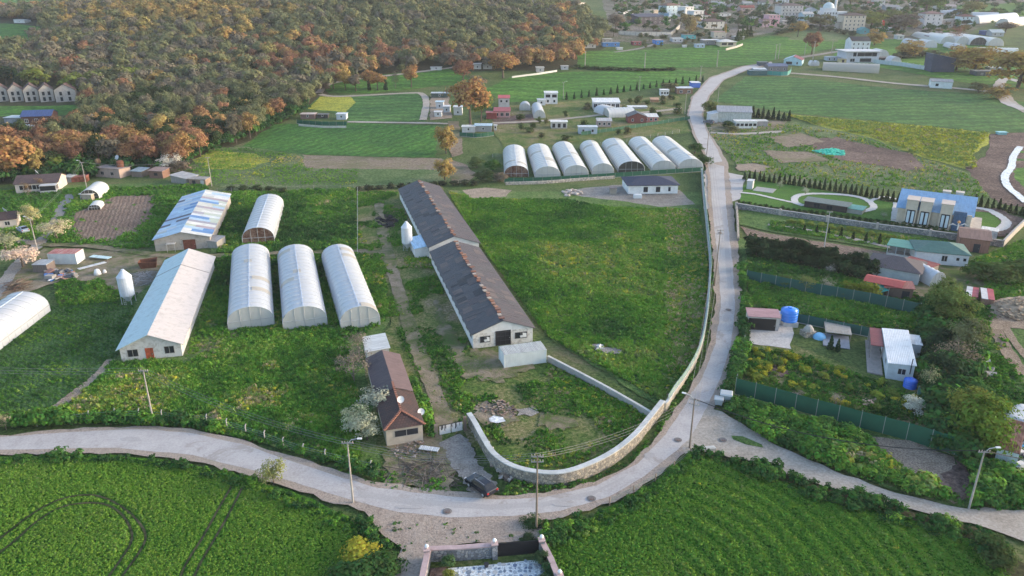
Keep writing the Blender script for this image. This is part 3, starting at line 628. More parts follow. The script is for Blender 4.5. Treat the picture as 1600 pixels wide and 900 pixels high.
# ------------------------------------------------------------------ tunnel greenhouses
film_w = film_mat('greenhouse_film', (.58,.61,.66), .3, .12)
film_p = film_mat('greenhouse_film_warm', (.78,.77,.74), .3, .1)
film_d = film_mat('greenhouse_film_dirty', (.5,.46,.4), .3, .45)
film_end = film_mat('end_film', (.6,.62,.62), .4, .2, (.42,.42,.38))
steel = pm((.42,.44,.46))
def tunnel(label, A, B, C, h=1.0, patches=(), side=1.3, top=3.9, nh=16, film=film_w, group='tunnel greenhouses', Wd=None, end='film', wall_col=None, n=12, L=None, hoop=True, cat='greenhouse', band=True, name='tunnel_greenhouse'):
    loc, ang, W, Ln = rect(A, B, C, h, Wd)
    if L: Ln = L
    root = empty(name, loc, ang, label, cat, group)
    def prof(r0, s=1.0):
        pts = [(-W/2*r0, -.3), (-W/2*r0, side)]
        for i in range(1, n):
            a = math.pi * i / n; pts.append((-W/2*math.cos(a)*r0, side + (top*s - side)*math.sin(a)**.92))
        return pts + [(W/2*r0, side), (W/2*r0, -.3)]
    mb = MB(); rows = []
    step = Ln/nh
    ys = []
    for k in range(nh):
        ys += [(-Ln/2 + k*step, 1.0), (-Ln/2 + k*step + step*.3, .985), (-Ln/2 + k*step + step*.7, .985)]
    ys.append((Ln/2, 1.0))
    vs = []; m = n + 3
    for y, s in ys:
        vs += [(p[0], y, p[1]) for p in prof(1.0 if s == 1 else .996, s)]
    fs = [(a*m+i, a*m+i+1, (a+1)*m+i+1, (a+1)*m+i) for a in range(len(ys)-1) for i in range(m-1)]
    mb.add(vs, fs); mb.build('film', film, root, smooth=True)
    for (k0, a0, a1) in patches:
        ang_ = np.linspace(a0, a1, 6); q = MB()
        q.add([(-W/2*math.cos(t)*1.006, -Ln/2+(k0+e)*step+(.08 if e == 0 else -.08), side+(top-side)*math.sin(t)**.92*1.006+.012) for e in (0,1) for t in ang_], [(j, j+1, 7+j, 6+j) for j in range(5)]); q.build('film_patch', film_d, root, smooth=True)
    if hoop:
        hb = MB(); hb.tube([(p[0]*1.004, 0, p[1]*1.004+.01) for p in prof(1.0)], .045, 5)
        hm = hb.mesh('hoop', pm((.62,.65,.68)), True)
        for k in range(nh+1): obj('hoop', hm, root, (0, -Ln/2 + k*step, 0))
    if band:
        for sx in (-1, 1):
            bb = MB(); bb.box(sx*W/2 - .05, sx*W/2 + .05, -Ln/2, Ln/2, side-.08, side+.08); bb.build('side_rail', steel, root)
        bb = MB(); bb.box(-.05, .05, -Ln/2, Ln/2, top+.0, top+.09); bb.build('ridge_rail', pm((.5,.6,.75)), root)
    pf = prof(.985)
    for e, y in ((0, -Ln/2+.06), (1, Ln/2-.06)):
        eb = MB(); eb.add([(p[0], y, p[1]*.99) for p in pf], [tuple(range(len(pf)))]); eb.build('end_wall', {'film': film_end, 'brown': pm((.26,.17,.13),'rust'), 'white': film_w, 'open': pm((.05,.05,.045))}[end], root)
        yy = y - .05 if e == 0 else y + .05
        fb = MB()
        for xx in (-W*.22, 0, W*.22):
            zt = side + (top-side)*math.sqrt(max(0, 1-(2*xx/W)**2)); fb.tube([(xx, yy, 0), (xx, yy, zt)], .04, 4)
        fb.tube([(-W*.49, yy, side+.05), (W*.49, yy, side+.05)], .05, 4); fb.build('end_frame', steel, root)
    return root
near_g = 'row of three large white tunnel greenhouses'
tunnel('leftmost of the three big white tunnel greenhouses beside the long white shed', (356,506), (428,500), (421,398), 1.3, side=1.6, top=4.3, nh=18, group=near_g, patches=[(random.randrange(18),random.choice((.3,1.7)),random.choice((1.3,2.8))) for _ in range(3)])
tunnel('middle one of the three big white tunnel greenhouses', (442,505), (511,500), (490,399), 1.3, side=1.6, top=4.3, nh=18, group=near_g, patches=[(random.randrange(18),random.choice((.3,1.7)),random.choice((1.3,2.8))) for _ in range(3)])
tunnel('rightmost of the three big white tunnel greenhouses, beside the farmyard', (532,505), (594,500), (553,399), 1.3, side=1.6, top=4.3, nh=18, group=near_g, patches=[(random.randrange(18),random.choice((.3,1.7)),random.choice((1.3,2.8))) for _ in range(3)])
tunnel('single white tunnel greenhouse with an open brown end, behind the three big ones', (379,374), (428,373), (443,318), 1.3, side=1.6, top=4.2, nh=14, group=None, end='brown')
tunnel('large white tunnel greenhouse cut off by the left edge of the picture', None or (-100,600), (-40,567), (77,478), 1.2, side=1.4, top=4.2, nh=12, group=None, Wd=8.5)
FT = [((788,274),(826,273),(820,238),'brown','first of seven white tunnels from the left, with a rusty brown end'),
      ((836,276),(875,274),(859,236),'film','second of the seven white tunnels from the left, with torn patches in its film'),
      ((882,274),(919,272),(896,232),'film','third of the seven white tunnels from the left'),
      ((926,272),(958,268),(936,230),'film','middle one of the seven white tunnels behind the green screen fence'),
      ((967,268),(1006,265),(976,226),'open','fifth of the seven white tunnels, with a dark opening in its end'),
      ((1020,267),(1054,264),(1014,223),'film','sixth of the seven white tunnels, second nearest the road'),
      ((1062,264),(1097,261),(1052,222),'film','last of the seven white tunnels, nearest the road')]
for a, b, c, e, lb in FT: tunnel(lb, a, b, c, .6, (([(4,1.6,2.8),(5,1.6,2.8),(9,.3,1.5)] if 'second' in lb else [(random.randrange(15),.4,1.5),(random.randrange(15),1.7,2.7)])), 1.0, 3.7, 15, group='row of seven tunnel greenhouses', end=e, n=10, film=film_p)
# small tunnels
tunnel('cream tunnel shelter with a dark open mouth beside the ploughed plot', (131,309), (151,315), (171,298), .3, (), 1.2, 3.2, 6, film_p, None, end='open', band=False)
tunnel('small low cream shelter with a dark open side below the cream tunnel', (140,327), (156,329), (163,320), .2, (), .9, 1.6, 3, film_p, None, end='open', n=5, band=False)
tunnel('small white round-topped tunnel behind the brown soil bed', (812,173), (829,173), 6.5, 0, (), .6, 3.3, 4, film_w, None, end='film', band=False)
tunnel('white tunnel greenhouse beside the brown soil bed', (834,185), (852,185), (847,169), 0, (), .8, 3.6, 7, film_w, None, band=False)
tunnel('white dome greenhouse beside the white house with a veranda', (942,180), (966,177), 7.0, 0, (), .8, 3.4, 4, film_w, None, band=False)
tunnel('silvery greenhouse lying sideways behind the dark-roofed red cabin', (979,186), (981,176), (941,178), 0, (), 1.2, 3.6, 8, film_p, None, Wd=9, band=False)
def small_tunnel(lb, x0, y, x1, ht_, L, film=film_w, end='film', grp=None, nh=5):
    return tunnel(lb, (x0, y), (x1, y), L, 0, (), .6, ht_, nh, film, grp, end=end, band=False, n=8, hoop=False)
small_tunnel('left one of two white domed tunnels in the far right meadow', 1424, 74, 1441, 5, 16)
small_tunnel('right one of two white domed tunnels in the far right meadow', 1444, 75, 1464, 5, 14, end='white')
gfar = 'cluster of far white greenhouses'
for (x0,y,x1,lb) in [(1469,69,1492,'leftmost greenhouse of the far white cluster'),(1494,70,1514,'second greenhouse of the far white cluster'),(1515,71,1542,'third greenhouse of the far white cluster, with a dark end'),(1543,72,1568,'rightmost greenhouse of the far white cluster')]:
    small_tunnel(lb, x0, y, x1, 5.5, 45, film_p, 'open' if 'dark' in lb else 'film', gfar)
small_tunnel('white greenhouse end above the big orange tree', 1496, 79, 1510, 4, 20)
def long_tunnel(lb, x0, y0, x1, y1, W, top, film=film_w, nh=14, end='film'):
    loc = XY(x0, y0); loc2 = XY(x1, y1); d = Vector(loc2)-Vector(loc); L = d.length
    a = math.atan2(d.y, d.x); c = (Vector(loc)+Vector(loc2))/2; n = Vector((-d.y, d.x)).normalized()*W/2; c += n
    FOOT.append((c.x, c.y, a, L, W))
    # build with the long axis along local y
    root = empty('tunnel_greenhouse', (c.x, c.y, ht(c.x, c.y)-.2), a - math.pi/2, lb, 'greenhouse')
    N = 10; m = N + 3
    pf = [(-W/2,-.5),(-W/2,1)] + [(-W/2*math.cos(math.pi*i/N), 1+(top-1)*math.sin(math.pi*i/N)) for i in range(1,N)] + [(W/2,1),(W/2,-.5)]
    ys = [(-L/2+L*k/(2*nh), 1 if k % 2 == 0 else .975) for k in range(2*nh+1)]
    mb = MB(); mb.add([(p[0], y, p[1]*s) for y, s in ys for p in pf], [(q*m+i, q*m+i+1, (q+1)*m+i+1, (q+1)*m+i) for q in range(len(ys)-1) for i in range(m-1)])
    mb.build('film', film, root, smooth=True)
    for y in (-L/2+.05, L/2-.05):
        mb = MB(); mb.add([(p[0], y, p[1]*.99) for p in pf], [tuple(range(m))]); mb.build('end_wall', film_end, root)
long_tunnel('long beige tunnel greenhouse lying sideways below the white house', 1285, 110, 1373, 115, 9, 4.6, film_d)
long_tunnel('long white greenhouse behind the big orange trees at the far right', 1524, 84, 1591, 86, 8, 4, film_p)
long_tunnel('white greenhouse in the far right meadow below the green hillside', 1519, 30, 1560, 31, 10, 6, film_w)
long_tunnel('long white greenhouse running uphill beside the white apartment house', 1530, 39, 1592, 28, 10, 6, film_w)
long_tunnel('second long white greenhouse running uphill at the right edge', 1575, 44, 1640, 32, 10, 6, film_w)
long_tunnel('low white greenhouse above the white apartment house', 1470, 24, 1492, 24, 8, 4.5, film_w)
long_tunnel('pale greenhouse strip at the top of the far slope', 1463, 15, 1490, 15, 8, 4, film_w)
# ------------------------------------------------------------------ big sheds and farm buildings
roof_white = pm((.42,.41,.42), 'metal', 'y', (.5,.46,.46)); roof_cyan = pm((.46,.58,.6), 'metal', 'y', (.42,.54,.58))
r, W, L = bld('livestock_shed', 'long white gabled shed with pale blue roof slope and orange-red door', 'shed', (180,547), (286,537), (337,400), 2.6, 2.6, 'gable', 2.1, pm((.5,.5,.5),'old'), [roof_cyan, roof_white], ov=.5)
put_window(r, W, L, 0, .2, 1.7, 1.3, .9, 'none'); put_window(r, W, L, 0, .8, 1.6, 1.3, .9, 'none'); put_door(r, W, L, 0, .47, 1.1, 2.1, pm((.5,.1,.04),'rust'))
mb = MB(); mb.box(-W/2-.5, W/2+.5, L*.27, L*.27+.25, 0, .06)
k = 2.1/(W/2)
m2 = MB()
for s in (-1, 1):
    pts = [(0,L*.27,4.7+.14),(s*(W/2+.5),L*.27,2.6-.5*k+.14),(s*(W/2+.5),L*.27+.3,2.6-.5*k+.14),(0,L*.27+.3,4.7+.14)]
    q = slope_slab(pts, .05); m2.add(q.v, q.f)
m2.build('roof_seam', pm((.2,.2,.2)), r)
for i in range(int(L/5)): put_window(r, W, L, 1, (i+.5)/int(L/5), 1.6, .8, 1.4, 'none')
# patchwork shed
r, W, L = bld('patched_barn', 'old barn with a patchwork roof of blue, white and grey sheets', 'barn', (241,371), (327,375), (361,303), 2.8, 2.8, 'gable', 1.5, pm((.36,.33,.3),'old'), pm((.3,.3,.3),'metal','y'), ov=.3, t=.08)
pal = [(.55,.6,.66),(.36,.5,.66),(.45,.62,.76),(.12,.25,.5),(.5,.52,.5),(.42,.48,.42),(.1,.1,.14),(.3,.3,.36),(.6,.62,.62),(.3,.42,.58),(.35,.3,.34)]
k = 1.5/(W/2); nrow = 22
for s in (-1, 1):
    for i in range(nrow):
        y0 = -L/2-.25 + (L+.5)*i/nrow; dy = (L+.5)/nrow*1.03
        cuts = sorted([0, 1] + [random.uniform(.25,.75) for _ in range(random.choice([0,1,1]))])
        for a, b in zip(cuts, cuts[1:]):
            lift_ = .11 + random.random()*.05
            xa, xb = a*(W/2+.35), b*(W/2+.35) + .06
            pts = [(s*xa, y0, 4.3 - xa*k + lift_), (s*xb, y0, 4.3 - xb*k + lift_), (s*xb, y0+dy, 4.3 - xb*k + lift_+.02), (s*xa, y0+dy, 4.3 - xa*k + lift_+.02)]
            if s < 0: c = pal[random.choice([0,1,2,2,3,4,6,9,1])] 
            else: c = pal[random.choice([0,4,4,5,8,7,3,1,8,10])]
            slope_slab(pts if s > 0 else pts[::-1], .02).build('roof_sheet', pm(c,'metal','y'), r)
put_door(r, W, L, 0, .62, 2.6, 2.3, pm((.18,.06,.045),'rust'))
mb = MB(); mb.box(-1.0, 1.0, -1.4, -.05, 1.9, 1.97); mb.box(-.9,-.82,-1.35,-1.27,0,1.9); mb.box(.82,.9,-1.35,-1.27,0,1.9); mb.build('canopy', pm((.5,.5,.5),'metal'), r, loc=((.3-.5)*W, -L/2, 0))
mb = MB()
for i in range(3): mb.box(-W*.05+i*.9, -W*.05+i*.9+.7, -L/2-1.0+.2*i, -L/2-.3+.2*i, 0, .6+.1*i)
bld('lean_to_shed', 'weathered grey lean-to leaning on the front of the patchwork barn', 'shed', (300,385), (340,389), 3.4, 0, 1.7, 'my', .35, pm((.38,.36,.33),'wood'), pm((.3,.3,.31),'metal'), ov=.1)
# poultry house: two staggered sections
slate = pm((.05,.052,.065), 'metal', 'y', (.085,.08,.085)); slate2 = pm((.06,.055,.065), 'metal', 'y', (.1,.075,.075))
pw = pm((.62,.6,.57), 'old'); pws = pm((.66,.66,.66), 'plaster')
def poultry(label, A, B, C, wh, rise, sec):
    loc, ang, W, L = rect(A, B, C, wh)
    root = empty('poultry_house', loc, ang, label, 'barn', 'two staggered sections of the long poultry house')
    W -= .8
    wall_mb(W, L, wh, 'gable', rise).build('wall', pws, root)
    roofs(root, W, L, wh, 'gable', rise, [slate, slate2], .4, .1)
    for s in (-1, 1):
        n = int(L/3.2)
        for i in range(n): put_window(root, W, L, 1 if s > 0 else 3, (i+.5)/n, 1.4, .7, wh-1.3, 'none')
    k = rise/(W/2); pal_ = [slate, slate2, pm((.085,.075,.08),'metal','y',(.05,.05,.055)), pm((.13,.1,.095),'metal','y',(.07,.06,.06)), pm((.035,.035,.042),'metal','y')]
    for q in range(110):
        s = random.choice((-1,1)); y0 = random.uniform(-L/2+.2, L/2-2.2); xa = random.choice((.05,.35,.66))*W/2; xb = xa + W/2*random.choice((.3,.33)); dy = random.choice((.9,1.8,.9,2.7)); z_ = wh+rise+.125+random.uniform(0,.03)
        p4 = [(s*xa, y0, z_-xa*k), (s*xb, y0, z_-xb*k), (s*xb, y0+dy, z_-xb*k), (s*xa, y0+dy, z_-xa*k)]
        slope_slab(p4 if s > 0 else p4[::-1], .012).build('roof_sheet', random.choice(pal_ if s < 0 else pal_[1:4]), root)
    tm = MB(); tm.tube([(-.25,0,0),(.0,0,.12),(.25,0,0)], [.16,.2,.16], 6); tm.box(-.3,.3,-.32,.3,-.02,.1)
    tmesh = [MB().box(-.34,.34,-.4,.4,0,.16).mesh('ridge_tile', pm(c, 'plaster')) for c in ((.26,.12,.08),(.3,.17,.12),(.2,.11,.09),(.36,.31,.27))]
    n = int(L/1.25)
    for i in range(n):
        if random.random() < (.12 if sec == 0 else .22): continue
        o = obj('ridge_tile', random.choice(tmesh), root, (random.uniform(-.22,.22), -L/2 + (i+.5)*L/n + random.uniform(-.15,.15), wh+rise+.1+random.uniform(0,.06)), random.uniform(-.35,.35))
        if random.random() < .3: o.scale = (1.5, .8, 1)
    return root, W, L
r, W, L = poultry('near section of the long poultry house, with black doors in its peeling white gable', (735,522), (836,511), (750,387), 2.8, 2.0, 0)
f = MB(); f.box(-W/2+.02, W/2-.02, -.04, .02, 0, 2.75); f.build('gable_render', pw, r, loc=(0, -L/2, 0))
d = put_door(r, W, L, 0, .5, 2.6, 2.7, pm((.02,.021,.026)), .05, 'double_door')
d.location.y -= .04
gl = MB()
for i in range(4): gl.box(-1.3+i*.87-.02, -1.3+i*.87+.02, -.1, -.05, .1, 2.7)
for i in range(4): gl.box(-1.3, 1.3, -.1, -.05, .1+i*.8, .14+i*.8)
gl.build('door_bars', pm((.05,.05,.06)), d)
for u, w_ in ((.2, 1.9), (.8, 2.3)):
    o = put_window(r, W, L, 0, u, w_, 1.2, 1.0, 'none'); o.location.y -= .045
    c = MB(); n = 6
    c.add([(-.1,-.09,.1),(w_/2-.15,-.11,.15),(w_/2-.2,-.1,.9),(.25,-.09,1.05),(.3,-.12,.6),(-.25,-.1,.5)], [(0,1,2,3,4,5)]); c.build('torn_sheet', pm((.7,.7,.7)), o)
r2, W2, L2 = poultry('far section of the long poultry house, slightly higher, with broken orange ridge tiles', (668,386), (751,379), (688,291), 3.0, 2.1, 1)
# lean-to beside the poultry house
bld('lean_to_shed', 'white lean-to with a blue and grey roof against the poultry house', 'shed', (649,404), (670,402), 8, 0, 2.3, 'mx', .5, pws, pm((.3,.5,.72),'metal'), ov=.25)
# small tiled house at the front of the farmyard
tile = pm((.1,.055,.048), 'tile', 'x', (.055,.042,.042)); tile2 = pm((.075,.055,.065), 'metal', 'y', (.1,.07,.075))
loc, ang, W, L = rect((600,674), (664,663), (625,554), 2.9)
r = empty('farm_cottage', loc, ang, 'low cottage with a red-brown tiled hip roof and dark strip window', 'house')
W -= .6; L -= .6
wall_mb(W, L, 2.9, 'flat', 0).build('wall', pm((.42,.37,.31),'plaster'), r)
ys = L*.0 - L/2 + L*.42; x = W/2+.3; zr = 2.9+1.15; ze = 2.92
mb = MB(); y0 = -L/2-.3; yr = y0 + x*.95
mb.add([(-x,y0,ze),(x,y0,ze),(x,ys,ze),(-x,ys,ze),(0,yr,zr),(0,ys,zr)], [(0,1,4),(1,2,5,4),(3,0,4,5)]); mb.build('roof', tile, r)
mb = MB(); y1 = L/2+.3
mb.add([(-x,ys,ze+.1),(0,ys,zr+.1),(0,y1,zr+.1),(-x,y1,ze+.1)], [(0,1,2,3)]); mb.build('roof_slope', pm((.06,.045,.055),'metal','y',(.09,.065,.07)), r)
mb = MB(); mb.add([(0,ys,zr+.1),(x,ys,ze+.1),(x,y1,ze+.1),(0,y1,zr+.1)], [(0,1,2,3)]); mb.build('roof_slope', pm((.15,.1,.1),'metal','y',(.1,.07,.07)), r)
mb = MB(); mb.add([(-x+.3,ys,ze),(x-.3,ys,ze),(0,ys,zr)], [(0,1,2)]); mb.add([(-x+.3,y1-.3,ze),(x-.3,y1-.3,ze),(0,y1-.3,zr)], [(0,2,1)]); mb.build('gable', pm((.42,.37,.31),'plaster'), r)
tm = MB().box(-.16,.16,-.2,.2,0,.12).mesh('ridge_tile', pm((.26,.12,.085),'plaster'))
def tileline(p, q, n):
    for i in range(n):
        t = (i+.5)/n; a = math.atan2(q[1]-p[1], q[0]-p[0]) - math.pi/2
        obj('ridge_tile', tm, r, (p[0]+(q[0]-p[0])*t, p[1]+(q[1]-p[1])*t, p[2]+(q[2]-p[2])*t+.02), a + random.uniform(-.1,.1))
tileline((0,yr,zr),(0,ys+.8,zr),12); tileline((-x,y0,ze),(0,yr,zr),13); tileline((x,y0,ze),(0,yr,zr),13); tileline((0,ys,zr+.1),(0,ys+1.6,zr+.12),4)
put_window(r, W, L, 0, .55, 3.3, 1.0, 1.5, 'none')
for i in range(3): put_window(r, W, L, 3, .2+.25*i, 1.0, .9, 1.4, 'none')
def dish(label, loc, az, rad=.55, mast=.9, name='satellite_dish', col=(.6,.62,.64)):
    e = empty(name, loc, az, label, 'satellite dish'); mb = MB(); mb.tube([(0,0,0),(0,0,mast)], .04, 6); mb.build('mast', steel, e)
    mb = MB(); N = 16
    prof = [(0,0),(rad*.5,.06*rad*2),(rad*.85,.2*rad),(rad,.3*rad)]
    mb.lathe(prof, N); o = mb.build('bowl', pm(col), e, loc=(0,-.1,mast)); o.rotation_euler = (math.radians(60), 0, 0)
    mb = MB(); mb.tube([(0,-.1,mast),(0,-.15-rad*.9,mast+.25)], .025, 5); mb.build('feed_arm', steel, e); return e
def rootpt(root, x, y, z):
    a = root.rotation_euler[2]; l = root.location
    return (l[0] + x*math.cos(a) - y*math.sin(a), l[1] + x*math.sin(a) + y*math.cos(a), l[2] + z)
dish('white satellite dish on the ridge of the tiled cottage roof', rootpt(r, .2, yr+1.6, zr), .38, .5)
dish('white satellite dish beside the right eave of the tiled cottage', rootpt(r, W/2+.3, yr+.6, 2.2), .42, .5)
# white lean-to behind
r, W, L = bld('open_shed', 'flat white sheet roof on posts behind the tiled cottage', 'shed', (571,548), (611,548), (602,522), 2.6, 2.5, 'mx', .25, pm((.4,.42,.42),'old'), pm((.66,.66,.64),'metal','y'), ov=.2)
# white container
def container(label, A, B, C, h, hgt, col, roofc, Wd=None, kind='container', name='site_container', rib=.3, door_side=1, grp=None, cat='container', h2=None):
    loc, ang, W, L = rect(A, B, C, h, Wd)
    root = empty(name, loc, ang, label, cat, grp)
    mb = MB(); mb.box(-W/2+.03, W/2-.03, -L/2+.03, L/2-.03, .12, hgt-.05); mb.build('body', col, root)
    rb = MB()
    n = max(3, int(W/rib)); 
    for i in range(n):
        x_ = -W/2 + W*(i+.5)/n
        for y_ in (-L/2, L/2): rb.box(x_-rib*.22, x_+rib*.22, y_-.02 if y_ < 0 else y_-.03, y_+.03 if y_ < 0 else y_+.02, .2, hgt-.15)
    rb.build('ribs', col, root)
    fr = MB()
    for sx in (-1, 1):
        for sy in (-1, 1): fr.box(sx*W/2-.06, sx*W/2+.06, sy*L/2-.06, sy*L/2+.06, 0, hgt-.06)
    for sy in (-1, 1): fr.box(-W/2+.06, W/2-.06, sy*L/2-.05, sy*L/2+.05, 0, .14)
    fr.build('frame', col, root)
    rf = MB(); rf.add([(-W/2-.05,-L/2-.05,hgt-.05),(W/2+.05,-L/2-.05,hgt-.05),(W/2+.05,L/2+.05,hgt-.05),(-W/2-.05,L/2+.05,hgt-.05),(-W/2-.05,0,hgt+.04),(W/2+.05,0,hgt+.04)],
        [(0,1,5,4),(3,4,5,2),(1,2,5),(0,4,3),(0,3,2,1)]); rf.build('roof', roofc, root)
    return root, W, L
container('long white site container standing in front of the poultry house gable', (788,577), (853,568), 3.2, 0, 2.7, pm((.66,.7,.71),'plain'), pm((.4,.42,.42),'metal'))
r, W, L = container('white box container with a rusty red roof beside the scrap heap', (78,414), (121,414), 3.4, 0, 2.7, pm((.62,.66,.68),'plain'), pm((.3,.07,.06),'metal','x',(.4,.3,.28)))
# ------------------------------------------------------------------ silos, tanks
def silo(label, px, py, r0, hc, legs, top, col=(.6,.63,.67)):
    x, y, z = P(px, py); root = empty('feed_silo', (x,y,z), 0, label, 'silo'); FOOT.append((x,y,0,2*r0,2*r0))
    m = pm(col, 'plain')
    for i in range(4):
        a = math.pi/4 + i*math.pi/2; mb = MB(); mb.tube([(r0*.98*math.cos(a), r0*.98*math.sin(a), 0), (r0*.98*math.cos(a), r0*.98*math.sin(a), legs+.4)], .07, 5); mb.build('leg', steel, root)
    mb = MB(); mb.lathe([(.2,.5),(r0*.96,legs)], 20); mb.build('hopper', m, root, smooth=True)
    mb = MB(); n = int(hc/.8); pf = []
    for i in range(n): pf += [(r0, legs+i*hc/n), (r0, legs+(i+.86)*hc/n), (r0*1.015, legs+(i+.93)*hc/n)]
    pf.append((r0, legs+hc)); mb.lathe(pf, 20); mb.build('cylinder', m, root, smooth=False)
    mb = MB(); mb.lathe([(r0*1.04, legs+hc-.02),(.3, legs+hc+top),(.3, legs+hc+top+.15),(0, legs+hc+top+.2)], 20); mb.build('cone_roof', m, root)
    mb = MB()
    for s in (-.2,.2): mb.tube([(s, -r0-.12, .3),(s,-r0-.12,legs+hc)], .025, 4)
    for i in range(int((legs+hc)/.4)): mb.tube([(-.2,-r0-.12,.4+i*.4),(.2,-r0-.12,.4+i*.4)], .02, 4)
    mb.build('ladder', steel, root); return root
silo('white feed silo on legs beside the poultry house', 637, 391, 1.25, 3.8, 1.9, 1.2)
silo('grey-white feed silo on legs beside the long white shed', 202, 474, 1.35, 3.8, 1.9, 1.3, (.5,.56,.64))
def tank(label, px, py, r0, hh, col, stand=0, dz=0):
    x, y, z = P(px, py); root = empty('water_tank', (x,y,z), 0, label, 'water tank'); FOOT.append((x,y,0,2*r0,2*r0))
    if stand: mb = MB(); mb.box(-r0*.9, r0*.9, -r0*.9, r0*.9, 0, stand); mb.build('stand', pm((.5,.5,.5),'concrete'), root)
    mb = MB(); pf = [(r0*.97, stand)]
    for i in range(4): a = stand + hh*.85*i/4; pf += [(r0, a+.06), (r0, a+hh*.17), (r0*.95, a+hh*.19)]
    pf += [(r0, stand+hh*.86), (r0*.55, stand+hh*.97), (r0*.25, stand+hh*.99)]
    mb.lathe([(0,stand)]+pf+[(0,stand+hh*.99)], 20); mb.build('body', col, root, smooth=True)
    mb = MB(); mb.lathe([(r0*.27, stand+hh*.98),(r0*.27, stand+hh*1.05),(0, stand+hh*1.07)], 12); mb.build('lid', col, root); return root
tank('big bright blue water tank beside the pink carport', 1231, 507, 1.55, 2.5, pm((.03,.2,.72),'gloss'), .9)
tank('blue round tank at the corner of the white-roofed house', 1421, 606, 1.0, 1.7, pm((.03,.13,.6),'gloss'))
# rusty round silo left and its neighbour
x, y, z = P(191, 274); root = empty('rusty_silo', (x,y,z), 0, 'rusty brown upright cylinder tank at the forest edge', 'tank')
mb = MB(); mb.lathe([(0,0),(1.1,0),(1.1,1.5),(1.14,1.55),(1.1,1.6),(1.1,3.4),(1.14,3.45),(1.1,3.5),(1.1,4.6),(.6,4.9),(0,5)], 18); mb.build('drum', pm((.2,.08,.05),'rust'), root)
mb = MB(); mb.tube([(0,-1.15,.2),(0,-1.15,4.8)], .05, 5); mb.build('pipe', pm((.2,.08,.05),'rust'), root)
dish('round white dish on a mast beside the rusty upright tank', P(188,268)[:2] + (ht(*XY(188,268))+3.2,), -.5, .9, 1.4)
# ------------------------------------------------------------------ left farm
pinkw = pm((.55,.48,.44), 'plaster')
r, W, L = bld('farmhouse', 'long farmhouse with a dark roof, glazed porch and cream gable at the left', 'house', (26,303), (93,299), 9, 0, 2.9, 'gx', 1.5, pinkw, pm((.07,.055,.06),'tile','x',(.1,.07,.07)), ov=.35)
for i in range(5): put_window(r, W, L, 0, .14+.1*i, 1.1, 1.3, 1.1)
pr = MB(); pw_, pd = W*.38, 2.6
pr.box(0, pw_, -pd, 0, 0, 1.0); pr.build('porch_wall', pm(G['white'],'plaster'), r, loc=(W/2-pw_, -L/2, 0))
for i in range(7):
    c = MB(); c.box(-.07,.07,-.07,.07,1.0,2.45); c.build('porch_post', pm(G['white']), r, loc=(W/2-pw_+.08 + (pw_-.16)*i/6, -L/2-pd+.1, 0))
c = MB(); c.box(-.05, pw_+.05, -pd-.05, 0, 2.45, 2.6); c.build('porch_roof', pm(G['white']), r, loc=(W/2-pw_, -L/2, 0))
c = MB(); c.box(.1, pw_-.1, -pd+.02, -pd+.05, 1.05, 2.4); c.build('porch_glass', GLASS(), r, loc=(W/2-pw_, -L/2, 0))
dish('white satellite dish on the farmhouse roof', rootpt(r, -W*.1, 1, 4.0), 2.2, .8, 1.0)
r, W, L = bld('cottage', 'small house with a dark roof and pale gable at the left edge', 'house', (-20,361), (28,356), 6, 0, 2.5, 'gx', 1.2, pinkw, pm((.09,.06,.06),'tile','x'), ov=.3)
put_window(r, W, L, 0, .7, 1.2, 1.0, 1); dish('white satellite dish above the cottage at the left edge', rootpt(r, W*.1, 0, 3.3), 2.5, .8, .8)
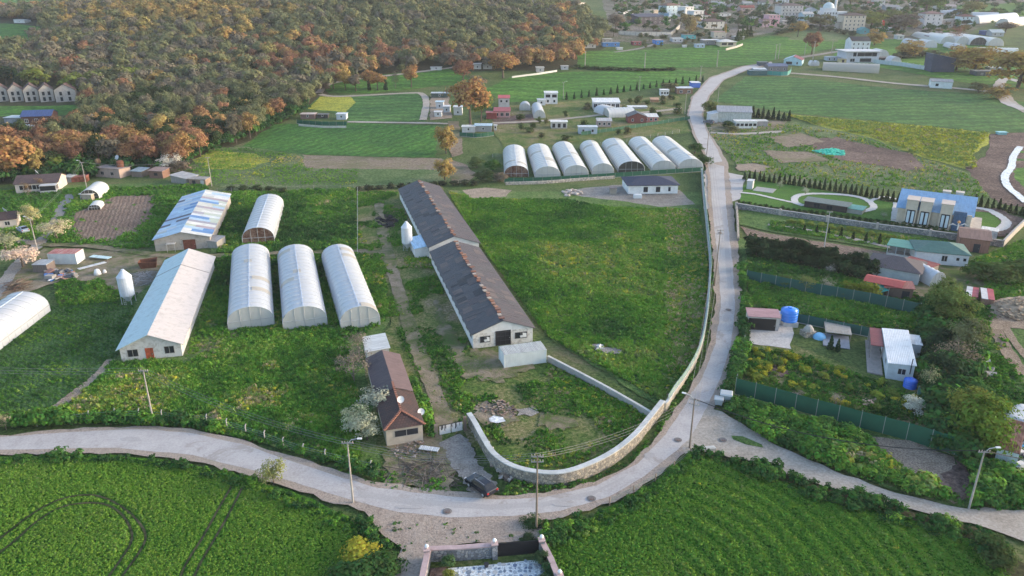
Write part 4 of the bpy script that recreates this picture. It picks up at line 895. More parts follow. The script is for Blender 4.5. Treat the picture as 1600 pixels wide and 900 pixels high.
def car(label, px, py, heading, col, kind='suv', Lc=4.5, px2=None):
    x, y, z = P(px, py); z = ht(x, y) + (.36 if y < 250 else .3)
    root = empty('parked_car', (x, y, z), heading, label, 'car'); b = pm(col, 'gloss')
    hw = .9; s = Lc/4.5
    prof = [(-2.2,.35),(-2.25,.75),(-2.1,.98),(-1.2,1.06),(-.55,1.5),(.2,1.62),(1.3,1.58),(2.0,1.15),(2.2,1.05),(2.25,.6),(2.15,.35)]
    if kind == 'sedan': prof = [(-2.2,.3),(-2.25,.6),(-2.1,.78),(-1.1,.9),(-.45,1.34),(.7,1.38),(1.45,1.0),(2.15,.95),(2.25,.6),(2.15,.3)]
    low = MB(); body = []
    def section(w_in, pts): return [(p[0]*s, w_in(p), p[1]) for p in pts]
    wz = lambda z_: hw if z_ < 1.0 else hw - (z_-1.0)*.42
    n = len(prof)
    low.add([(p[0]*s, -wz(p[1]), p[1]) for p in prof] + [(p[0]*s, wz(p[1]), p[1]) for p in prof], [tuple(range(n)), tuple(range(2*n-1, n-1, -1))] + [((i+1)%n, i, n+i, n+(i+1)%n) for i in range(n)])
    o = low.build('body', b, root)
    bv = o.modifiers.new('bevel', 'BEVEL'); bv.width = .09; bv.segments = 3; bv.angle_limit = math.radians(25)
    top = prof[4][1]; gm_ = pm((.012,.014,.018), 'gloss')
    g = MB(); g.add([(-1.12*s,-.72,1.12),(-.58*s,-.64,top-.02),(-.58*s,.64,top-.02),(-1.12*s,.72,1.12)], [(0,1,2,3)]); 
    g.v = [(a-.03, b_, c+.03) for a, b_, c in g.v]; g.build('windscreen', gm_, root)
    g = MB(); g.add([(1.95*s,-.72,1.19),(1.36*s,-.62,1.56),(1.36*s,.62,1.56),(1.95*s,.72,1.19)], [(3,2,1,0)]); g.v = [(a+.04, b_, c+.03) for a, b_, c in g.v]; g.build('rear_window', gm_, root)
    for sy in (-1, 1):
        g = MB(); yy = lambda z_: sy*(wz(z_)+.012)
        for (xa, xb) in ((-1.0,-.02),(.06,.9),(.98,1.55)):
            zt = min(top, 1.5); g.add([(xa*s, yy(1.08), 1.08),(xb*s, yy(1.08), 1.08),((xb-.1)*s, yy(zt-.06), zt-.06),((xa+.35 if xa < -.5 else xa)*s, yy(zt-.06), zt-.06)], [(0,1,2,3)])
        g.build('side_window', gm_, root)
        for sx in (-1.38, 1.38):
            wh = MB(); wh.tube([(sx*s, sy*.72, .34), (sx*s, sy*.93, .34)], .34, 14); wo = wh.build('wheel', pm((.015,.015,.016)), root)
            wh = MB(); wh.tube([(sx*s, sy*.93, .34), (sx*s, sy*.945, .34)], .2, 10); wh.build('rim', pm((.35,.35,.36),'gloss'), wo)
        g = MB(); g.box(-2.27*s, -2.12*s, sy*.72-.16, sy*.72+.16, .72, .9); g.build('headlight', pm((.6,.6,.62),'gloss'), root)
        g = MB(); g.box(2.14*s, 2.27*s, sy*.74-.14, sy*.74+.14, .8, 1.0); g.build('tail_light', pm((.35,.01,.01),'gloss'), root)
        g = MB(); g.box(-.9*s, -.7*s, sy*.92, sy*1.08, 1.02, 1.16); g.build('mirror', b, root)
        g = MB(); g.box(-.5*s, 1.3*s, sy*.55-.025, sy*.55+.025, top+.08, top+.13); g.build('roof_rail', pm((.25,.25,.26),'gloss'), root)
    return root
def heading(p, q): a, b = XY(*p), XY(*q); return math.atan2(b[1]-a[1], b[0]-a[0])
car('black estate car with roof rails turning out of the stony driveway', 752, 768, heading((733,750),(769,776)), (.012,.014,.022))
car('silver-blue car parked behind the left-edge cottage', 37, 364, heading((30,358),(46,368)), (.3,.36,.45), 'sedan')
car('dark grey car parked on the garden drive beside the asphalt road', 1107, 194, heading((1099,194),(1115,196)), (.08,.09,.12), 'suv')
# sheds along the forest edge
old = pm((.25,.2,.17),'wood'); oldr = pm((.2,.19,.2),'metal','x',(.28,.22,.2))
bld('farm_shed', 'ramshackle open shed with a wavy grey roof next to the rusty tank', 'shed', (150,276), (188,279), 5, 0, 2.6, 'my', -.4, pm((.35,.27,.24),'old'), oldr, win=[(0,.3,1.2,1.0,.9,'none'),(0,.7,1.2,1.0,.9,'none')])
x, y, z = P(156,268); e = empty('barrel_tank', (x,y,z+2.6), 0, 'orange-grey round drum standing on the ramshackle shed', 'drum'); mb = MB(); mb.lathe([(0,0),(.9,0),(.95,.1),(.95,.8),(.7,1.5),(0,1.8)], 14); mb.build('drum', pm((.35,.22,.12),'rust'), e, smooth=True)
bld('farm_shed', 'low dark shed with a bluish roof behind the garden at the forest edge', 'shed', (206,276), (222,277), 4, 0, 1.8, 'my', .3, old, pm((.28,.36,.42),'metal'))
bld('farm_shed', 'brown flat-roofed hen house at the forest edge', 'shed', (234,278), (255,279), 4, 0, 2.3, 'my', .3, pm((.22,.13,.1),'wood'), pm((.3,.22,.2),'metal'), win=[(0,.5,1.2,.8,.9,'dark')])
bld('farm_shed', 'collapsed grey plank shed in the row at the forest edge', 'shed', (268,286), (292,289), 5, 0, 1.9, 'mx', -.6, pm((.3,.29,.28),'wood'), pm((.35,.36,.38),'metal'))
bld('farm_shed', 'small brown shed with a white door at the end of the row', 'shed', (296,290), (322,291), 3.5, 0, 2.0, 'flat', 0, pm((.3,.22,.17),'wood'), pm((.3,.28,.26),'metal'), door=[(0,.8,.9,1.7,pm(G['white'])),(0,.3,.9,1.6,pm(G['dark']))], ov=.1)
bld('shelter', 'low grey roofed shelter beside the farmhouse gable', 'shed', (100,285), (112,285), 4, 0, 1.6, 'flat', 0, pm((.3,.3,.3),'old'), pm((.5,.52,.52),'metal'))
bld('hen_shed', 'little cream shed with a white lid roof beside the cream tunnel', 'shed', (127,314), (144,315), 2.6, 0, 2.0, 'flat', 0, pm((.42,.34,.28),'old'), pm((.6,.56,.52)), ov=.35)
bld('tool_shed', 'dark weathered shed with a grey roof in the scrap yard', 'shed', (53,427), (75,427), 3.2, 0, 1.9, 'flat', 0, pm((.17,.14,.13),'wood'), pm((.33,.37,.42),'metal'), ov=.1)
bld('farm_shed', 'rusty red tractor shelter behind the farmhouse', 'shed', (112,285), (136,284), 2.5, 0, 1.4, 'mx', .3, pm((.25,.09,.07),'rust'), pm((.3,.12,.1),'rust'), ov=.1)
def scrap(label, pts, n, cols, smin, smax, hmax, name='scrap_heap', cat='scrap heap', seed=1, kind='mix', mound=0):
    rr = random.Random(seed); x0, y0 = XY(*pts[0]); w = [XY(*p) for p in pts]
    cx = sum(p[0] for p in w)/len(w); cy = sum(p[1] for p in w)/len(w)
    root = empty(name, (cx, cy, ht(cx, cy)), 0, label, cat); arr = np.array(w)
    groups = {}
    k = 0; xs = arr[:,0]; ys = arr[:,1]
    while k < n:
        X = rr.uniform(xs.min(), xs.max()); Y = rr.uniform(ys.min(), ys.max())
        if not inpoly(np.array([X]), np.array([Y]), arr)[0]: continue
        k += 1; c = rr.choice(cols); s = rr.uniform(smin, smax)
        mb = groups.setdefault(c, MB()); d = (1 - min(1, math.hypot(X-cx, Y-cy)/(.6*max(xs.max()-xs.min(), ys.max()-ys.min())+.01)))
        M_ = Matrix.Translation((X-cx, Y-cy, ht(X,Y)-ht(cx,cy)+.1 + hmax*d*rr.random())) @ Matrix.Rotation(rr.uniform(0,6.3),4,'Z') @ Matrix.Rotation(rr.uniform(-.5,.5),4,'X')
        a, b, cc = (s, s*rr.uniform(.3,.9), s*rr.uniform(.05,.4)) if kind != 'stick' else (s*2, .05, .05)
        bx = MB(); bx.box(-a/2,a/2,-b/2,b/2,0,cc)
        mb.add([tuple(M_ @ Vector(v)) for v in bx.v], bx.f)
    for c, mb in groups.items(): tag(mb.build('scrap_pieces' if cat != 'rubble' else 'rubble_pieces', pm(c,'plaster'), root), kind='stuff')
    if mound:
        m2 = MB(); vs = []; N = 22; x0, x1, y0, y1 = xs.min(), xs.max(), ys.min(), ys.max()
        for j in range(N+1):
            for i in range(N+1):
                u, v = i/N*2-1, j/N*2-1; g = max(0, 1-(u*u+v*v))**.6; X = (x0+x1)/2+u*(x1-x0)*.5; Y = (y0+y1)/2+v*(y1-y0)*.5
                vs.append((X-cx+rr.uniform(-.15,.15), Y-cy+rr.uniform(-.15,.15), ht(X,Y)-ht(cx,cy) - .1 + mound*g*(.8+.4*rr.random())))
        m2.add(vs, [(j*(N+1)+i, j*(N+1)+i+1, (j+1)*(N+1)+i+1, (j+1)*(N+1)+i) for j in range(N) for i in range(N)]); m2.build('mound', pm(cols[0],'plaster'), root)
    return root
scrap('heap of scrap sheets and a blue tarpaulin below the red-roofed container', [(72,424),(116,424),(120,436),(80,440)], 60, [(.6,.62,.64),(.05,.06,.08),(.1,.2,.45),(.3,.28,.26),(.4,.2,.15)], .6, 1.8, .5, seed=3)
scrap('tangled heap of brown branches and wood at the edge of the scrap yard', [(8,446),(40,436),(44,452),(14,462)], 120, [(.1,.07,.05),(.18,.1,.07),(.22,.18,.14)], .8, 2.2, 1.0, 'branch_heap', 'brush pile', 4, 'stick')
scrap('pile of grey sticks beside the long white shed', [(212,428),(240,424),(236,446),(212,450)], 160, [(.3,.29,.29),(.22,.21,.21),(.4,.39,.38)], .7, 1.6, .7, 'stick_pile', 'wood pile', 5, 'stick')
scrap('charred black heap in the farmyard', [(588,340),(614,338),(620,352),(604,358),(590,350)], 90, [(.012,.012,.014),(.03,.028,.03)], .4, 1.2, .4, 'burnt_heap', 'ash heap', 6)
scrap('rubble of stones and bricks in front of the tiled cottage', [(608,700),(660,690),(676,712),(625,722)], 220, [(.25,.18,.15),(.33,.28,.25),(.15,.12,.1)], .12, .45, .6, 'rubble_pile', 'rubble', 7)
scrap('heap of dead branches near the road below the cottage', [(610,725),(700,715),(715,762),(620,755)], 240, [(.12,.095,.08),(.2,.17,.15),(.08,.07,.06)], .8, 2.4, .5, 'branch_heap', 'brush pile', 8, 'stick')
scrap('mixed stones and litter along the inner foot of the curved wall', [(735,668),(745,668),(790,735),(800,752),(785,752)], 90, [(.3,.25,.2),(.4,.38,.36),(.14,.11,.09)], .25, 1.0, .3, 'rubble_pile', 'rubble', 9)
scrap('reddish earth and brick rubble around the farmyard puddle', [(740,634),(785,626),(812,645),(800,655),(755,648)], 260, [(.24,.17,.14),(.3,.24,.2),(.07,.06,.055)], .12, .5, .5, 'rubble_pile', 'rubble', 10)
scrap('pile of broken pale concrete by the new white house', [(878,300),(900,296),(910,304),(884,308)], 60, [(.42,.36,.32),(.5,.45,.42)], .4, 1.2, .6, 'rubble_pile', 'rubble', 11)
scrap('turquoise plastic crates strewn across the pasture', [(1268,236),(1300,233),(1320,237),(1318,244),(1290,243)], 420, [(.04,.5,.36),(.03,.4,.3),(.1,.55,.42)], .5, 1.1, .25, 'crate_scatter', 'crates', 12)
scrap('broken pale stones among trees at the right edge', [(1492,575),(1540,560),(1560,590),(1510,595)], 60, [(.4,.38,.36),(.5,.49,.48),(.2,.15,.12)], .5, 1.6, .3, 'rubble_pile', 'rubble', 13)
scrap('jumble of junk beside the rusty-roofed trailer at the right edge', [(1588,700),(1640,690),(1640,745),(1590,738)], 80, [(.5,.5,.52),(.1,.1,.12),(.1,.35,.6),(.4,.3,.2)], .5, 1.4, .6, seed=14)
scrap('large straw coloured manure heap at the right edge', [(1550,480),(1590,468),(1640,470),(1640,500),(1590,504),(1560,496)], 700, [(.36,.28,.2),(.44,.35,.25),(.3,.22,.16)], .2, .7, 2.2, 'straw_heap', 'straw heap', 15, mound=1.8)
scrap('low heap of stubble litter in the enclosed garden', [(1345,627),(1368,625),(1372,633),(1350,635)], 30, [(.4,.3,.27),(.32,.25,.2)], .3, .7, .2, 'rubble_pile', 'rubble', 16)
scrap('small white rubble heap in the weedy field', [(930,541),(940,539),(942,548),(932,549)], 20, [(.5,.5,.5)], .4, 1.0, .3, 'rubble_pile', 'rubble', 17)
x, y, z = P(233,418); e = empty('rusty_bin', (x,y,z), .3, 'rusty brown skip with a ragged rim near the stick pile', 'skip'); mb = MB(); mb.add([(-1.5,-.9,0),(1.5,-.9,0),(1.5,.9,0),(-1.5,.9,0),(-1.9,-1.2,1.7),(1.9,-1.2,1.5),(1.8,1.2,1.8),(-1.8,1.2,1.6)], [(0,3,2,1),(0,1,5,4),(1,2,6,5),(2,3,7,6),(3,0,4,7)]); o = mb.build('hull', pm((.14,.06,.04),'rust'), e); o.modifiers.new('s','SOLIDIFY').thickness = .06
mb = MB(); mb.tube([(-1.9,-1.2,1.7),(1.9,-1.2,1.5),(1.8,1.2,1.8),(-1.8,1.2,1.6),(-1.9,-1.2,1.7)], .07, 5); mb.build('rim', pm((.18,.08,.05),'rust'), e)
def panel(label, A, B, C, h, col, t=.12, name='roof_panel', cat='roof panel'):
    loc, ang, W, L = rect(A, B, C, h); e = empty(name, loc, ang, label, cat)
    mb = MB(); mb.box(-W/2, W/2, -L/2, L/2, h, h+t); mb.build('sheet', col, e)
    mb = MB()
    for i in range(int(W/.5)): mb.box(-W/2+.5*i+.2, -W/2+.5*i+.28, -L/2+.02, L/2-.02, h+t, h+t+.04)
    if mb.v: mb.build('ribs', col, e)
    if h > .4:
        for sx in (-1,1):
            for sy in (-1,1): mb = MB(); mb.box(-.05,.05,-.05,.05,0,h); mb.build('leg', pm((.3,.25,.2),'wood'), e, loc=(sx*(W/2-.1), sy*(L/2-.1), 0))
    return e
panel('long pale blue sheet lying right of the red-roofed container', (139,402), (168,405), 1.4, .6, pm((.45,.62,.7),'metal'))
panel('long white panels lying on the dirt below the pale blue sheet', (124,422), (167,411), 1.2, .1, pm((.7,.7,.7),'metal'))
for (px_,py_,w1,h1,lb) in [(153,430,1.6,1.5,'white fabric bundle standing on the grass by the scrap yard'),(164,427,.9,.9,'small white block beside the white bundle')]:
    x,y,z = P(px_,py_); e = empty('white_bundle', (x,y,z), .4, lb, 'bundle'); mb = MB(); mb.lathe([(0,0),(w1*.5,.05),(w1*.42,h1*.5),(w1*.3,h1*.85),(0,h1)], 9); mb.build('wrap', pm((.7,.7,.7)), e, smooth=True)
# ------------------------------------------------------------------ centre and right buildings
slateblue = pm((.05,.065,.11), 'tile', 'x', (.035,.045,.08))
r, W, L = bld('bungalow', 'new white bungalow with a slate blue hip roof', 'house', (980,290), (1063,289), (1057,275), 3.0, 3.0, 'hip', 1.5, pm((.7,.72,.74),'plaster'), slateblue, ov=.5, t=.15)
for u in (.35,.6): put_window(r, W, L, 0, u, 1.3, 1.5, .9, 'dark')
put_window(r, W, L, 0, .83, .7, 1.2, 1.1, 'dark')
mb = MB(); mb.box(-W/2-.1, W/2+.1, -L/2-.1, L/2+.1, -.5, .35); mb.build('plinth', pm((.3,.29,.28),'stone'), r)
bld('garden_shed', 'tiny grey shelter left of the new white bungalow', 'shed', (953,305), (963,305), 2, 0, 2.0, 'flat', 0, pm((.3,.28,.25),'wood'), pm((.15,.12,.12),'metal'), ov=.2)
x,y,z = P(996,310); e = empty('covered_stack', (x,y,z), 0, 'white wrapped pallet stack in front of the new bungalow', 'pallet'); mb = MB(); mb.box(-1.2,1.2,-.6,.6,.15,1.1); mb.box(-.9,.9,-.45,.45,1.1,1.25); mb.build('wrap', pm((.65,.67,.7)), e); mb = MB(); mb.box(-1.3,1.3,-.7,.7,0,.15); mb.build('pallet', old, e)
# villa
vb = pm((.2,.36,.55), 'metal', 'x', (.16,.3,.48)); vbt = pm((.1,.22,.42), 'tile', 'x', (.08,.18,.34)); vc = pm((.56,.49,.4), 'plaster'); vd = pm((.07,.14,.25),'metal')
loc, ang, W, L = rect((1399,347), (1513,363), 15, 0)
r = empty('villa', loc, ang, 'large cream villa with a bright blue metal roof and tall dormers', 'villa')
wall_mb(W, L, 4.2, 'gx', 3.0).build('wall', vc, r); roofs(r, W, L, 4.2, 'gx', 3.0, vb, .5, .12)
for i, u in enumerate((.19,.38,.66)):
    xx = (u-.5)*W; d = MB(); d.box(-1.35,1.35,-1.2,3.2,-.4,6.6); dd = d.build('dormer_tower', vc, r, loc=(xx,-L/2,0))
    d = MB(); d.box(-1.5,1.5,-1.35,3.3,6.6,6.75); d.build('parapet_cap', pm((.5,.42,.36)), dd)
    d = MB(); d.box(-1.0,1.0,-1.29,-1.2,.4,4.1); d.build('window_surround', pm((.02,.02,.025)), dd)
    for s in (-.5,.5): d = MB(); d.box(-.32,.32,-1.32,-1.29,.7,3.8); d.build('pane', pm((.5,.6,.66),'gloss'), dd, loc=(s,0,0))
for u0, u1 in ((.04,.12),(.47,.56)): d = MB(); d.box((u0-.5)*W, (u1-.5)*W, -.25, .02, -.3, 4.15); d.build('pilaster', pm((.5,.43,.34),'plaster'), r, loc=(0,-L/2,0))
d = MB(); d.box((.76-.5)*W, (.93-.5)*W, -.5, .02, -.3, 5.0); d.build('blue_bay', vd, r, loc=(0,-L/2,0))
d = MB(); d.box((.94-.5)*W, .5*W+.02, -.5, .02, -.3, 4.4); d.build('pilaster', vc, r, loc=(0,-L/2,0))
for u, v in ((.6,.68),(.78,.72)):
    d = MB(); d.box(-.9,.9,-.9,.9,5.0,7.4); d.box(-1.0,1.0,-1.0,1.0,7.4,7.6); d.build('chimney', pm((.5,.45,.4),'plaster'), r, loc=((u-.5)*W,(v-.5)*L-.5,0))
for i in range(7): d = MB(); d.lathe([(0,0),(.25,0),(.25,.4),(.35,.5),(0,.7)], 8); d.build('roof_vent', pm((.6,.62,.64)), r, loc=((.12+.1*i-.5)*W, L/2-.2, 4.2+.35))
d = MB(); d.box(-W/2-1.2, -W/2, -L/2, L/2, -.2, .25); d.build('terrace', pm((.42,.4,.38),'concrete'), r); d = MB(); d.box(W/2, W/2+2.6, -L/2, L/2, -.2, .25); d.build('terrace', pm((.42,.4,.38),'concrete'), r)
# garden pavilion
bld('garden_pavilion', 'long dark low pavilion inside the villa ring path', 'pavilion', (1256,324), (1322,334), 4.5, 0, 1.9, 'flat', 0, pm((.06,.05,.05),'wood'), pm((.07,.1,.1),'metal','x',(.1,.13,.13)), ov=.4, win=[(0,.3,1.6,1.1,.5,'dark'),(0,.6,1.6,1.1,.5,'dark')])
bld('pool_cover', 'teal flat roofed end beside the long dark pavilion', 'pavilion', (1321,333), (1346,337), 4.5, 0, 1.4, 'flat', 0, pm((.3,.3,.28)), pm((.06,.3,.27),'metal'), ov=.2)
bld('gate_hut', 'small white hut at the villa entrance', 'hut', (1166,296), (1175,297), 2.6, 0, 2.6, 'flat', 0, pm(G['white']), pm(G['white']), ov=.15)
loc, ang, W, L = rect((1176,299), (1207,303), 5, 0); e = empty('deck', loc, ang, 'pale slatted deck beside the villa entrance hut', 'deck')
dm = MB().box(-W/2, W/2, -.2, .2, .05, .35).mesh('deck_board', pm((.5,.48,.46),'wood'))
for i in range(8): obj('deck_board', dm, e, (0, -L/2+L*(i+.5)/8, 0))
# green roofed house
gr1 = pm((.07,.24,.2),'metal','y',(.06,.2,.17)); gr2 = pm((.045,.12,.11),'metal','y',(.06,.15,.13))
r, W, L = bld('house', 'white house under a low green metal roof below the villa wall', 'house', (1430,392), (1519,400), (1524,383), 3.0, 3.0, 'hip', 1.5, pm((.66,.67,.7),'plaster'), gr2, ov=.4)
put_window(r, W, L, 0, .55, 1.2, 1.3, 1.1); put_window(r, W, L, 0, .8, .7, .7, 1.5); put_window(r, W, L, 0, .93, .7, .7, 1.5)
loc, ang, W1, L1 = rect((1387,384), (1430,391), 5.5, 2.6)
a_ = MB(); a_.box(-W1/2-.2, W1/2, -L1/2-.3, L1/2+.3, 2.75, 2.87); e = empty('veranda', loc, ang, 'open veranda with a light green roof joined to the green-roofed house', 'veranda'); a_.build('roof', gr1, e)
for i in range(4): c = MB(); c.box(-.08,.08,-.08,.08,0,2.75); c.build('post', pm(G['white']), e, loc=(-W1/2+.1+(W1-.3)*i/3, -L1/2, 0))
c = MB(); c.box(-W1/2, W1/2-.1, -L1/2-.05, -L1/2+.05, 0, 1.0); c.build('balustrade', pm((.6,.58,.55)), e); c = MB(); c.box(-W1/2, W1/2, -L1/2+.1, L1/2, -.3, .12); c.build('floor', pm((.35,.3,.27),'concrete'), e)
c = MB(); c.box(-W1/2, W1/2-.1, L1/2-.1, L1/2, 0.12, 2.75); c.build('back_wall', pm((.3,.29,.28),'plaster'), e)
x,y,z = P(1490,384); e = empty('wind_ornament', (x,y,ht(x,y)+4), 0, 'white winged ornament with an orange top on the green roof', 'ornament')
mb = MB(); mb.tube([(0,0,0),(0,0,1.6)], .15, 6); mb.build('stem', pm(G['white']), e); mb = MB(); mb.lathe([(0,1.5),(.35,1.7),(.3,2.1),(0,2.3)], 8); mb.build('finial', pm((.5,.25,.1)), e)
for s in (-1,1): mb = MB(); mb.add([(0,0,.9),(s*1.4,0,1.7),(s*2.4,0,.9),(s*1.4,0,1.3)], [(0,1,2,3)]); o = mb.build('wing', pm(G['white']), e); o.modifiers.new('s','SOLIDIFY').thickness = .08
r, W, L = bld('barn', 'brown-roofed wooden barn behind the green-roofed house', 'barn', (1496,391), (1543,397), 9, 0, 3.2, 'gx', .9, pm((.3,.16,.12),'wood'), pm((.17,.09,.075),'metal','x'), door=[(0,.6,1.2,2,pm(G['dark']))])
bld('garden_store', 'white flat roofed store behind the brown-roofed barn', 'shed', (1530,372), (1556,376), 3, 0, 2.2, 'flat', 0, pm((.5,.5,.5),'old'), pm((.6,.6,.6),'metal'), ov=.1)
r, W, L = bld('house', 'house with a grey hip roof of dark shingles behind the dark hedge', 'house', (1352,413), (1441,429), (1459,411), 2.9, 2.9, 'hip', 1.6, pm((.4,.42,.44),'plaster'), pm((.12,.105,.115),'tile','x',(.09,.08,.09)), ov=.5)
put_window(r, W, L, 1, .4, 1.2, 1.2, 1.0)
bld('lean_to_shed', 'rust-red lean-to roof beside the grey hip-roofed house', 'shed', (1444,437), (1464,428), 6, 0, 2.2, 'flat', 0, pm((.3,.25,.22),'wood'), pm((.24,.06,.05),'metal'), ov=.2)
r, W, L = bld('cabin', 'teal wooden cabin with a bright red metal roof', 'cabin', (1349,438), (1410,450), (1411,438), 2.6, 2.5, 'gx', .5, pm((.05,.32,.33),'wood'), pm((.35,.05,.05),'metal','x',(.28,.045,.045)), ov=.3, win=[(0,.25,1.3,.9,1.0,'dark')])
bld('wood_shed', 'brown plank shed with an open dark doorway next to the teal cabin', 'shed', (1381,465), (1424,470), 4, 0, 2.2, 'mx', .3, pm((.2,.14,.11),'wood'), pm((.26,.07,.06),'metal'), door=[(0,.75,1.2,1.8,pm(G['dark']))])
x,y,z = P(1370,461); e = empty('shade_sail', (x,y,z), heading((1350,450),(1380,459)), 'teal triangular awning in front of the brown plank shed', 'awning')
mb = MB(); mb.add([(-2.6,0,2.3),(2.4,-.4,1.9),(2.2,-2.2,1.6),(-2.2,1.2,2.4)], [(0,1,2),(0,2,1)]); mb.v[2]=(1.6,-2.0,1.7); mb.f=[(0,2,1,3)]; o = mb.build('cloth', pm((.03,.3,.28)), e); o.modifiers.new('s','SOLIDIFY').thickness=.05
for p in ((-2.5,0),(2.3,-.4)): mb = MB(); mb.tube([(p[0],p[1],0),(p[0],p[1],2.3)], .05, 5); mb.build('post', steel, e)
tunnel('rounded white plastic shelter half hidden by the bushy tree', (1452,449), (1476,447), 7.0, 0, (), .5, 3.2, 5, film_w, None, band=False)
# carport with pink roof
r, W, L = bld('carport', 'open garage with a faded pink roof on the concrete yard', 'garage', (1169,494), (1221,497), (1221,485), 2.9, 2.8, 'my', .2, pm((.45,.42,.4),'old'), pm((.42,.24,.25),'metal','y'), ov=.2)
put_door(r, W, L, 0, .45, 4.6, 2.4, pm((.025,.022,.02)), 0, 'opening'); 
bld('annex', 'white flat topped cupboard beside the open garage', 'shed', (1217,508), (1224,508), 1.5, 0, 2.1, 'flat', 0, pm((.55,.55,.55)), pm((.6,.6,.6)), ov=.05)
x,y,z = P(1209,511); e = empty('planter_bin', (x,y,z), 0, 'little white bin in front of the open garage', 'bin'); mb = MB(); mb.lathe([(0,0),(.35,0),(.42,.9),(.46,1.0),(0,1.05)], 10); mb.build('bin', pm(G['white']), e)
# white roofed house right
r, W, L = bld('house', 'small pale blue house with a flat white sheet roof and white window', 'house', (1387,568), (1432,573), (1419,518), 2.9, 2.8, 'mx', .25, pm((.5,.55,.6),'plaster'), pm((.68,.7,.72),'metal','x',(.6,.62,.64)), ov=.2)
put_window(r, W, L, 0, .55, 1.2, 1.0, 1.2, 'white'); put_window(r, W, L, 3, .25, 1.2, 1.0, 1.2, 'white'); put_door(r, W, L, 3, .6, 1.0, 2.0, pm((.3,.3,.32)))
c = MB(); c.tube([(W*.36,-L/2-.15,1.5),(W*.36,-L/2-.15,4.2)], .08, 6); c.build('stove_pipe', pm(G['dark']), r)
loc, ang, W1, L1 = rect((1361,539), (1381,541), (1378,514), 2.7)
e = empty('porch', loc, ang, 'maroon sheet porch roof beside the small pale blue house', 'porch')
c = MB(); c.box(-W1/2, W1/2, -L1/2, L1/2, 2.6, 2.7); c.build('roof', pm((.2,.045,.055),'metal','y'), e)
for sx in (-1,1):
    for i in range(3): c = MB(); c.box(-.06,.06,-.06,.06,0,2.6); c.build('post', pm((.3,.25,.22),'wood'), e, loc=(sx*(W1/2-.1), -L1/2+.1+(L1-.2)*i/2, 0))
c = MB(); c.box(-W1/2-.3,W1/2,-L1/2-5.5,L1/2,-.1,.22); c.build('floor', pm((.34,.3,.28),'concrete'), e)
c = MB(); c.box(-W1/2,W1/2-.2,L1/2-.1,L1/2,.22,2.6); c.build('back_wall', pm((.4,.38,.36),'plaster'), e)
bld('annex', 'white roofed annex behind the small pale blue house', 'annex', (1424,539), (1442,540), (1437,525), 2.4, 2.4, 'flat', 0, pm((.5,.55,.6),'plaster'), pm((.66,.68,.7),'metal'), ov=.15)
# small yard structures
panel('low lattice trellis roof behind the grey paved yard', (1290,519), (1331,524), (1330,508), 1.2, pm((.35,.32,.28),'old'), name='trellis', cat='trellis')
panel('grey paved yard square behind the small garden', (1286,540), (1328,546), (1331,527), .12, pm((.3,.32,.36),'concrete'), name='paving', cat='paving')
x,y,z = P(1280,528); e = empty('blue_cover', (x,y,z), 0, 'blue-white covered round pool beside the lattice', 'cover'); mb = MB(); mb.lathe([(0,.9),(.6,.85),(1.1,.5),(1.15,0)], 12); mb.build('cover', pm((.2,.45,.7)), e, smooth=True)
x,y,z = P(1262,524); e = empty('stone_oven', (x,y,z), .3, 'small grey stone oven beside the blue water tank', 'oven'); mb = MB(); mb.box(-1.1,1.1,-.9,.9,0,1.0); mb.build('base', pm((.3,.28,.25),'stone'), e); mb = MB(); mb.lathe([(.9,1.0),(.85,1.4),(.5,1.9),(0,2.1)], 10); mb.build('dome', pm((.35,.33,.3),'plaster'), e)
# right edge objects
def redwhite(lb, A, B, C, h, hgt): 
    loc, ang, W, L = rect(A, B, C, h); e = empty('covered_stack', loc, ang, lb, 'shed')
    mb = MB(); mb.box(-W/2+.1, W/2-.1, -L/2+.1, L/2-.1, 0, hgt); mb.build('body', pm((.35,.2,.15),'wood'), e)
    mb = MB(); mb.box(-W/2, .0, -L/2, L/2, hgt, hgt+.1); mb.build('roof_sheet', pm((.65,.64,.64),'metal','y'), e)
    mb = MB(); mb.box(.0, W/2, -L/2, L/2, hgt+.02, hgt+.12); mb.build('roof_sheet', pm((.45,.1,.12),'metal','y'), e)
redwhite('red and white roofed hut standing alone beside the bushy trees', (1500,509), (1519,517), (1516,494), 1.9, 1.8)
redwhite('red and white roofed hut, rightmost of the cluster near the straw heap', (1534,465), (1555,470), (1552,452), 1.6, 1.5)
redwhite('red and white roofed hut, left one of the cluster near the straw heap', (1509,460), (1528,466), (1530,450), 1.2, 1.1)
tunnel('grey metal half-barrel shelter under the trees at the right', (1512,546), (1532,557), (1524,533), .2, (), .4, 2.2, 4, film_p, None, end='open', band=False)
# plastic covered stack and trailer
loc, ang, W, L = rect((1556,660), (1620,685), 7, 1.4); e = empty('covered_stack', loc, ang, 'stack under a crumpled white plastic cover at the right edge', 'covered stack')
mb = MB(); mb.box(-W/2, W/2, -L/2, L/2, 0, 1.4); mb.build('stack', pm((.12,.08,.07),'wood'), e)
mb = MB(); N = 12; vs = []
for j in range(N+1):
    for i in range(N+1):
        u, v = i/N, j/N; ed = min(u,1-u,v,1-v); vs.append(((u-.5)*(W+.5), (v-.5)*(L+.5), 1.2 + min(1,ed*6)*1.4 + random.uniform(-.12,.12)))
mb.add(vs, [(j*(N+1)+i, j*(N+1)+i+1, (j+1)*(N+1)+i+1, (j+1)*(N+1)+i) for j in range(N) for i in range(N)]); mb.build('plastic_cover', film_w, e, smooth=True)
loc, ang, W, L = rect((1551,728), (1585,736), (1597,688), 0); e = empty('trailer', loc, ang, 'old box trailer with a rusty ribbed roof and pale ribbed end', 'trailer')
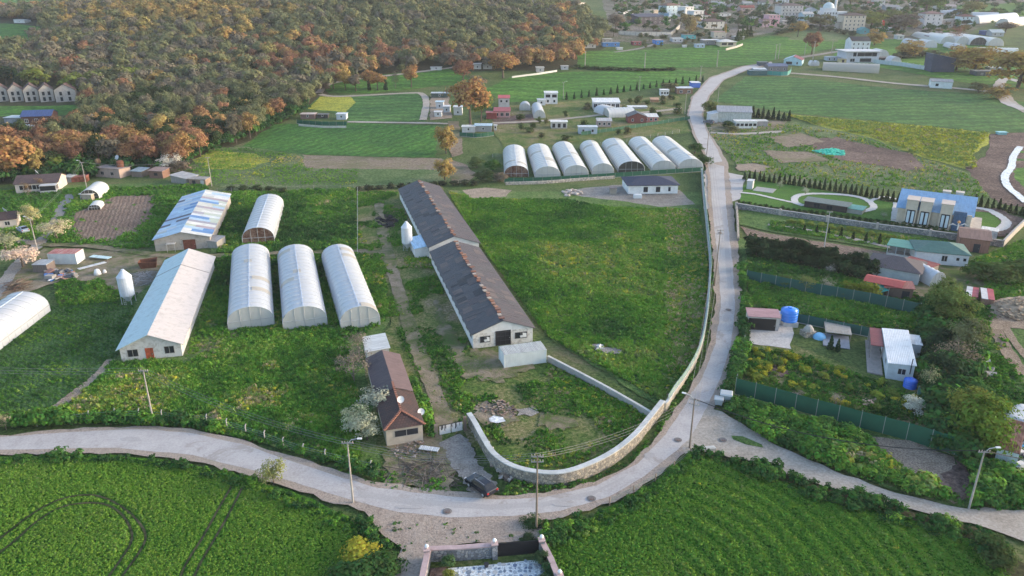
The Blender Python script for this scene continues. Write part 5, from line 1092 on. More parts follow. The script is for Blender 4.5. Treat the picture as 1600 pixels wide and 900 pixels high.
mb = MB(); mb.box(-W/2,W/2,-L/2,L/2,.4,2.7); mb.build('body', pm((.5,.58,.6),'metal','x',(.42,.47,.48)), e)
mb = MB(); mb.box(-W/2-.05,W/2+.05,-L/2-.05,L/2+.05,2.7,2.78); mb.build('roof', pm((.24,.14,.12),'rust'), e)
mb = MB()
for i in range(9): mb.box(-W/2+.1+i*(W-.2)/8-.04, -W/2+.1+i*(W-.2)/8+.04, -L/2, L/2, 2.78, 2.84)
mb.build('roof_ribs', pm((.3,.17,.14),'rust'), e)
mb = MB()
for i in range(12): mb.box(-W/2+.1+i*(W-.2)/11-.05, -W/2+.1+i*(W-.2)/11+.05, -L/2-.05, -L/2, .45, 2.65)
mb.build('end_ribs', pm((.6,.66,.68)), e)
for sx in (-1,1):
    for sy in (-.2,.1): mb = MB(); mb.tube([(sx*(W/2-.2), sy*L, .45),(sx*(W/2+.05), sy*L, .45)], .45, 12); mb.build('wheel', pm((.02,.02,.02)), e)
x,y,z = P(1591,738); e = empty('white_moped', (x,y,z), .3, 'small white machine beside the rusty-roofed trailer', 'machine'); mb = MB(); mb.box(-.9,.9,-.5,.5,.4,1.2); mb.box(-.5,.5,-.4,.4,1.2,1.5); mb.build('body', pm(G['white']), e)
for s in (-.6,.6): mb = MB(); mb.tube([(s,-.55,.35),(s,.55,.35)], .35, 10); mb.build('wheel', pm(G['dark']), e)
# wheeled bins
for px_, py_, sc_, lb in [(1133,632,1.35,'large grey wheeled bin with a flat lid beside the green fence corner'),(1122,636,1.0,'smaller grey wheeled bin standing nearest the road')]:
    x,y,z = P(px_,py_); e = empty('waste_bin', (x,y,z+.36), heading((1120,634),(1140,637)), lb, 'bin', 'grey waste bins'); e.scale = (sc_,)*3
    mb = MB(); mb.add([(-.5,-.4,.2),(.5,-.4,.2),(.5,.4,.2),(-.5,.4,.2),(-.62,-.5,1.1),(.62,-.5,1.1),(.62,.5,1.2),(-.62,.5,1.2)], [(0,3,2,1),(0,1,5,4),(1,2,6,5),(2,3,7,6),(3,0,4,7),(4,5,6,7)]); mb.build('tub', pm((.33,.37,.4)), e)
    mb = MB(); mb.add([(-.68,-.56,1.12),(.68,-.56,1.12),(.68,.56,1.24),(-.68,.56,1.24),(-.6,-.4,1.24),(.6,-.4,1.24),(.6,.4,1.36),(-.6,.4,1.36)], [(0,3,2,1),(0,1,5,4),(1,2,6,5),(2,3,7,6),(3,0,4,7),(4,5,6,7)]); mb.build('lid', pm((.4,.43,.45)), e)
    for sx in (-1,1):
        for sy in (-1,1): mb = MB(); mb.tube([(sx*.42,sy*.34-.04,.1),(sx*.42,sy*.34+.04,.1)], .1, 8); mb.build('wheel', pm(G['dark']), e)
# debris boards
x,y,z = P(1107,706); e = empty('concrete_block', (x,y,z+.35), .2, 'pale concrete block on the roadside below the dirt road', 'block'); mb = MB(); mb.box(-.9,.9,-.35,.35,0,.35); mb.box(-.7,.7,-.2,.2,.35,.42); mb.build('block', pm((.5,.5,.48),'concrete'), e)
# ------------------------------------------------------------------ walls, fences, gates
def smooth_line(pts, k=4, closed=False):
    c = [XY(*p) for p in pts]; out = []
    for i in range(len(c)-1):
        p0 = c[max(i-1,0)]; p1 = c[i]; p2 = c[i+1]; p3 = c[min(i+2,len(c)-1)]
        for q in range(k):
            t = q/k; out.append(tuple(.5*((2*p1[a]) + (-p0[a]+p2[a])*t + (2*p0[a]-5*p1[a]+4*p2[a]-p3[a])*t*t + (-p0[a]+3*p1[a]-3*p2[a]+p3[a])*t**3) for a in (0,1)))
    return out + [c[-1]]
def ribbon(line, w, z0, z1, off=0.0, jit=0.0):
    """closed wall solid along a world polyline following the terrain"""
    mb = MB(); n = len(line); vs = []
    for i, p in enumerate(line):
        a = line[max(i-1,0)]; b = line[min(i+1,n-1)]; d = math.hypot(b[0]-a[0], b[1]-a[1])+1e-9
        nx, ny = -(b[1]-a[1])/d, (b[0]-a[0])/d; g = ht(*p)
        for s in (-1, 1):
            x, y = p[0]+nx*(s*w/2+off), p[1]+ny*(s*w/2+off); j = random.uniform(-jit, jit)
            vs += [(x, y, g+z0), (x, y, g+z1+j)]
    fs = []
    for i in range(n-1):
        a = 4*i; b = 4*(i+1)
        fs += [(a,b,b+1,a+1), (a+3,b+3,b+2,a+2), (a+1,b+1,b+3,a+3), (a,a+2,b+2,b)]
    fs += [(0,1,3,2), (4*(n-1),4*(n-1)+2,4*(n-1)+3,4*(n-1)+1)]
    return mb.add(vs, fs)
def resample(line, step):
    out = [(line[0], 0.0)]; acc = 0.0
    for a, b in zip(line, line[1:]):
        L = math.hypot(b[0]-a[0], b[1]-a[1]); 
        while acc + L >= step:
            t = (step-acc)/L; a = (a[0]+t*(b[0]-a[0]), a[1]+t*(b[1]-a[1])); L = math.hypot(b[0]-a[0], b[1]-a[1]); out.append((a, math.atan2(b[1]-a[1], b[0]-a[0]))); acc = 0
        acc += L
    return out
def wall(name, label, pts, w, h, mat, cap=None, capw=.1, k=4, z0=-.3, group=None, posts=None, cat='wall', jit=0):
    line = smooth_line(pts, k) if k else [XY(*p) for p in pts]
    c = line[len(line)//2]; e = empty(name, (c[0], c[1], ht(*c)), 0, label, cat, group)
    def loc_(mb): mb.v = [(v[0]-c[0], v[1]-c[1], v[2]-ht(*c)) for v in mb.v]; return mb
    loc_(ribbon(line, w, z0, h, jit=jit)).build('wall_body', mat, e)
    if cap: loc_(ribbon(line, w+capw, h+.003+jit, h+.15+jit)).build('coping', cap, e)
    if posts:
        step, pw, ph, pmat = posts; mm = MB().box(-pw/2, pw/2, -pw/2, pw/2, -.2, ph).mesh('post', pmat)
        for (p, a) in resample(line, step): obj('post', mm, e, (p[0]-c[0], p[1]-c[1], ht(*p)-ht(*c)), a)
    return e, line
stone = pm((.3,.28,.25), 'stone'); stone2 = pm((.26,.26,.27), 'stone'); capm = pm((.5,.52,.52), 'concrete'); conc = pm((.38,.37,.36), 'concrete')
wall('stone_wall', 'curved rubble stone wall with a pale coping round the farmyard corner', [(733,664),(742,678),(756,704),(772,728),(800,747),(840,757),(880,757),(920,744),(958,724),(990,698),(1012,672),(1026,654),(1034,644)], .5, 1.9, stone, capm, .25)
wall('boundary_wall', 'long straight low concrete wall running from the white container to the corner', [(856,566),(900,589),(950,616),(1000,645),(1018,656)], .3, 1.1, conc, pm((.5,.5,.48),'concrete'), .1)
wl, line = wall('boundary_wall', 'long curved concrete wall with green boards along the road', [(1033,642),(1041,640),(1052,622),(1068,600),(1085,570),(1096,540),(1103,500),(1107,460),(1109,420),(1106,380),(1102,340),(1098,300),(1096,270)], .35, 1.3, pm((.42,.38,.32),'concrete'), pm((.48,.5,.49),'concrete'), .1)
wall('green_screen', 'narrow green board fence on top of the long roadside wall', [(1043,637),(1054,619),(1069,599),(1086,569),(1097,539),(1104,499),(1108,459),(1110,420),(1107,380),(1103,340),(1099,300),(1097,272)], .1, 2.2, pm((.22,.33,.29),'metal'), None, z0=1.46, posts=(3.0,.1,2.3,pm((.5,.5,.48))), cat='fence')
wall('low_wall', 'pale rubble wall in front of the seven greenhouses', [(790,289),(850,287),(900,283),(960,279)], .4, .9, pm((.42,.4,.38),'stone'), None)
gs = pm((.014,.1,.06),'plain'); gs2 = pm((.02,.09,.08),'plain'); pst = pm((.25,.27,.26))
def screen(label, pts, h, mat=gs, k=3, step=3.0, base=True, name='screen_fence'):
    e, line = wall(name, label, pts, .07, h, mat, None, k=k, z0=.05, posts=(step,.09,h+.15,pst), cat='fence', jit=.04)
    c = line[len(line)//2]
    mb = ribbon(line, .25, -.3, .12); mb.v = [(v[0]-c[0], v[1]-c[1], v[2]-ht(*c)) for v in mb.v]; mb.build('footing', conc, e)
screen('dark green screen fence along the front of the seven greenhouses', [(788,286),(850,284),(935,279),(1010,274),(1097,268)], 1.5)
screen('tall dark green screen fence in front of the garden with yellow bushes', [(1148,616),(1200,630),(1300,658),(1420,690),(1480,708),(1518,724)], 2.8)
screen('bluish green screen fence below the dark hedge', [(1166,439),(1230,452),(1300,465),(1380,480),(1450,496)], 2.4, gs2)
screen('short green screen fence behind the paved yard and the pale blue house', [(1236,502),(1290,513),(1360,527)], 1.8, gs2)
screen('sagging dark green net fence at the foot of the tree row', [(1432,622),(1442,640),(1450,670),(1457,698)], 2.0, gs2, step=2.2)
screen('dark green fence around the two small huts and white caravan by the forest', [(464,193),(505,196),(542,196)], 1.6, gs)
screen('green fence around the blue-roofed compound behind the round bush', [(718,213),(745,215),(772,212)], 1.6, gs)
screen('green net fence behind the row of cabins near the road', [(908,212),(960,205),(1020,196),(1078,187)], 1.5, gs)
screen('teal fence around the blue-roofed cabin beside the far road', [(1198,117),(1230,118),(1236,110)], 2.2, pm((.06,.28,.25)))
def wire_fence(label, pts, h=1.4, step=3.5, col=(.45,.43,.4), mesh=True, lean=True):
    line = smooth_line(pts, 3); c = line[len(line)//2]; e = empty('wire_fence', (c[0],c[1],ht(*c)), 0, label, 'fence')
    pmesh = MB().box(-.06,.06,-.06,.06,-.2,h); pmesh.add([(-.06,-.06,h),(.06,-.06,h),(.06,.06,h),(-.06,.06,h),(.19,-.06,h+.3),(.27,-.06,h+.24),(.27,.06,h+.24),(.19,.06,h+.3)] if lean else [(0,0,0)]*8, [(0,1,5,4),(1,2,6,5),(2,3,7,6),(3,0,4,7),(4,5,6,7)] if lean else [(0,1,5,4)])
    pm_ = pmesh.mesh('post', pm(col,'concrete')); rs = resample(line, step)
    for p, a in rs: obj('post', pm_, e, (p[0]-c[0], p[1]-c[1], ht(*p)-ht(*c)), a + math.pi/2)
    pts3 = [(p[0]-c[0], p[1]-c[1], ht(*p)-ht(*c)) for p, a in rs]
    for z in (.25,.6,.95,1.3):
        if z < h+.1: mb = MB(); mb.tube([(p[0],p[1],p[2]+z) for p in pts3], .022, 3, cap=False); mb.build('wire', pm((.16,.24,.2)), e)
wire_fence('wire fence with bent concrete posts between the tall weeds and the road', [(-20,668),(60,666),(130,659),(200,654),(270,658),(330,664),(400,684),(460,706),(520,722),(600,742)])
wire_fence('wire fence with pale posts around the kitchen garden plots', [(770,246),(830,240),(900,232),(980,222),(1070,206)], 1.3, 4, lean=False)
wire_fence('thin wire fence down the left side of the farmyard', [(559,398),(559,360),(559,320),(559,296)], 1.6, 4, (.5,.5,.5), lean=False)
wire_fence('thin post fence along the far side of the weedy plot', [(340,300),(420,297),(556,294),(640,292)], 1.2, 4, (.3,.28,.25), lean=False)
wire_fence('broken wire fence above the crop at the lower right', [(1078,712),(1040,742),(1000,765),(960,786),(915,806)], 1.2, 4, (.28,.22,.18), lean=False)
wire_fence('thin wire fence on the left edge of the fenced garden by the road', [(1168,505),(1162,540),(1154,575),(1150,605)], 1.6, 3, (.4,.42,.42), lean=False)
wall('stone_wall', 'long grey stone wall below the villa garden', [(1150,326),(1205,335),(1280,346),(1360,358),(1440,368),(1500,376),(1566,386)], .5, 1.5, stone2, pm((.36,.35,.34),'concrete'), .08, k=1, posts=(12,.6,1.9,pm((.4,.36,.33),'plaster')))
wall('boundary_wall', 'pale wall running uphill at the right edge of the villa', [(1566,386),(1585,366),(1606,346),(1640,320)], .35, 1.6, pm((.42,.38,.34),'plaster'), conc, .08, k=1)
wall('stone_wall', 'short rubble wall and posts beside the road below the forecourt', [(1150,322),(1152,350),(1153,378)], .5, 1.2, pm((.36,.32,.28),'stone'), None)
wall('boundary_wall', 'grey concrete wall with pilasters below the dark village house', [(967,54),(1000,56),(1048,56),(1062,44)], .4, 2.6, pm((.5,.48,.44),'plaster'), conc, .1, k=1, posts=(4,.6,2.8,conc))
wall('boundary_wall', 'pale blue concrete panel wall beside the far long beige greenhouse', [(1364,99),(1410,104),(1454,111)], .3, 2.4, pm((.42,.5,.54),'plaster'), None, k=1, posts=(4,.4,2.6,pm((.45,.5,.52))))
wall('boundary_wall', 'white wall along the forest edge track', [(800,122),(840,117),(870,112)], .3, 1.0, pm((.6,.6,.58),'plaster'), None, k=1)
wall('boundary_wall', 'white low wall in front of the huts by the forest', [(467,197),(505,200),(541,200)], .3, .8, pm((.5,.5,.48),'plaster'), None, k=1)
wall('boundary_wall', 'pale retaining wall below the cream village house', [(1134,79),(1150,75),(1160,71)], .4, 1.4, pm((.5,.46,.42),'plaster'), None, k=1)
# entrance gate of the farmyard
def pillar(label, px, py, w_, h_, m, cap=None, lamp=False, name='gate_pillar', grp=None):
    x, y, z = P(px, py); e = empty(name, (x,y,z), .15, label, 'pillar', grp); mb = MB(); mb.box(-w_/2,w_/2,-w_/2,w_/2,-.3,h_); mb.build('shaft', m, e)
    if cap: mb = MB(); mb.box(-w_/2-.08,w_/2+.08,-w_/2-.08,w_/2+.08,h_,h_+.12); mb.build('cap', cap, e)
    if lamp:
        mb = MB(); mb.lathe([(0,h_+.12),(.08,h_+.14),(.08,h_+.24),(.2,h_+.34),(.24,h_+.48),(.16,h_+.64),(0,h_+.7)], 14); mb.build('globe_lamp', pm((.75,.75,.75),'gloss'), e, smooth=True)
    return e
pillar('left brown pillar of the white farmyard gate, with a thin pipe on top', 682, 684, .5, 2.1, pm((.2,.16,.13),'plaster'))
pillar('right brown pillar of the white farmyard gate', 727, 673, .45, 2.3, pm((.16,.12,.1),'plaster'))
a = XY(686,683); b = XY(723,675); e = empty('yard_gate', ((a[0]+b[0])/2,(a[1]+b[1])/2,.25), math.atan2(b[1]-a[1], b[0]-a[0]), 'white and black peeling sheet metal farmyard gate', 'gate')
Lg = math.hypot(b[0]-a[0], b[1]-a[1])
for s in (-1,1):
    mb = MB(); mb.box(-Lg/4+.03, Lg/4-.03, -.03, .03, .1, 1.5); lf = mb.build('gate_leaf', pm((.55,.56,.58),'old'), e, loc=(s*Lg/4,0,0))
    mb = MB(); mb.box(-Lg/4+.03, Lg/4-.03, -.05, -.03, 1.5, 1.62); mb.box(-Lg/4+.03, -Lg/4+.1, -.05, -.03, .1, 1.5); mb.build('rail', pm(G['dark']), lf)
    for i in range(5):
        mb = MB(); x0 = random.uniform(-Lg/4+.1, Lg/4-.3); mb.box(x0, x0+random.uniform(.06,.16), -.036, -.03, random.uniform(.6,1.1), 1.5); mb.build('paint_run', pm(G['dark']), lf)
panel('corrugated grey sheet propped between the cottage and the driveway', (654,702), (684,706), .9, .7, pm((.5,.54,.58),'metal'), .08)
# stone gateway at the bottom
gstone = pm((.25,.26,.29), 'stone'); pinkcap = pm((.45,.34,.34), 'concrete')
wall('stone_wall', 'blue-grey stone wall with a pink coping left of the black sliding gate', [(672,876),(720,874),(771,870)], .45, 1.6, gstone, pinkcap, .2, k=1)
wall('stone_wall', 'stone wall with a pink coping running down the left edge of the paved yard', [(670,878),(662,915),(654,960)], .45, 1.6, gstone, pinkcap, .2, k=1)
wall('stone_wall', 'stone wall with a pink coping right of the paved yard', [(846,862),(860,890),(876,930),(890,970)], .45, 1.5, gstone, pinkcap, .2, k=1)
pillar('stone pillar with a white globe lamp at the left corner of the gateway', 668, 880, .6, 1.9, gstone, pinkcap, True, grp='gateway lamp pillars')
pillar('stone pillar with a white globe lamp just left of the black gate', 773, 872, .6, 2.0, gstone, pinkcap, True, grp='gateway lamp pillars')
pillar('stone pillar with a white globe lamp right of the black gate', 846, 866, .6, 2.0, gstone, pinkcap, True, grp='gateway lamp pillars')
pillar('stone pillar with a white globe lamp lowest on the right-hand wall', 874, 918, .6, 1.7, gstone, pinkcap, True, grp='gateway lamp pillars')
a = XY(777,873); b = XY(841,867); Lg = math.hypot(b[0]-a[0], b[1]-a[1]); e = empty('sliding_gate', ((a[0]+b[0])/2,(a[1]+b[1])/2,.3), math.atan2(b[1]-a[1], b[0]-a[0]), 'black slatted sliding gate between two lamp pillars', 'gate')
sl = MB().box(-Lg/2, Lg/2, -.03, .03, 0, .17).mesh('slat', pm((.012,.012,.015)))
for i in range(8): obj('slat', sl, e, (0, 0, .1+i*.2))
mb = MB(); mb.box(-Lg/2-.05,-Lg/2,-.05,.05,0,1.72); mb.box(Lg/2,Lg/2+.05,-.05,.05,0,1.72); mb.box(-Lg/2,Lg/2,-.05,.05,1.7,1.76); mb.box(-Lg/2,Lg/2,-.05,.05,.0,.07); mb.build('frame', pm((.012,.012,.015)), e)
YARD = [(700,890),(771,884),(843,876),(866,930),(880,975),(700,975)]
S('paved_yard', YARD, gm('pale_mortar', [(.5,.53,.56),(.62,.66,.68),(.68,.7,.72)], mid=.8, fine=5, bump=.1), .20, 'crazy paved pale yard behind the black gate', jit=0)
yw = np.array([XY(*p) for p in YARD]); EXCL.append(yw)
x0, y0 = yw.min(0); x1, y1 = yw.max(0); yr_ = bpy.data.objects['paved_yard']
fm = []
for c in ((.17,.22,.32),(.24,.3,.38),(.3,.36,.42),(.42,.46,.5),(.2,.24,.3),(.5,.5,.5)):
    for s in range(2):
        n = random.choice([5,6,7]); pr = [((.75+.3*random.random())*math.cos(2*math.pi*i/n), (.75+.3*random.random())*math.sin(2*math.pi*i/n)) for i in range(n)]
        fm.append(MB().prism(pr, 0, .04).mesh('paving_stone', pm(c,'concrete')))
k = 0; gy = y0
while gy < y1:
    gx = x0
    while gx < x1:
        X = gx + random.uniform(-.12,.12); Y = gy + random.uniform(-.12,.12)
        if inpoly(np.array([X]), np.array([Y]), yw)[0] and k < 300 and Y > XY(770,905)[1] - 3:
            o = obj('paving_stone', random.choice(fm), yr_, (X, Y, .205), random.uniform(0,6)); s = random.choice([.14,.2,.2,.27,.34]); o.scale = (s, s*random.uniform(.6,1), 1); k += 1
        gx += .56
    gy += .54
S('flower_bed', [(672,890),(698,888),(698,975),(666,975)], g_brown, .21, 'dark soil bed along the stone wall', jit=.1)
tank_ = P(792,892)
x,y,z = P(760,888); e = empty('flower_pot', (x,y,z+.25), 0, 'small dark pot at the foot of the stone wall near the gate', 'pot'); mb = MB(); mb.lathe([(0,0),(.2,0),(.28,.35),(.3,.4),(0,.4)], 10); mb.build('pot', pm(G['dark']), e)
# ------------------------------------------------------------------ poles and wires
polem = pm((.4,.37,.34), 'concrete'); polew = pm((.25,.2,.16), 'wood')
def pole(label, px, py, h=9, m=polem, arms=1, lamp=False, arm_rz=0.0, r0=.14, grp='power poles', wood=False):
    x, y, z = P(px, py); z = ht(x, y); e = empty('utility_pole', (x,y,z), arm_rz, label, 'pole', grp)
    mb = MB(); mb.tube([(0,0,-.3),(0,0,h*.5),(0,0,h)], [r0, r0*.8, r0*.6], 8); mb.build('shaft', m, e)
    for i in range(arms):
        zz = h-.25-i*.7; mb = MB(); mb.box(-.7,.7,-.05,.05,zz,zz+.1); c = mb.build('crossarm', pm((.3,.3,.3)), e)
        mb = MB()
        for s in (-.62,-.3,.3,.62): mb.tube([(s,0,zz+.12),(s,0,zz+.34)], .05, 6)
        mb.build('insulators', pm((.5,.42,.36)), c)
    if lamp:
        mb = MB(); mb.tube([(0,0,h-.3),(.5,0,h+.3),(1.3,0,h+.45)], .05, 6); c = mb.build('lamp_arm', pm((.45,.45,.45)), e)
        mb = MB(); mb.box(1.2,1.75,-.12,.12,h+.38,h+.5); mb.build('lamp_head', pm((.72,.72,.72)), c)
    return (x, y, z + h)
PL = {}
PL['a'] = pole('concrete pole at the roadside fence in front of the long white shed', 240, 659, 8.5, lamp=False)
PL['b'] = pole('concrete street lamp pole on the road edge above the lower left crop', 552, 788, 9, lamp=True)
PL['c'] = pole('dark thin pole rising from the bushes beside the gateway', 838, 830, 10.5, polew, 2)
PL['d'] = pole('brown timber pole at the junction with the dirt road', 1077, 703, 8, polew, 2, lamp=True, arm_rz=2.6)
PL['e'] = pole('leaning concrete lamp pole beside the gully at the lower right', 1513, 797, 8.5, lamp=True)
PL['f'] = pole('tall thin pole beside the road opposite the weedy field', 1116, 449, 12.5, polew, 2, r0=.14)
PL['g'] = pole('concrete lamp pole in front of the farmhouse and cream tunnel', 137, 300, 9, lamp=True, arm_rz=math.pi*.9)
PL['h'] = pole('pale pole behind the patchwork barn in the meadow', 331, 291, 9, arms=1)
PL['i'] = pole('concrete lamp pole where the dirt track leaves the grey lane', 60, 397, 8.5, lamp=True, arm_rz=math.pi*.9)
PL['j'] = pole('first pole of the three in the far wheat field, nearest the forest', 914, 105, 9, r0=.28)
PL['k'] = pole('middle pole of the three in the far wheat field', 1007, 109, 9.5, r0=.28)
PL['l'] = pole('right pole of the three in the far wheat field', 1120, 105, 9.5, r0=.28)
PL['m'] = pole('far pole beside the road bend', 1094, 124, 7, r0=.2)
PL['n'] = pole('pole beside the grey-roofed warehouse', 1121, 164, 8)
PL['o'] = pole('pole at the corner of the net fence near the road', 1070, 178, 9)
PL['p'] = pole('pole right of the seven greenhouses on the roadside', 1104, 243, 10, polew, 2)
PL['q'] = pole('thin lamp pole behind the two-storey white cabin', 880, 155, 8, lamp=True)
PL['r'] = pole('pole at the left of the far pair beside the blue-roofed cabin', 1211, 93, 9, r0=.22)
PL['s'] = pole('pole at the right of the far pair beside the blue-roofed cabin', 1216, 92, 9, r0=.22)
PL['t'] = pole('pole in front of the russet tree left of the white complex', 1257, 86, 9, r0=.22)
PL['u'] = pole('thicker pole right of the russet tree at the white complex', 1270, 93, 11, r0=.28)
PL['v'] = pole('pole at the driveway of the white complex', 1299, 84, 9, r0=.2)
PL['w'] = pole('pole standing in front of the villa hedge strip', 1287, 391, 9.5, pm((.45,.45,.45),'concrete'))
PL['x'] = pole('leaning wooden pole among the forest edge trees on the left', 180, 162, 9, polew, 0)
PL['y'] = pole('second wooden pole among the forest edge trees on the left', 222, 167, 8, polew, 0)
PL['z'] = pole('pole behind the big orange tree by the round huts', 753, 166, 8, polew, 1)
PL['aa'] = pole('pole by the far road between road bend and cabins', 999, 142, 7)
def cable(label, a, b, sag=1.0, r0=.02, n=1, dz=0):
    A = Vector(PL[a]) if isinstance(a, str) else Vector(a); B = Vector(PL[b]) if isinstance(b, str) else Vector(b)
    e = empty('power_line', tuple(A), 0, label, 'cable', None); d = (B-A); nrm = Vector((-d.y, d.x, 0)).normalized()
    for k in range(n):
        off = nrm*((k-(n-1)/2)*.6) + Vector((0,0,dz-(.1*k)))
        mb = MB(); mb.tube([A-A + off + d*(i/14) - Vector((0,0,sag*4*(i/14)*(1-i/14))) for i in range(15)], r0, 4, cap=False); mb.build('wire', pm((.22,.22,.22)) if r0 < .05 else pm((.03,.03,.03)), e)
cable('thin grey wires between the shed pole and the street lamp pole', 'a', 'b', 1.2, .02, 3)
cable('thin wires from the shed pole past the left edge', 'a', (P(-60,640)[0]-20, P(-60,640)[1], 9), 1, .02, 3)
cable('wires from the street lamp pole across to the pole by the gateway', 'b', 'c', 1.2, .02, 4)
cable('wires from the gateway pole over the curved wall to the junction pole', 'c', 'd', 1.2, .02, 3)
cable('black cable sagging from the junction pole to the lamp pole by the gully', 'd', 'e', 2.2, .06, 1)
cable('wires from the junction pole up the road to the tall thin pole', 'd', 'f', 1.6, .02, 3)
cable('wires along the straight road to the pole by the greenhouses', 'f', 'p', 1.5, .025, 3)
cable('black cable from the gully lamp pole past the right edge', 'e', (P(1640,800)[0]+10, P(1640,800)[1], 7), 1, .06, 1)
cable('wires from the lane lamp pole to the farmhouse lamp pole', 'i', 'g', 1.2, .02, 2)
cable('wires from the farmhouse lamp pole to the meadow pole', 'g', 'h', 1.5, .02, 2)
# ------------------------------------------------------------------ middle distance cabins
def cab(name, label, x0, x1, yb, dep, wh, wallc, roofc, roof='flat', rise=.6, win=None, wk='plaster', rk='metal', cat='cabin', slope=0, door=None, ov=.3, n=None, st='far'):
    A = (x0, yb); B = (x1, yb+slope)
    s = ppm(x0, yb)*ppm(x1,yb); w_ = win if win is not None else rowwin(0, 3, 1.1, 1.0, 1.0, st)
    return bld(name, label, cat, A, B, dep, 0, wh, roof, rise, pm(wallc, wk), pm(roofc, rk, 'x'), ov=ov, win=w_, door=door or [])
cab('cabin','two-storey white cabin with a flat white roof beside the green field',851,871,163,6,5.2,(.66,.66,.68),(.7,.7,.72),win=rowwin(0,2,2.2,1.3,3.2,'dark')+rowwin(0,2,1.0,1.2,.9))
cab('annex','low white annex left of the two-storey white cabin',840,852,165,4,2.6,(.66,.67,.7),(.7,.7,.7),win=rowwin(0,1,1,1,1,'far'))
cab('house','white house with a bright flat roof and dark veranda windows beside the dome greenhouse',927,968,172,7,3.4,(.55,.55,.58),(.7,.72,.75),'my',.9,rowwin(0,6,1.6,1.6,1.2,'white'))
cab('cabin','white mobile cabin with dark panels standing on the kitchen garden edge',861,886,201,4,2.7,(.55,.52,.5),(.7,.7,.7),win=rowwin(0,3,1.2,1.6,.5,'brown'))
cab('cabin','blue-grey container cabin at the fence corner below the long garden',904,933,210,4,2.8,(.42,.48,.56),(.5,.56,.62),win=rowwin(0,2,.9,1.0,1,'white'))
cab('cabin','small brick cabin with a pale roof in front of the silvery greenhouse',933,955,199,5,2.6,(.4,.3,.28),(.45,.45,.47),'gx',.8)
cab('cabin','red-walled cabin with a dark gabled roof beside the silvery greenhouse',981,1010,193,7,2.8,(.24,.08,.07),(.07,.075,.09),'gable',1.5,win=rowwin(0,2,.9,1,1,'far'),wk='wood')
cab('cabin','small cabin with a white and red roof right of the dark gabled one',1006,1028,192,6,2.4,(.5,.2,.18),(.65,.64,.62),'my',.5)
cab('shed','long flat white cover lying between the garden plots',982,1011,170,4,.8,(.5,.5,.5),(.68,.7,.72),win=[])
cab('cabin','small white cube cabin with a brown shed beside the cypress row',1032,1045,150,4,2.8,(.66,.66,.66),(.7,.7,.7))
cab('shed','dark brown open shed with white roof sheets next to the road',1058,1082,147,6,2.8,(.24,.14,.1),(.55,.6,.66),win=rowwin(0,2,1.5,1.2,.6,'far'))
cab('shed','bright blue and white shed closest to the road bend',1081,1094,137,6,2.4,(.1,.2,.6),(.68,.7,.72),win=[])
cab('shed','orange plank pile with a tarpaulin in the garden plots',1017,1029,160,3,1.2,(.5,.28,.16),(.45,.25,.15),win=[],wk='wood',roof='my',rise=.5)
cab('house','two-storey pinkish cabin with a red roof behind the orange tree',779,796,171,6,5.0,(.5,.46,.46),(.42,.06,.07),'my',.5,win=rowwin(0,2,1,1,3.2))
cab('house','low red-walled cabin with a maroon roof and white posts behind the orange tree',772,797,184,7,2.7,(.5,.3,.3),(.3,.06,.07),'my',.6,win=rowwin(0,3,1.4,1.3,.8,'white'))
cab('shed','maroon lean-to at the far edge of the brown soil bed',760,776,186,5,2.5,(.25,.06,.06),(.28,.07,.07),win=[])
for (x0,x1,yb,d,h,wc,rc,lb) in [
 (681,693,170,4,3,(.5,.52,.55),(.45,.6,.7),'white hut with a pale blue roof in the dirt yard by the track'),
 (679,690,183,3,2.2,(.6,.62,.64),(.66,.66,.68),'small white box hut lowest in the dirt yard by the track'),
 (674,700,153,4,2.2,(.07,.1,.09),(.6,.62,.64),'long dark shelter with a white base at the top of the dirt yard'),
 (693,703,176,4,2.6,(.5,.52,.54),(.6,.6,.62),'grey and white hut beside the orange tree'),
 (709,722,180,5,3.4,(.48,.5,.52),(.5,.52,.55),'grey hut half hidden behind the orange tree trunk'),
 (722,742,207,4,2.2,(.5,.5,.52),(.62,.64,.66),'white car shaped hut inside the green fenced compound'),
 (742,768,206,5,2.4,(.3,.3,.3),(.42,.58,.72),'pale blue roofed shelter inside the green fenced compound'),
 (772,776,204,2,2.0,(.55,.56,.58),(.6,.6,.6),'tiny white box outside the green fenced compound'),
 (470,492,186,4,2.0,(.2,.13,.12),(.5,.42,.4),'low brown hut with a cream roof inside the dark fence by the forest'),
 (526,541,187,4,2.3,(.5,.54,.6),(.62,.66,.7),'white caravan shaped hut at the right end of the dark fence'),
 (496,512,185,3,1.6,(.06,.06,.06),(.12,.12,.12),'dark shelter in the middle of the dark fence by the forest'),
 (740,752,108,5,2.8,(.6,.6,.6),(.66,.66,.66),'white tent like shed beside the far orange tree'),
 (755,769,108,5,3,(.5,.5,.5),(.62,.62,.6),'grey-white barn beside the far orange tree'),
 (838,850,113,5,2.6,(.6,.54,.5),(.6,.6,.58),'tiny white house tucked under the forest edge'),
 (877,888,109,4,2,(.5,.5,.52),(.6,.6,.62),'white roof at the right end of the forest edge wall'),
 (673,690,110,4,1.6,(.6,.6,.6),(.66,.66,.66),'white shed lying beside the forest track'),
 (22,39,36,5,2.5,(.6,.6,.6),(.6,.6,.6),'white farm shed in the far left forest clearing'),
 (113,124,192,5,3,(.55,.56,.58),(.62,.62,.62),'small white hut right of the blue roofed barn')]:
    cab('hut', lb, x0, x1, yb, d, h, wc, rc, win=rowwin(0,1,.9,.9,.9,'far'))
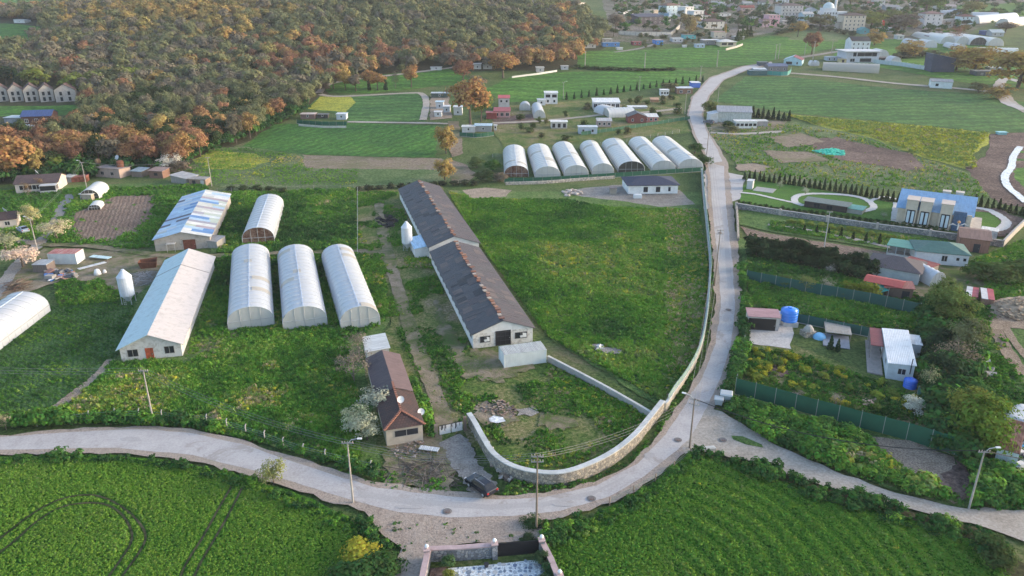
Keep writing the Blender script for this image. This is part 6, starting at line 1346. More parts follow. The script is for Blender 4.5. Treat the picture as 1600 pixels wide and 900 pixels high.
# warehouse and its neighbours
bld('warehouse','pale warehouse with a grey gabled roof beside the road','warehouse',(1120,191),(1173,193),11,0,4.6,'gx',1.6,pm((.5,.54,.52),'metal'),pm((.32,.33,.36),'metal','x'),ov=.3)
cab('annex','low white annex at the left end of the pale warehouse',1109,1121,192,6,3.4,(.55,.56,.57),(.6,.6,.62),'mx',.8,win=[])
cab('cabin','white mobile home with black windows in front of the pale warehouse',1149,1182,201,4,2.9,(.68,.68,.68),(.68,.68,.68),win=rowwin(0,5,1.3,1.0,1.1,'dark'))
cab('shed','small grey shed right of the white mobile home',1184,1199,198,4,2.2,(.3,.3,.32),(.5,.5,.5),win=[])
# right-hand far group
cab('cabin','blue-roofed log cabin inside the teal fence',1200,1230,112,7,3,(.22,.2,.2),(.1,.13,.22),'gx',1.2)
cab('shed','dark barn cluster beside the road end left of the blue-roofed cabin',1172,1198,118,6,2.4,(.05,.12,.13),(.1,.16,.18),win=[])
cab('cabin','blue-white shelter in the dark fenced plot at the road end',1178,1197,116,5,2.6,(.3,.34,.4),(.5,.55,.6),'my',.4)
cab('shed','dark roofed shed above the teal fence plot',1186,1200,104,5,2.4,(.1,.12,.14),(.08,.09,.12),win=[])
bld('house','pale blue house with a white gable and a maroon roof half','house',(1224,101),(1252,103),12,0,3.2,'gable',2,pm((.42,.6,.66),'plaster'),[pm((.5,.66,.72),'metal','y'),pm((.22,.07,.08),'metal','y')],ov=.3,win=[(0,.3,3.5,1.6,.6,'dark'),(0,.75,1.0,1.4,.8,'far')])
bld('house','big white house with a dark roof on the rise above the complex','house',(1329,80),(1358,80),10,0,6.6,'gx',2.4,pm((.66,.67,.7),'plaster'),pm((.06,.06,.07),'tile','x'),win=rowwin(0,4,1,1.3,4.0,'far')+rowwin(0,4,1,1.3,1.2,'far')+rowwin(1,2,1,1.3,4,'far'))
bld('villa','modern grey-white two-storey villa with long flat roofs and wide windows','villa',(1321,98),(1372,98),14,0,6.4,'flat',0,pm((.5,.52,.58),'plaster'),pm((.5,.5,.52)),ov=1.2,win=[(0,.55,9,2.2,3.8,'white'),(0,.25,2,2.2,3.8,'dark'),(0,.85,3,2.2,3.8,'dark'),(0,.6,7,2,.6,'dark'),(0,.2,3,2,.6,'far')],t=.4)
cab('garage','long dark low shed right of the modern villa',1370,1390,97,6,2.6,(.05,.05,.06),(.2,.18,.17),win=[])
cab('shed','low grey-blue outbuilding with pale doors left of the modern villa',1292,1322,95,5,2.2,(.4,.44,.5),(.5,.52,.56),win=rowwin(0,4,1,1.2,.5,'far'))
cab('shed','cream shed with a brown doorway below the modern villa',1312,1329,98,4,2.2,(.5,.44,.25),(.5,.45,.35),win=[(0,.3,1.5,1.6,.2,'brown')])
small_tunnel('white domed tunnel right of the modern villa', 1366, 93, 1389, 6, 10)
small_tunnel('small white domed tunnel beside the dark low shed', 1390, 102, 1408, 5, 8)
bld('barn','dark blue barn with a sloping white framed roof','barn',(1454,113),(1490,113),9,0,7.6,'mx',-2.6,pm((.04,.06,.11),'metal'),pm((.5,.52,.54),'metal'),ov=.3)
bld('cabin','white cabin with a grey roof at the top of the striped wheat field','cabin',(1453,137),(1487,139),7,0,3.4,'gx',1.0,pm((.62,.68,.7),'plaster'),pm((.32,.31,.32),'metal'),win=[(0,.3,1.4,1.2,1.2,'dark')])
cab('shed','dark cluttered yard buildings under the orange trees at the right',1525,1560,119,7,2.6,(.08,.09,.1),(.25,.27,.3),win=rowwin(0,2,1.2,1,.7,'far'))
cab('shed','white roofed shelter in the cluttered yard under the orange trees',1546,1566,113,5,2.6,(.4,.42,.45),(.6,.62,.64),win=[])
cab('hut','turquoise tarpaulin hut at the far corner of the wheat field',1560,1573,211,2,1.0,(.2,.45,.5),(.3,.6,.66),win=[])
for q in [(1270,103,'left white tarpaulined trailer beside the pale blue house'),(1277,103,'right white tarpaulined trailer beside the pale blue house')]:
    small_tunnel(q[2], q[0]-4, q[1], q[0]+3, 3, 4, film_w, 'white')
# unfinished row houses at the left edge
for i, (x0,x1) in enumerate([(-8,14),(16,38),(40,62),(64,86),(88,120)]):
    lb = ['unfinished gabled row house cut by the left edge','second unfinished row house from the left with a bare gable','middle unfinished row house between two gabled ones','fourth unfinished row house with a white slanted gable','last and broadest unfinished row house at the right end'][i]
    r, W, L = bld('row_house', lb, 'house', (x0,160), (x1,158), 9, 0, 5.6, 'gable', 2.6, pm((.4,.37,.35),'old'), pm((.16,.1,.085),'tile','x'), win=[(0,.3,1.1,1.6,3.2,'dark'),(0,.7,1.1,1.6,3.2,'dark'),(0,.3,1.1,1.7,.6,'dark'),(0,.7,1.1,1.7,.6,'dark')], group='unfinished row houses')
r, W, L = bld('barn','dark barn with a deep blue metal roof near the left edge','barn',(35,196),(82,194),9,0,3.6,'gx',1.8,pm((.12,.06,.05),'wood'),pm((.05,.085,.22),'metal','x'),win=rowwin(0,3,1.4,1.4,1.2,'far'))
cab('shed','white roofed shed left of the blue roofed barn',8,34,194,6,2.6,(.25,.27,.3),(.55,.6,.62),win=[])
cab('shed','grey cluttered shed in the yard at the left edge',0,20,214,6,2.0,(.3,.31,.33),(.33,.36,.4),win=rowwin(0,1,1,1,.6,'far'))
cab('shed','low grey stone sheds below the blue roofed barn',22,44,206,6,1.8,(.3,.3,.31),(.4,.42,.45),win=rowwin(0,2,1,1,.6,'far'))
# ------------------------------------------------------------------ village
def vh(label, x0, x1, yb, storeys, wc, rc, roof='gx', dep=10, nw=3, cat='house', name='house', rise=1.8, warm=False, bal=False, hs=2.9):
    wh = storeys*hs; win = []
    for s in range(storeys):
        win += rowwin(0, nw, 1.1, 1.3, s*hs+1.0, 'far', .03, .97); win += rowwin(1, 2, 1.0, 1.3, s*hs+1.0, 'far')
    r, W, L = bld(name, label, cat, (x0,yb), (x1,yb), dep, 0, wh, roof, rise, pm(wc,'plaster'), pm(rc,'tile' if roof != 'flat' else 'concrete','x'), ov=.5, win=win, t=.2)
    if bal:
        for s in range(1, storeys):
            mb = MB(); mb.box(-W*.35, -W*.08, -L/2-1.2, -L/2, s*hs-.1, s*hs+.9); mb.build('balcony', pm(tuple(c*.9 for c in wc)), r)
            mb = MB(); mb.box(W*.12, W*.4, -L/2-1.2, -L/2, s*hs-.1, s*hs+.9); mb.build('balcony', pm(tuple(c*.9 for c in wc)), r)
    return r, W, L
wht=(.7,.69,.68); crm=(.62,.54,.43); lb_=(.45,.58,.66); pk=(.58,.4,.42); rf=(.2,.12,.1); rg=(.16,.15,.15); rw=(.5,.5,.5); rr_=(.28,.07,.06)
V = [
 ('wide dark two-storey modern house above the pilastered wall',997,1036,38,2,(.1,.09,.1),(.09,.1,.15),'my',12,5),
 ('narrow cream cube house tucked behind the wide dark house',1017,1034,21,1,crm,crm,'flat',8,2),
 ('light blue three-storey house left of the white cubic villa',1041,1062,24,3,lb_,rf,'hip',10,3),
 ('white cubic villa with a tall left block',1070,1083,27,3,wht,wht,'flat',10,2),
 ('white cubic villa block with black framed balcony windows',1083,1098,34,3,(.62,.62,.64),wht,'flat',9,2),
 ('cream two-storey house with a dark hip roof above the poplar',1100,1131,45,2,(.56,.54,.5),(.12,.08,.08),'hip',12,4),
 ('small red house with a white gable end',1108,1123,24,1,(.45,.14,.1),rr_,'gx',8,2),
 ('low grey roof house below the small red house',1100,1119,31,1,(.45,.44,.42),(.36,.34,.32),'flat',9,2),
 ('white carport house right of the small red house',1124,1142,26,1,wht,(.4,.38,.36),'flat',8,2),
 ('peach coloured two-storey house on the village slope',1163,1178,22,2,(.62,.46,.38),rr_,'gx',9,2),
 ('pinkish twin house left of the peach one',1157,1166,22,2,(.45,.32,.3),rr_,'gx',9,1),
 ('grey gabled house behind the peach coloured house',1161,1175,10,1,(.5,.5,.5),(.42,.42,.42),'gx',9,2),
 ('pale house with a brown roof right of the grey gabled one',1174,1188,13,1,(.5,.47,.45),rg,'hip',9,2),
 ('pink house cut by the dark hedge above the wheat field',1191,1204,42,2,pk,rf,'flat',9,2),
 ('bright pink three-storey house with a red lit gable end',1200,1217,41,3,(.62,.36,.42),(.5,.4,.4),'flat',9,3),
 ('cream apartment house with a brown hip roof below the mosque',1316,1350,48,4,(.6,.52,.42),(.12,.09,.09),'hip',12,5),
 ('cream low house left of the cream apartment house',1310,1318,47,2,(.5,.46,.4),rg,'flat',8,1),
 ('light blue two-storey house below the big apartment block',1254,1270,33,2,lb_,(.5,.5,.5),'gx',10,3),
 ('white blue house beside the mosque',1262,1276,26,2,(.55,.6,.66),rw,'gable',9,2),
 ('white four-storey apartment house with a reddish roof at the right',1442,1470,45,4,(.62,.58,.58),(.26,.16,.15),'hip',12,3),
 ('low grey garage block beside the white apartment house',1473,1488,43,2,(.4,.38,.38),(.36,.36,.36),'flat',9,2),
 ('brown shop block between the garage and the pale blue house',1486,1498,42,2,(.36,.3,.28),(.3,.3,.3),'flat',9,2),
 ('pale blue three-storey house with a maroon roof',1499,1519,43,3,(.5,.6,.66),(.16,.07,.07),'hip',10,3),
 ('white schoolhouse with a red hip roof at the top of the village',1344,1372,10,1,(.55,.56,.56),rr_,'hip',12,4),
 ('white wing beside the red roofed schoolhouse',1366,1382,10,2,(.6,.58,.56),(.5,.5,.5),'flat',9,3),
 ('long grey-blue roofed hall right of the schoolhouse',1384,1406,16,1,(.36,.38,.4),(.3,.32,.34),'gx',10,2),
 ('small dark roofed house among trees below the schoolhouse',1366,1386,26,1,(.45,.42,.38),(.1,.08,.09),'hip',9,2),
 ('pale blue factory shed on the far slope',1488,1504,23,1,(.3,.42,.6),(.4,.5,.62),'gable',9,2),
 ('grey hall above the pale blue factory shed',1478,1494,15,1,(.42,.4,.4),(.4,.36,.36),'gx',9,2),
 ('dark house with a balcony at the top edge of the village',1466,1482,7,2,(.12,.1,.1),(.5,.5,.5),'flat',9,2),
 ('small white house lowest in the grey village cluster',1404,1414,17,1,wht,rw,'flat',7,2),
 ('low white house above the plain of trees',1425,1436,9,1,wht,rf,'gx',7,2),
 ('small white house in the forest gap left of the village',899,914,14,2,(.6,.55,.5),(.4,.36,.34),'flat',8,2),
 ('white gabled house among the trees at the forest top',823,838,14,2,wht,rg,'gable',8,2),
 ('small white house at the forest top left of the gabled one',800,808,12,1,wht,rg,'gx',8,1),
 ('long low white hut row at the forest gap',974,990,22,1,wht,(.55,.55,.55),'flat',6,3),
 ('white hut cluster beside the dark wide house',1036,1048,33,1,(.5,.5,.5),(.4,.35,.3),'flat',7,2),
 ('blue-white shed below the light blue house',1045,1054,26,1,(.3,.42,.55),(.5,.6,.7),'flat',6,1),
 ('white bungalow in the first street of the upper village',1075,1096,13,1,wht,rw,'flat',9,3),
 ('dark red roofed house at the top of the village street',1092,1106,7,1,(.36,.12,.14),(.2,.05,.06),'gx',9,2),
 ('white villa at the top of the village street',1129,1142,4,2,wht,rw,'flat',8,3),
 ('grey slate roofed house in the upper village',1112,1121,9,1,(.45,.45,.46),(.35,.36,.38),'gx',8,2),
 ('pale hip roofed house in the middle of the upper village',1122,1134,10,1,(.5,.52,.54),(.45,.47,.48),'hip',8,2),
 ('white house with a purple grey roof behind trees',1137,1152,14,1,(.52,.54,.56),(.24,.22,.24),'hip',9,2),
 ('white house right of the purple grey roof',1186,1197,8,1,wht,rg,'gx',8,2),
 ('greenish grey roofed house at the top right of the village street',1190,1204,12,1,(.45,.46,.44),(.34,.4,.36),'hip',9,2),
 ('white block at the far top behind the apartment block',1215,1232,9,2,wht,rw,'flat',8,3),
 ('pale roofed row behind the apartment block',1246,1268,10,1,(.5,.5,.5),(.55,.55,.55),'flat',8,3),
 ('white shop roof below the big apartment block',1222,1246,38,1,(.5,.48,.44),(.55,.52,.5),'flat',7,3),
 ('teal roofed kiosk at the foot of the dry grass knoll',1344,1358,53,1,(.12,.36,.38),(.15,.4,.42),'gable',7,1),
 ('blue grey hut row beside the round orange tree',1376,1396,50,1,(.34,.38,.46),(.4,.44,.5),'flat',7,3),
 ('white hut at the end of the blue grey row',1402,1412,62,1,(.5,.5,.5),(.6,.6,.6),'flat',6,1),
 ('blue roofed shed above the white greenhouse cluster',1538,1550,55,1,(.1,.14,.3),(.08,.15,.36),'flat',8,1),
 ('wide white roofed shed above the white greenhouse cluster',1549,1568,57,1,(.4,.42,.44),(.5,.58,.62),'gx',9,2),
 ('small maroon roofed hut left of the greenhouse cluster',1450,1461,63,1,(.3,.25,.25),(.25,.09,.1),'flat',6,1)]
for q in V: vh(*q[:10])
vh('big pale grey apartment block with stacked balconies', 1219, 1253, 30, 4, (.55,.52,.5), (.16,.12,.12), 'hip', 14, 6, 'apartment block', 'apartment_block', bal=True)
C2 = [
 ('cabin','white long cabin first in the garden row below the forest end',911,931,75,5,2.6,(.55,.55,.55),(.62,.62,.62)),
 ('cabin','grey roofed cabin behind the blue one in the garden row',941,957,67,5,2.6,(.35,.33,.3),(.5,.48,.45)),
 ('cabin','long bright blue cabin in the garden row below the forest end',942,968,73,4,2.6,(.08,.22,.5),(.14,.28,.5)),
 ('cabin','tiny red cabin in the garden row',989,1002,71,5,2.4,(.32,.1,.1),(.3,.07,.06)),
 ('hut','tiny white tent on the bare plot of the garden row',964,973,78,3,1.4,(.6,.6,.6),(.62,.62,.62)),
 ('cabin','bright blue cabin with a pinkish roof and white end',1025,1036,70,8,3,(.06,.24,.62),(.4,.3,.3)),
 ('cabin','white shelter roof right of the bright blue cabin',1051,1067,66,6,2.6,(.45,.46,.48),(.64,.66,.66)),
 ('cabin','turquoise cabin with a brown roof',1069,1087,61,6,3,(.12,.42,.45),(.2,.18,.17)),
 ('shed','dark long roofed shed behind the white shelter roof',1040,1049,58,4,2,(.3,.3,.3),(.5,.5,.5)),
 ('pavilion','open pavilion with a wide white roof left of the cream house',1099,1124,70,7,3.2,(.2,.2,.2),(.68,.68,.7)),
 ('cabin','pale blue metal cabin below the wide white pavilion roof',1087,1101,75,4,2.4,(.4,.5,.64),(.5,.58,.7)),
 ('cabin','cream two-storey cabin behind the pavilion',1115,1134,60,6,4.6,(.56,.5,.42),(.4,.22,.2)),
 ('shed','white hip roofed garden shed beside the cypress bushes',1147,1163,62,6,2.2,(.3,.3,.3),(.6,.6,.58)),
 ('hut','tiny white dome on the lawn below the turquoise cabin',1067,1073,74,2,1.4,(.6,.6,.6),(.66,.66,.66)),
 ('hut','long white roof strip in the meadow below the pink houses',1171,1196,30,4,2,(.5,.5,.5),(.62,.6,.56))]
for nm, lb, x0, x1, yb, d, h, wc, rc in C2: cab(nm, lb, x0, x1, yb, d, h, wc, rc, win=rowwin(0, 2, 1.1, 1.0, .9, 'far') if x1-x0 > 9 else [])
bld('house','cream bungalow with a broad white hip roof and a dark strip window','house',(1125,73),(1150,73),10,0,3.2,'hip',1.6,pm((.6,.52,.38),'plaster'),pm((.62,.6,.56),'metal'),ov=.8,win=[(0,.25,3.6,1.4,1.2,'dark'),(0,.65,3.6,1.4,1.2,'dark')])
# mosque
x, y, z = P(1292, 30); s = 1/ppm(1292,30); mw = 23*s
e = empty('mosque', (x,y,z), 0, 'white mosque with a pale dome', 'mosque'); mwm = pm((.62,.63,.65),'plaster')
mb = MB(); mb.box(-mw/2,mw/2,-mw/2,mw/2,-1,7); mb.box(-mw*.42,mw*.42,-mw*.42,mw*.42,7,9.5); mb.build('hall', mwm, e)
mb = MB(); R_ = mw*.36; mb.lathe([(R_,9.5),(R_,10.3)]+[(R_*math.cos(a), 10.3+R_*.85*math.sin(a)) for a in np.linspace(0,math.pi/2,8)], 20); mb.build('dome', pm((.5,.58,.6)), e, smooth=True)
mb = MB(); mb.box(mw/2,mw*1.25,-mw/2,mw*.3,-1,6.5); mb.build('wing', mwm, e)
mb = MB(); mb.lathe([(0,0),(.25,.3),(.05,.8),(.2,1.2),(0,2)], 6); mb.build('finial', pm((.5,.45,.2)), e, loc=(0,0,10.3+R_*.85))
for k in range(5):
    o = put_window(e, mw, mw, 0, .12+.19*k, 1.2, 1.8, 4.4, 'far'); o = put_window(e, mw, mw, 0, .12+.19*k, 1.2, 1.8, 1.2, 'far')
for k in range(4): put_window(e, mw, mw, 0, 1.12+.17*k, 1.1, 1.6, 3.4, 'far')
x, y, z = P(1303, 27); e = empty('minaret', (x,y,z), 0, 'slender white minaret rising behind the mosque', 'minaret')
mb = MB(); mb.lathe([(1.5,0),(1.5,7),(1.15,8.5),(1.15,20),(1.8,21),(1.8,22.2),(1.0,22.2),(1.0,27),(1.2,27.2),(0,33)], 14); mb.build('shaft', mwm, e)
mb = MB(); mb.lathe([(1.85,21.2),(1.85,21.9)], 14); mb.build('balcony', pm((.5,.52,.55)), e)
mb = MB(); mb.box(-.15,.15,-.15,.15,33,34); mb.build('finial', pm((.5,.45,.2)), e)
x, y, z = P(1376, 48); e = empty('flag', (x,y,z), 0, 'red flag on a pole beside the blue grey huts', 'flag')
mb = MB(); mb.tube([(0,0,0),(0,0,8)], .12, 6); mb.build('flagpole', pm(G['white']), e)
mb = MB(); mb.add([(0,0,8),(0,0,4),(1.1,.2,4.1),(2.2,0,3.9),(2.2,0,7.9),(1.1,.2,8.1)], [(0,1,2,5),(5,2,3,4)]); o = mb.build('cloth', pm((.6,.04,.03)), e); o.modifiers.new('s','SOLIDIFY').thickness=.05
mb = MB(); N=10; ct=[(.75+.42*math.cos(a), -.0-.1, 6.0+.42*math.sin(a)) for a in np.linspace(.7,2*math.pi-.7,N)]; ct2=[(.85+.32*math.cos(a), -.1, 6.0+.32*math.sin(a)) for a in np.linspace(.9,2*math.pi-.9,N)]
mb.add(ct+ct2, [(i,i+1,N+i+1,N+i) for i in range(N-1)]); o = mb.build('crescent', pm(G['white']), e); o.location=(.1,0,0)
# ------------------------------------------------------------------ vegetation prototypes
def np_mesh(name, V, quads, mats, mi=None, smooth=False):
    me = bpy.data.meshes.new(name); V = np.asarray(V, np.float32); Q = np.asarray(quads, np.int32); k = Q.shape[1]
    me.vertices.add(len(V)); me.vertices.foreach_set('co', V.ravel()); me.loops.add(Q.size); me.loops.foreach_set('vertex_index', Q.ravel())
    me.polygons.add(len(Q)); me.polygons.foreach_set('loop_start', np.arange(0, Q.size, k, dtype=np.int32))
    for m in mats: me.materials.append(m)
    if mi is not None: me.polygons.foreach_set('material_index', np.asarray(mi, np.int32))
    me.update(); me.validate(); return me
def leaf_cards(P_, N_, size, r):
    """diamond leaf cards at points P_ facing roughly N_."""
    n = len(P_); N_ = N_ + r.normal(0, .5, (n,3)); N_ /= np.linalg.norm(N_, axis=1)[:,None] + 1e-9
    T = np.cross(N_, r.normal(0,1,(n,3))); T /= np.linalg.norm(T, axis=1)[:,None] + 1e-9; B = np.cross(N_, T)
    s = size * r.uniform(.6, 1.4, (n,1)); a = T*s*.62; b = B*s*.42
    V = np.stack([P_-a, P_-b*1.0+a*.1, P_+a, P_+b*1.0-a*.05], 1).reshape(-1,3)
    return V, np.arange(4*n).reshape(n,4)
def crown_mesh(name, mat, seed, ctr, rad, nclump, nleaf, size, clump_r=.38, fill=.25, flat=0.0, squash=1.0, lower=-.5):
    r = np.random.default_rng(seed); C = []
    while len(C) < nclump:
        d = r.normal(0,1,3); d /= np.linalg.norm(d)
        if d[2] < lower: continue
        q = r.uniform(.45,.82) if len(C) % 4 else r.uniform(0,.4)
        C.append(np.array(ctr) + d*np.array(rad)*q)
    C = np.array(C); cr = np.array(rad).mean()*clump_r*r.uniform(.7,1.25,nclump)
    w = cr**2/np.sum(cr**2); idx = r.choice(nclump, nleaf, p=w)
    D = r.normal(0,1,(nleaf,3)); D /= np.linalg.norm(D,axis=1)[:,None]; D[:,2] = np.where(D[:,2] < -.35, -D[:,2]*.6, D[:,2])
    q = r.uniform(.55, 1.06, (nleaf,1))
    Pp = C[idx] + D*q*cr[idx][:,None]*np.array([1,1,squash])
    V, Q = leaf_cards(Pp, D*.8 + 1.1*(Pp-np.array(ctr))/np.array(rad) + np.array([0,0,.35]), size, r)
    return np_mesh(name, V, Q, [mat])
def trunk_mesh(name, mat, seed, h, r0, nl, spread, z0=.35):
    r = random.Random(seed); mb = MB(); bend = (r.uniform(-.3,.3), r.uniform(-.3,.3))
    mb.tube([(0,0,-.6),(bend[0]*.3,bend[1]*.3,h*.35),(bend[0],bend[1],h*.7),(bend[0]*1.2,bend[1]*1.2,h*.92)], [r0*1.15,r0*.8,r0*.4,r0*.12], 6)
    for i in range(nl):
        a = i*2.4 + r.uniform(-.4,.4); z = h*(z0 + (.75-z0)*i/nl); L = spread*r.uniform(.6,.9)*(1-.3*i/nl)
        p0 = (bend[0]*z/h, bend[1]*z/h, z); p1 = (p0[0]+math.cos(a)*L*.5, p0[1]+math.sin(a)*L*.5, z+L*.35); p2 = (p0[0]+math.cos(a)*L, p0[1]+math.sin(a)*L, z+L*.85)
        mb.tube([p0,p1,p2], [r0*.42,r0*.26,r0*.08], 5)
    return mb.mesh(name, mat)
leaf_o = leaf_mat('leaves', 'object', trans=.3)
bark = pm((.12,.095,.075),'wood'); bark2 = pm((.2,.17,.14),'wood')
PRO = {}
def proto(kind, seeds, fn, tr): PRO[kind] = [(fn(s), tr(s)) for s in seeds]
proto('oak', range(1,7), lambda s: crown_mesh('crown', leaf_o, s, (0,0,5.9), (4.3,4.3,4.0), 28, 2000, .48, .34, lower=-.85), lambda s: trunk_mesh('trunk', bark, s, 9, .26, 7, 3.6))
proto('wood', range(21,27), lambda s: crown_mesh('crown', leaf_o, s, (0,0,6.6), (4.0,4.0,3.4), 16, 900, .62, .42), lambda s: trunk_mesh('trunk', bark, s, 9, .22, 4, 3.4))
proto('bare', range(31,33), lambda s: crown_mesh('crown', leaf_o, s, (0,0,5.6), (3.8,3.8,4.2), 26, 800, .26, .36, lower=-.8), lambda s: trunk_mesh('trunk', bark2, s, 9, .16, 16, 4.0, .12))
proto('fruit', range(41,44), lambda s: crown_mesh('crown', leaf_o, s, (0,0,5.6), (4.6,4.6,4.2), 22, 1600, .42, .36, lower=-.7), lambda s: trunk_mesh('trunk', bark, s, 8, .25, 7, 4.2, .15))
proto('bush', range(51,54), lambda s: crown_mesh('crown', leaf_o, s, (0,0,4.2), (4.6,4.6,5.0), 22, 1500, .6, .4, lower=-.75), lambda s: trunk_mesh('stem', bark, s, 6, .3, 6, 3.5, .05))
proto('willow', range(61,64), lambda s: crown_mesh('crown', leaf_o, s, (0,0,5.0), (4.8,4.8,4.7), 40, 3600, .38, .32, lower=-1), lambda s: trunk_mesh('trunk', bark, s, 8, .25, 8, 4.2, .12))
proto('low', range(66,69), lambda s: crown_mesh('crown', leaf_o, s, (0,0,4.9), (4.4,4.4,4.9), 34, 3000, .46, .32, lower=-1), lambda s: trunk_mesh('trunk', bark, s, 7, .25, 6, 3.6, .1))
proto('poplar', range(71,72), lambda s: crown_mesh('crown', leaf_o, s, (0,0,5.6), (1.5,1.5,5), 22, 700, .5, .6), lambda s: trunk_mesh('trunk', bark, s, 9, .16, 3, 1))
def conifer_mesh(seed, n=420, size=.62):
    r = np.random.default_rng(seed); z = r.uniform(0,1,n)**1.15; a = r.uniform(0,2*math.pi,n); rad = (1-z)**.75*3.1*r.uniform(.75,1.08,n)*(.85+.15*np.sin(a*3+z*9))
    Pp = np.stack([rad*np.cos(a), rad*np.sin(a), .4+z*9.4],1); D = np.stack([np.cos(a),np.sin(a),.55*np.ones(n)],1)
    V, Q = leaf_cards(Pp, D, size*1.7, r); return np_mesh('crown', V, Q, [leaf_o])
proto('conifer', range(81,84), lambda s: conifer_mesh(s), lambda s: trunk_mesh('trunk', bark, s, 4, .35, 1, .5))
proto('shrub', range(91,94), lambda s: crown_mesh('crown', leaf_o, s, (0,0,4.5), (4.2,4.2,5.2), 14, 420, 1.15, .5, lower=-.9), lambda s: trunk_mesh('stem', bark, s, 6, .4, 3, 3, .05))
protoroots = {}
def tree(kind, name, label, loc, h, r, col, cat='tree', group=None, tname=None, jitter=.12):
    k = random.randrange(len(PRO[kind])); cm, tm = PRO[kind][k]
    root = empty(name, loc, random.uniform(0,6.28), label, cat, group); root.scale = (r/4.3, r/4.3, h/10)
    c = obj('crown' if kind not in ('bush','shrub') else 'foliage', cm, root); j = 1+random.uniform(-jitter, jitter); c.color = (*(min(1,x*j) for x in col), 1)
    t = obj('trunk' if kind not in ('bush','shrub') else 'stem', tm, root)
    return root
def T(px, py, h, r, col, kind, label, name='tree', cat='tree', group=None): x, y, z = P(px, py); return tree(kind, name, label, (x,y,ht(x,y)), h, r, col, cat, group)
RUS=(.25,.13,.085); ORG=(.33,.19,.085); YOR=(.33,.235,.085); OLV=(.15,.15,.07); GRN=(.09,.15,.03); YGR=(.18,.22,.05); GBR=(.19,.155,.115); DGR=(.03,.06,.03); BLO=(.55,.52,.45); PBL=(.6,.48,.4); PAL=(.36,.36,.2)
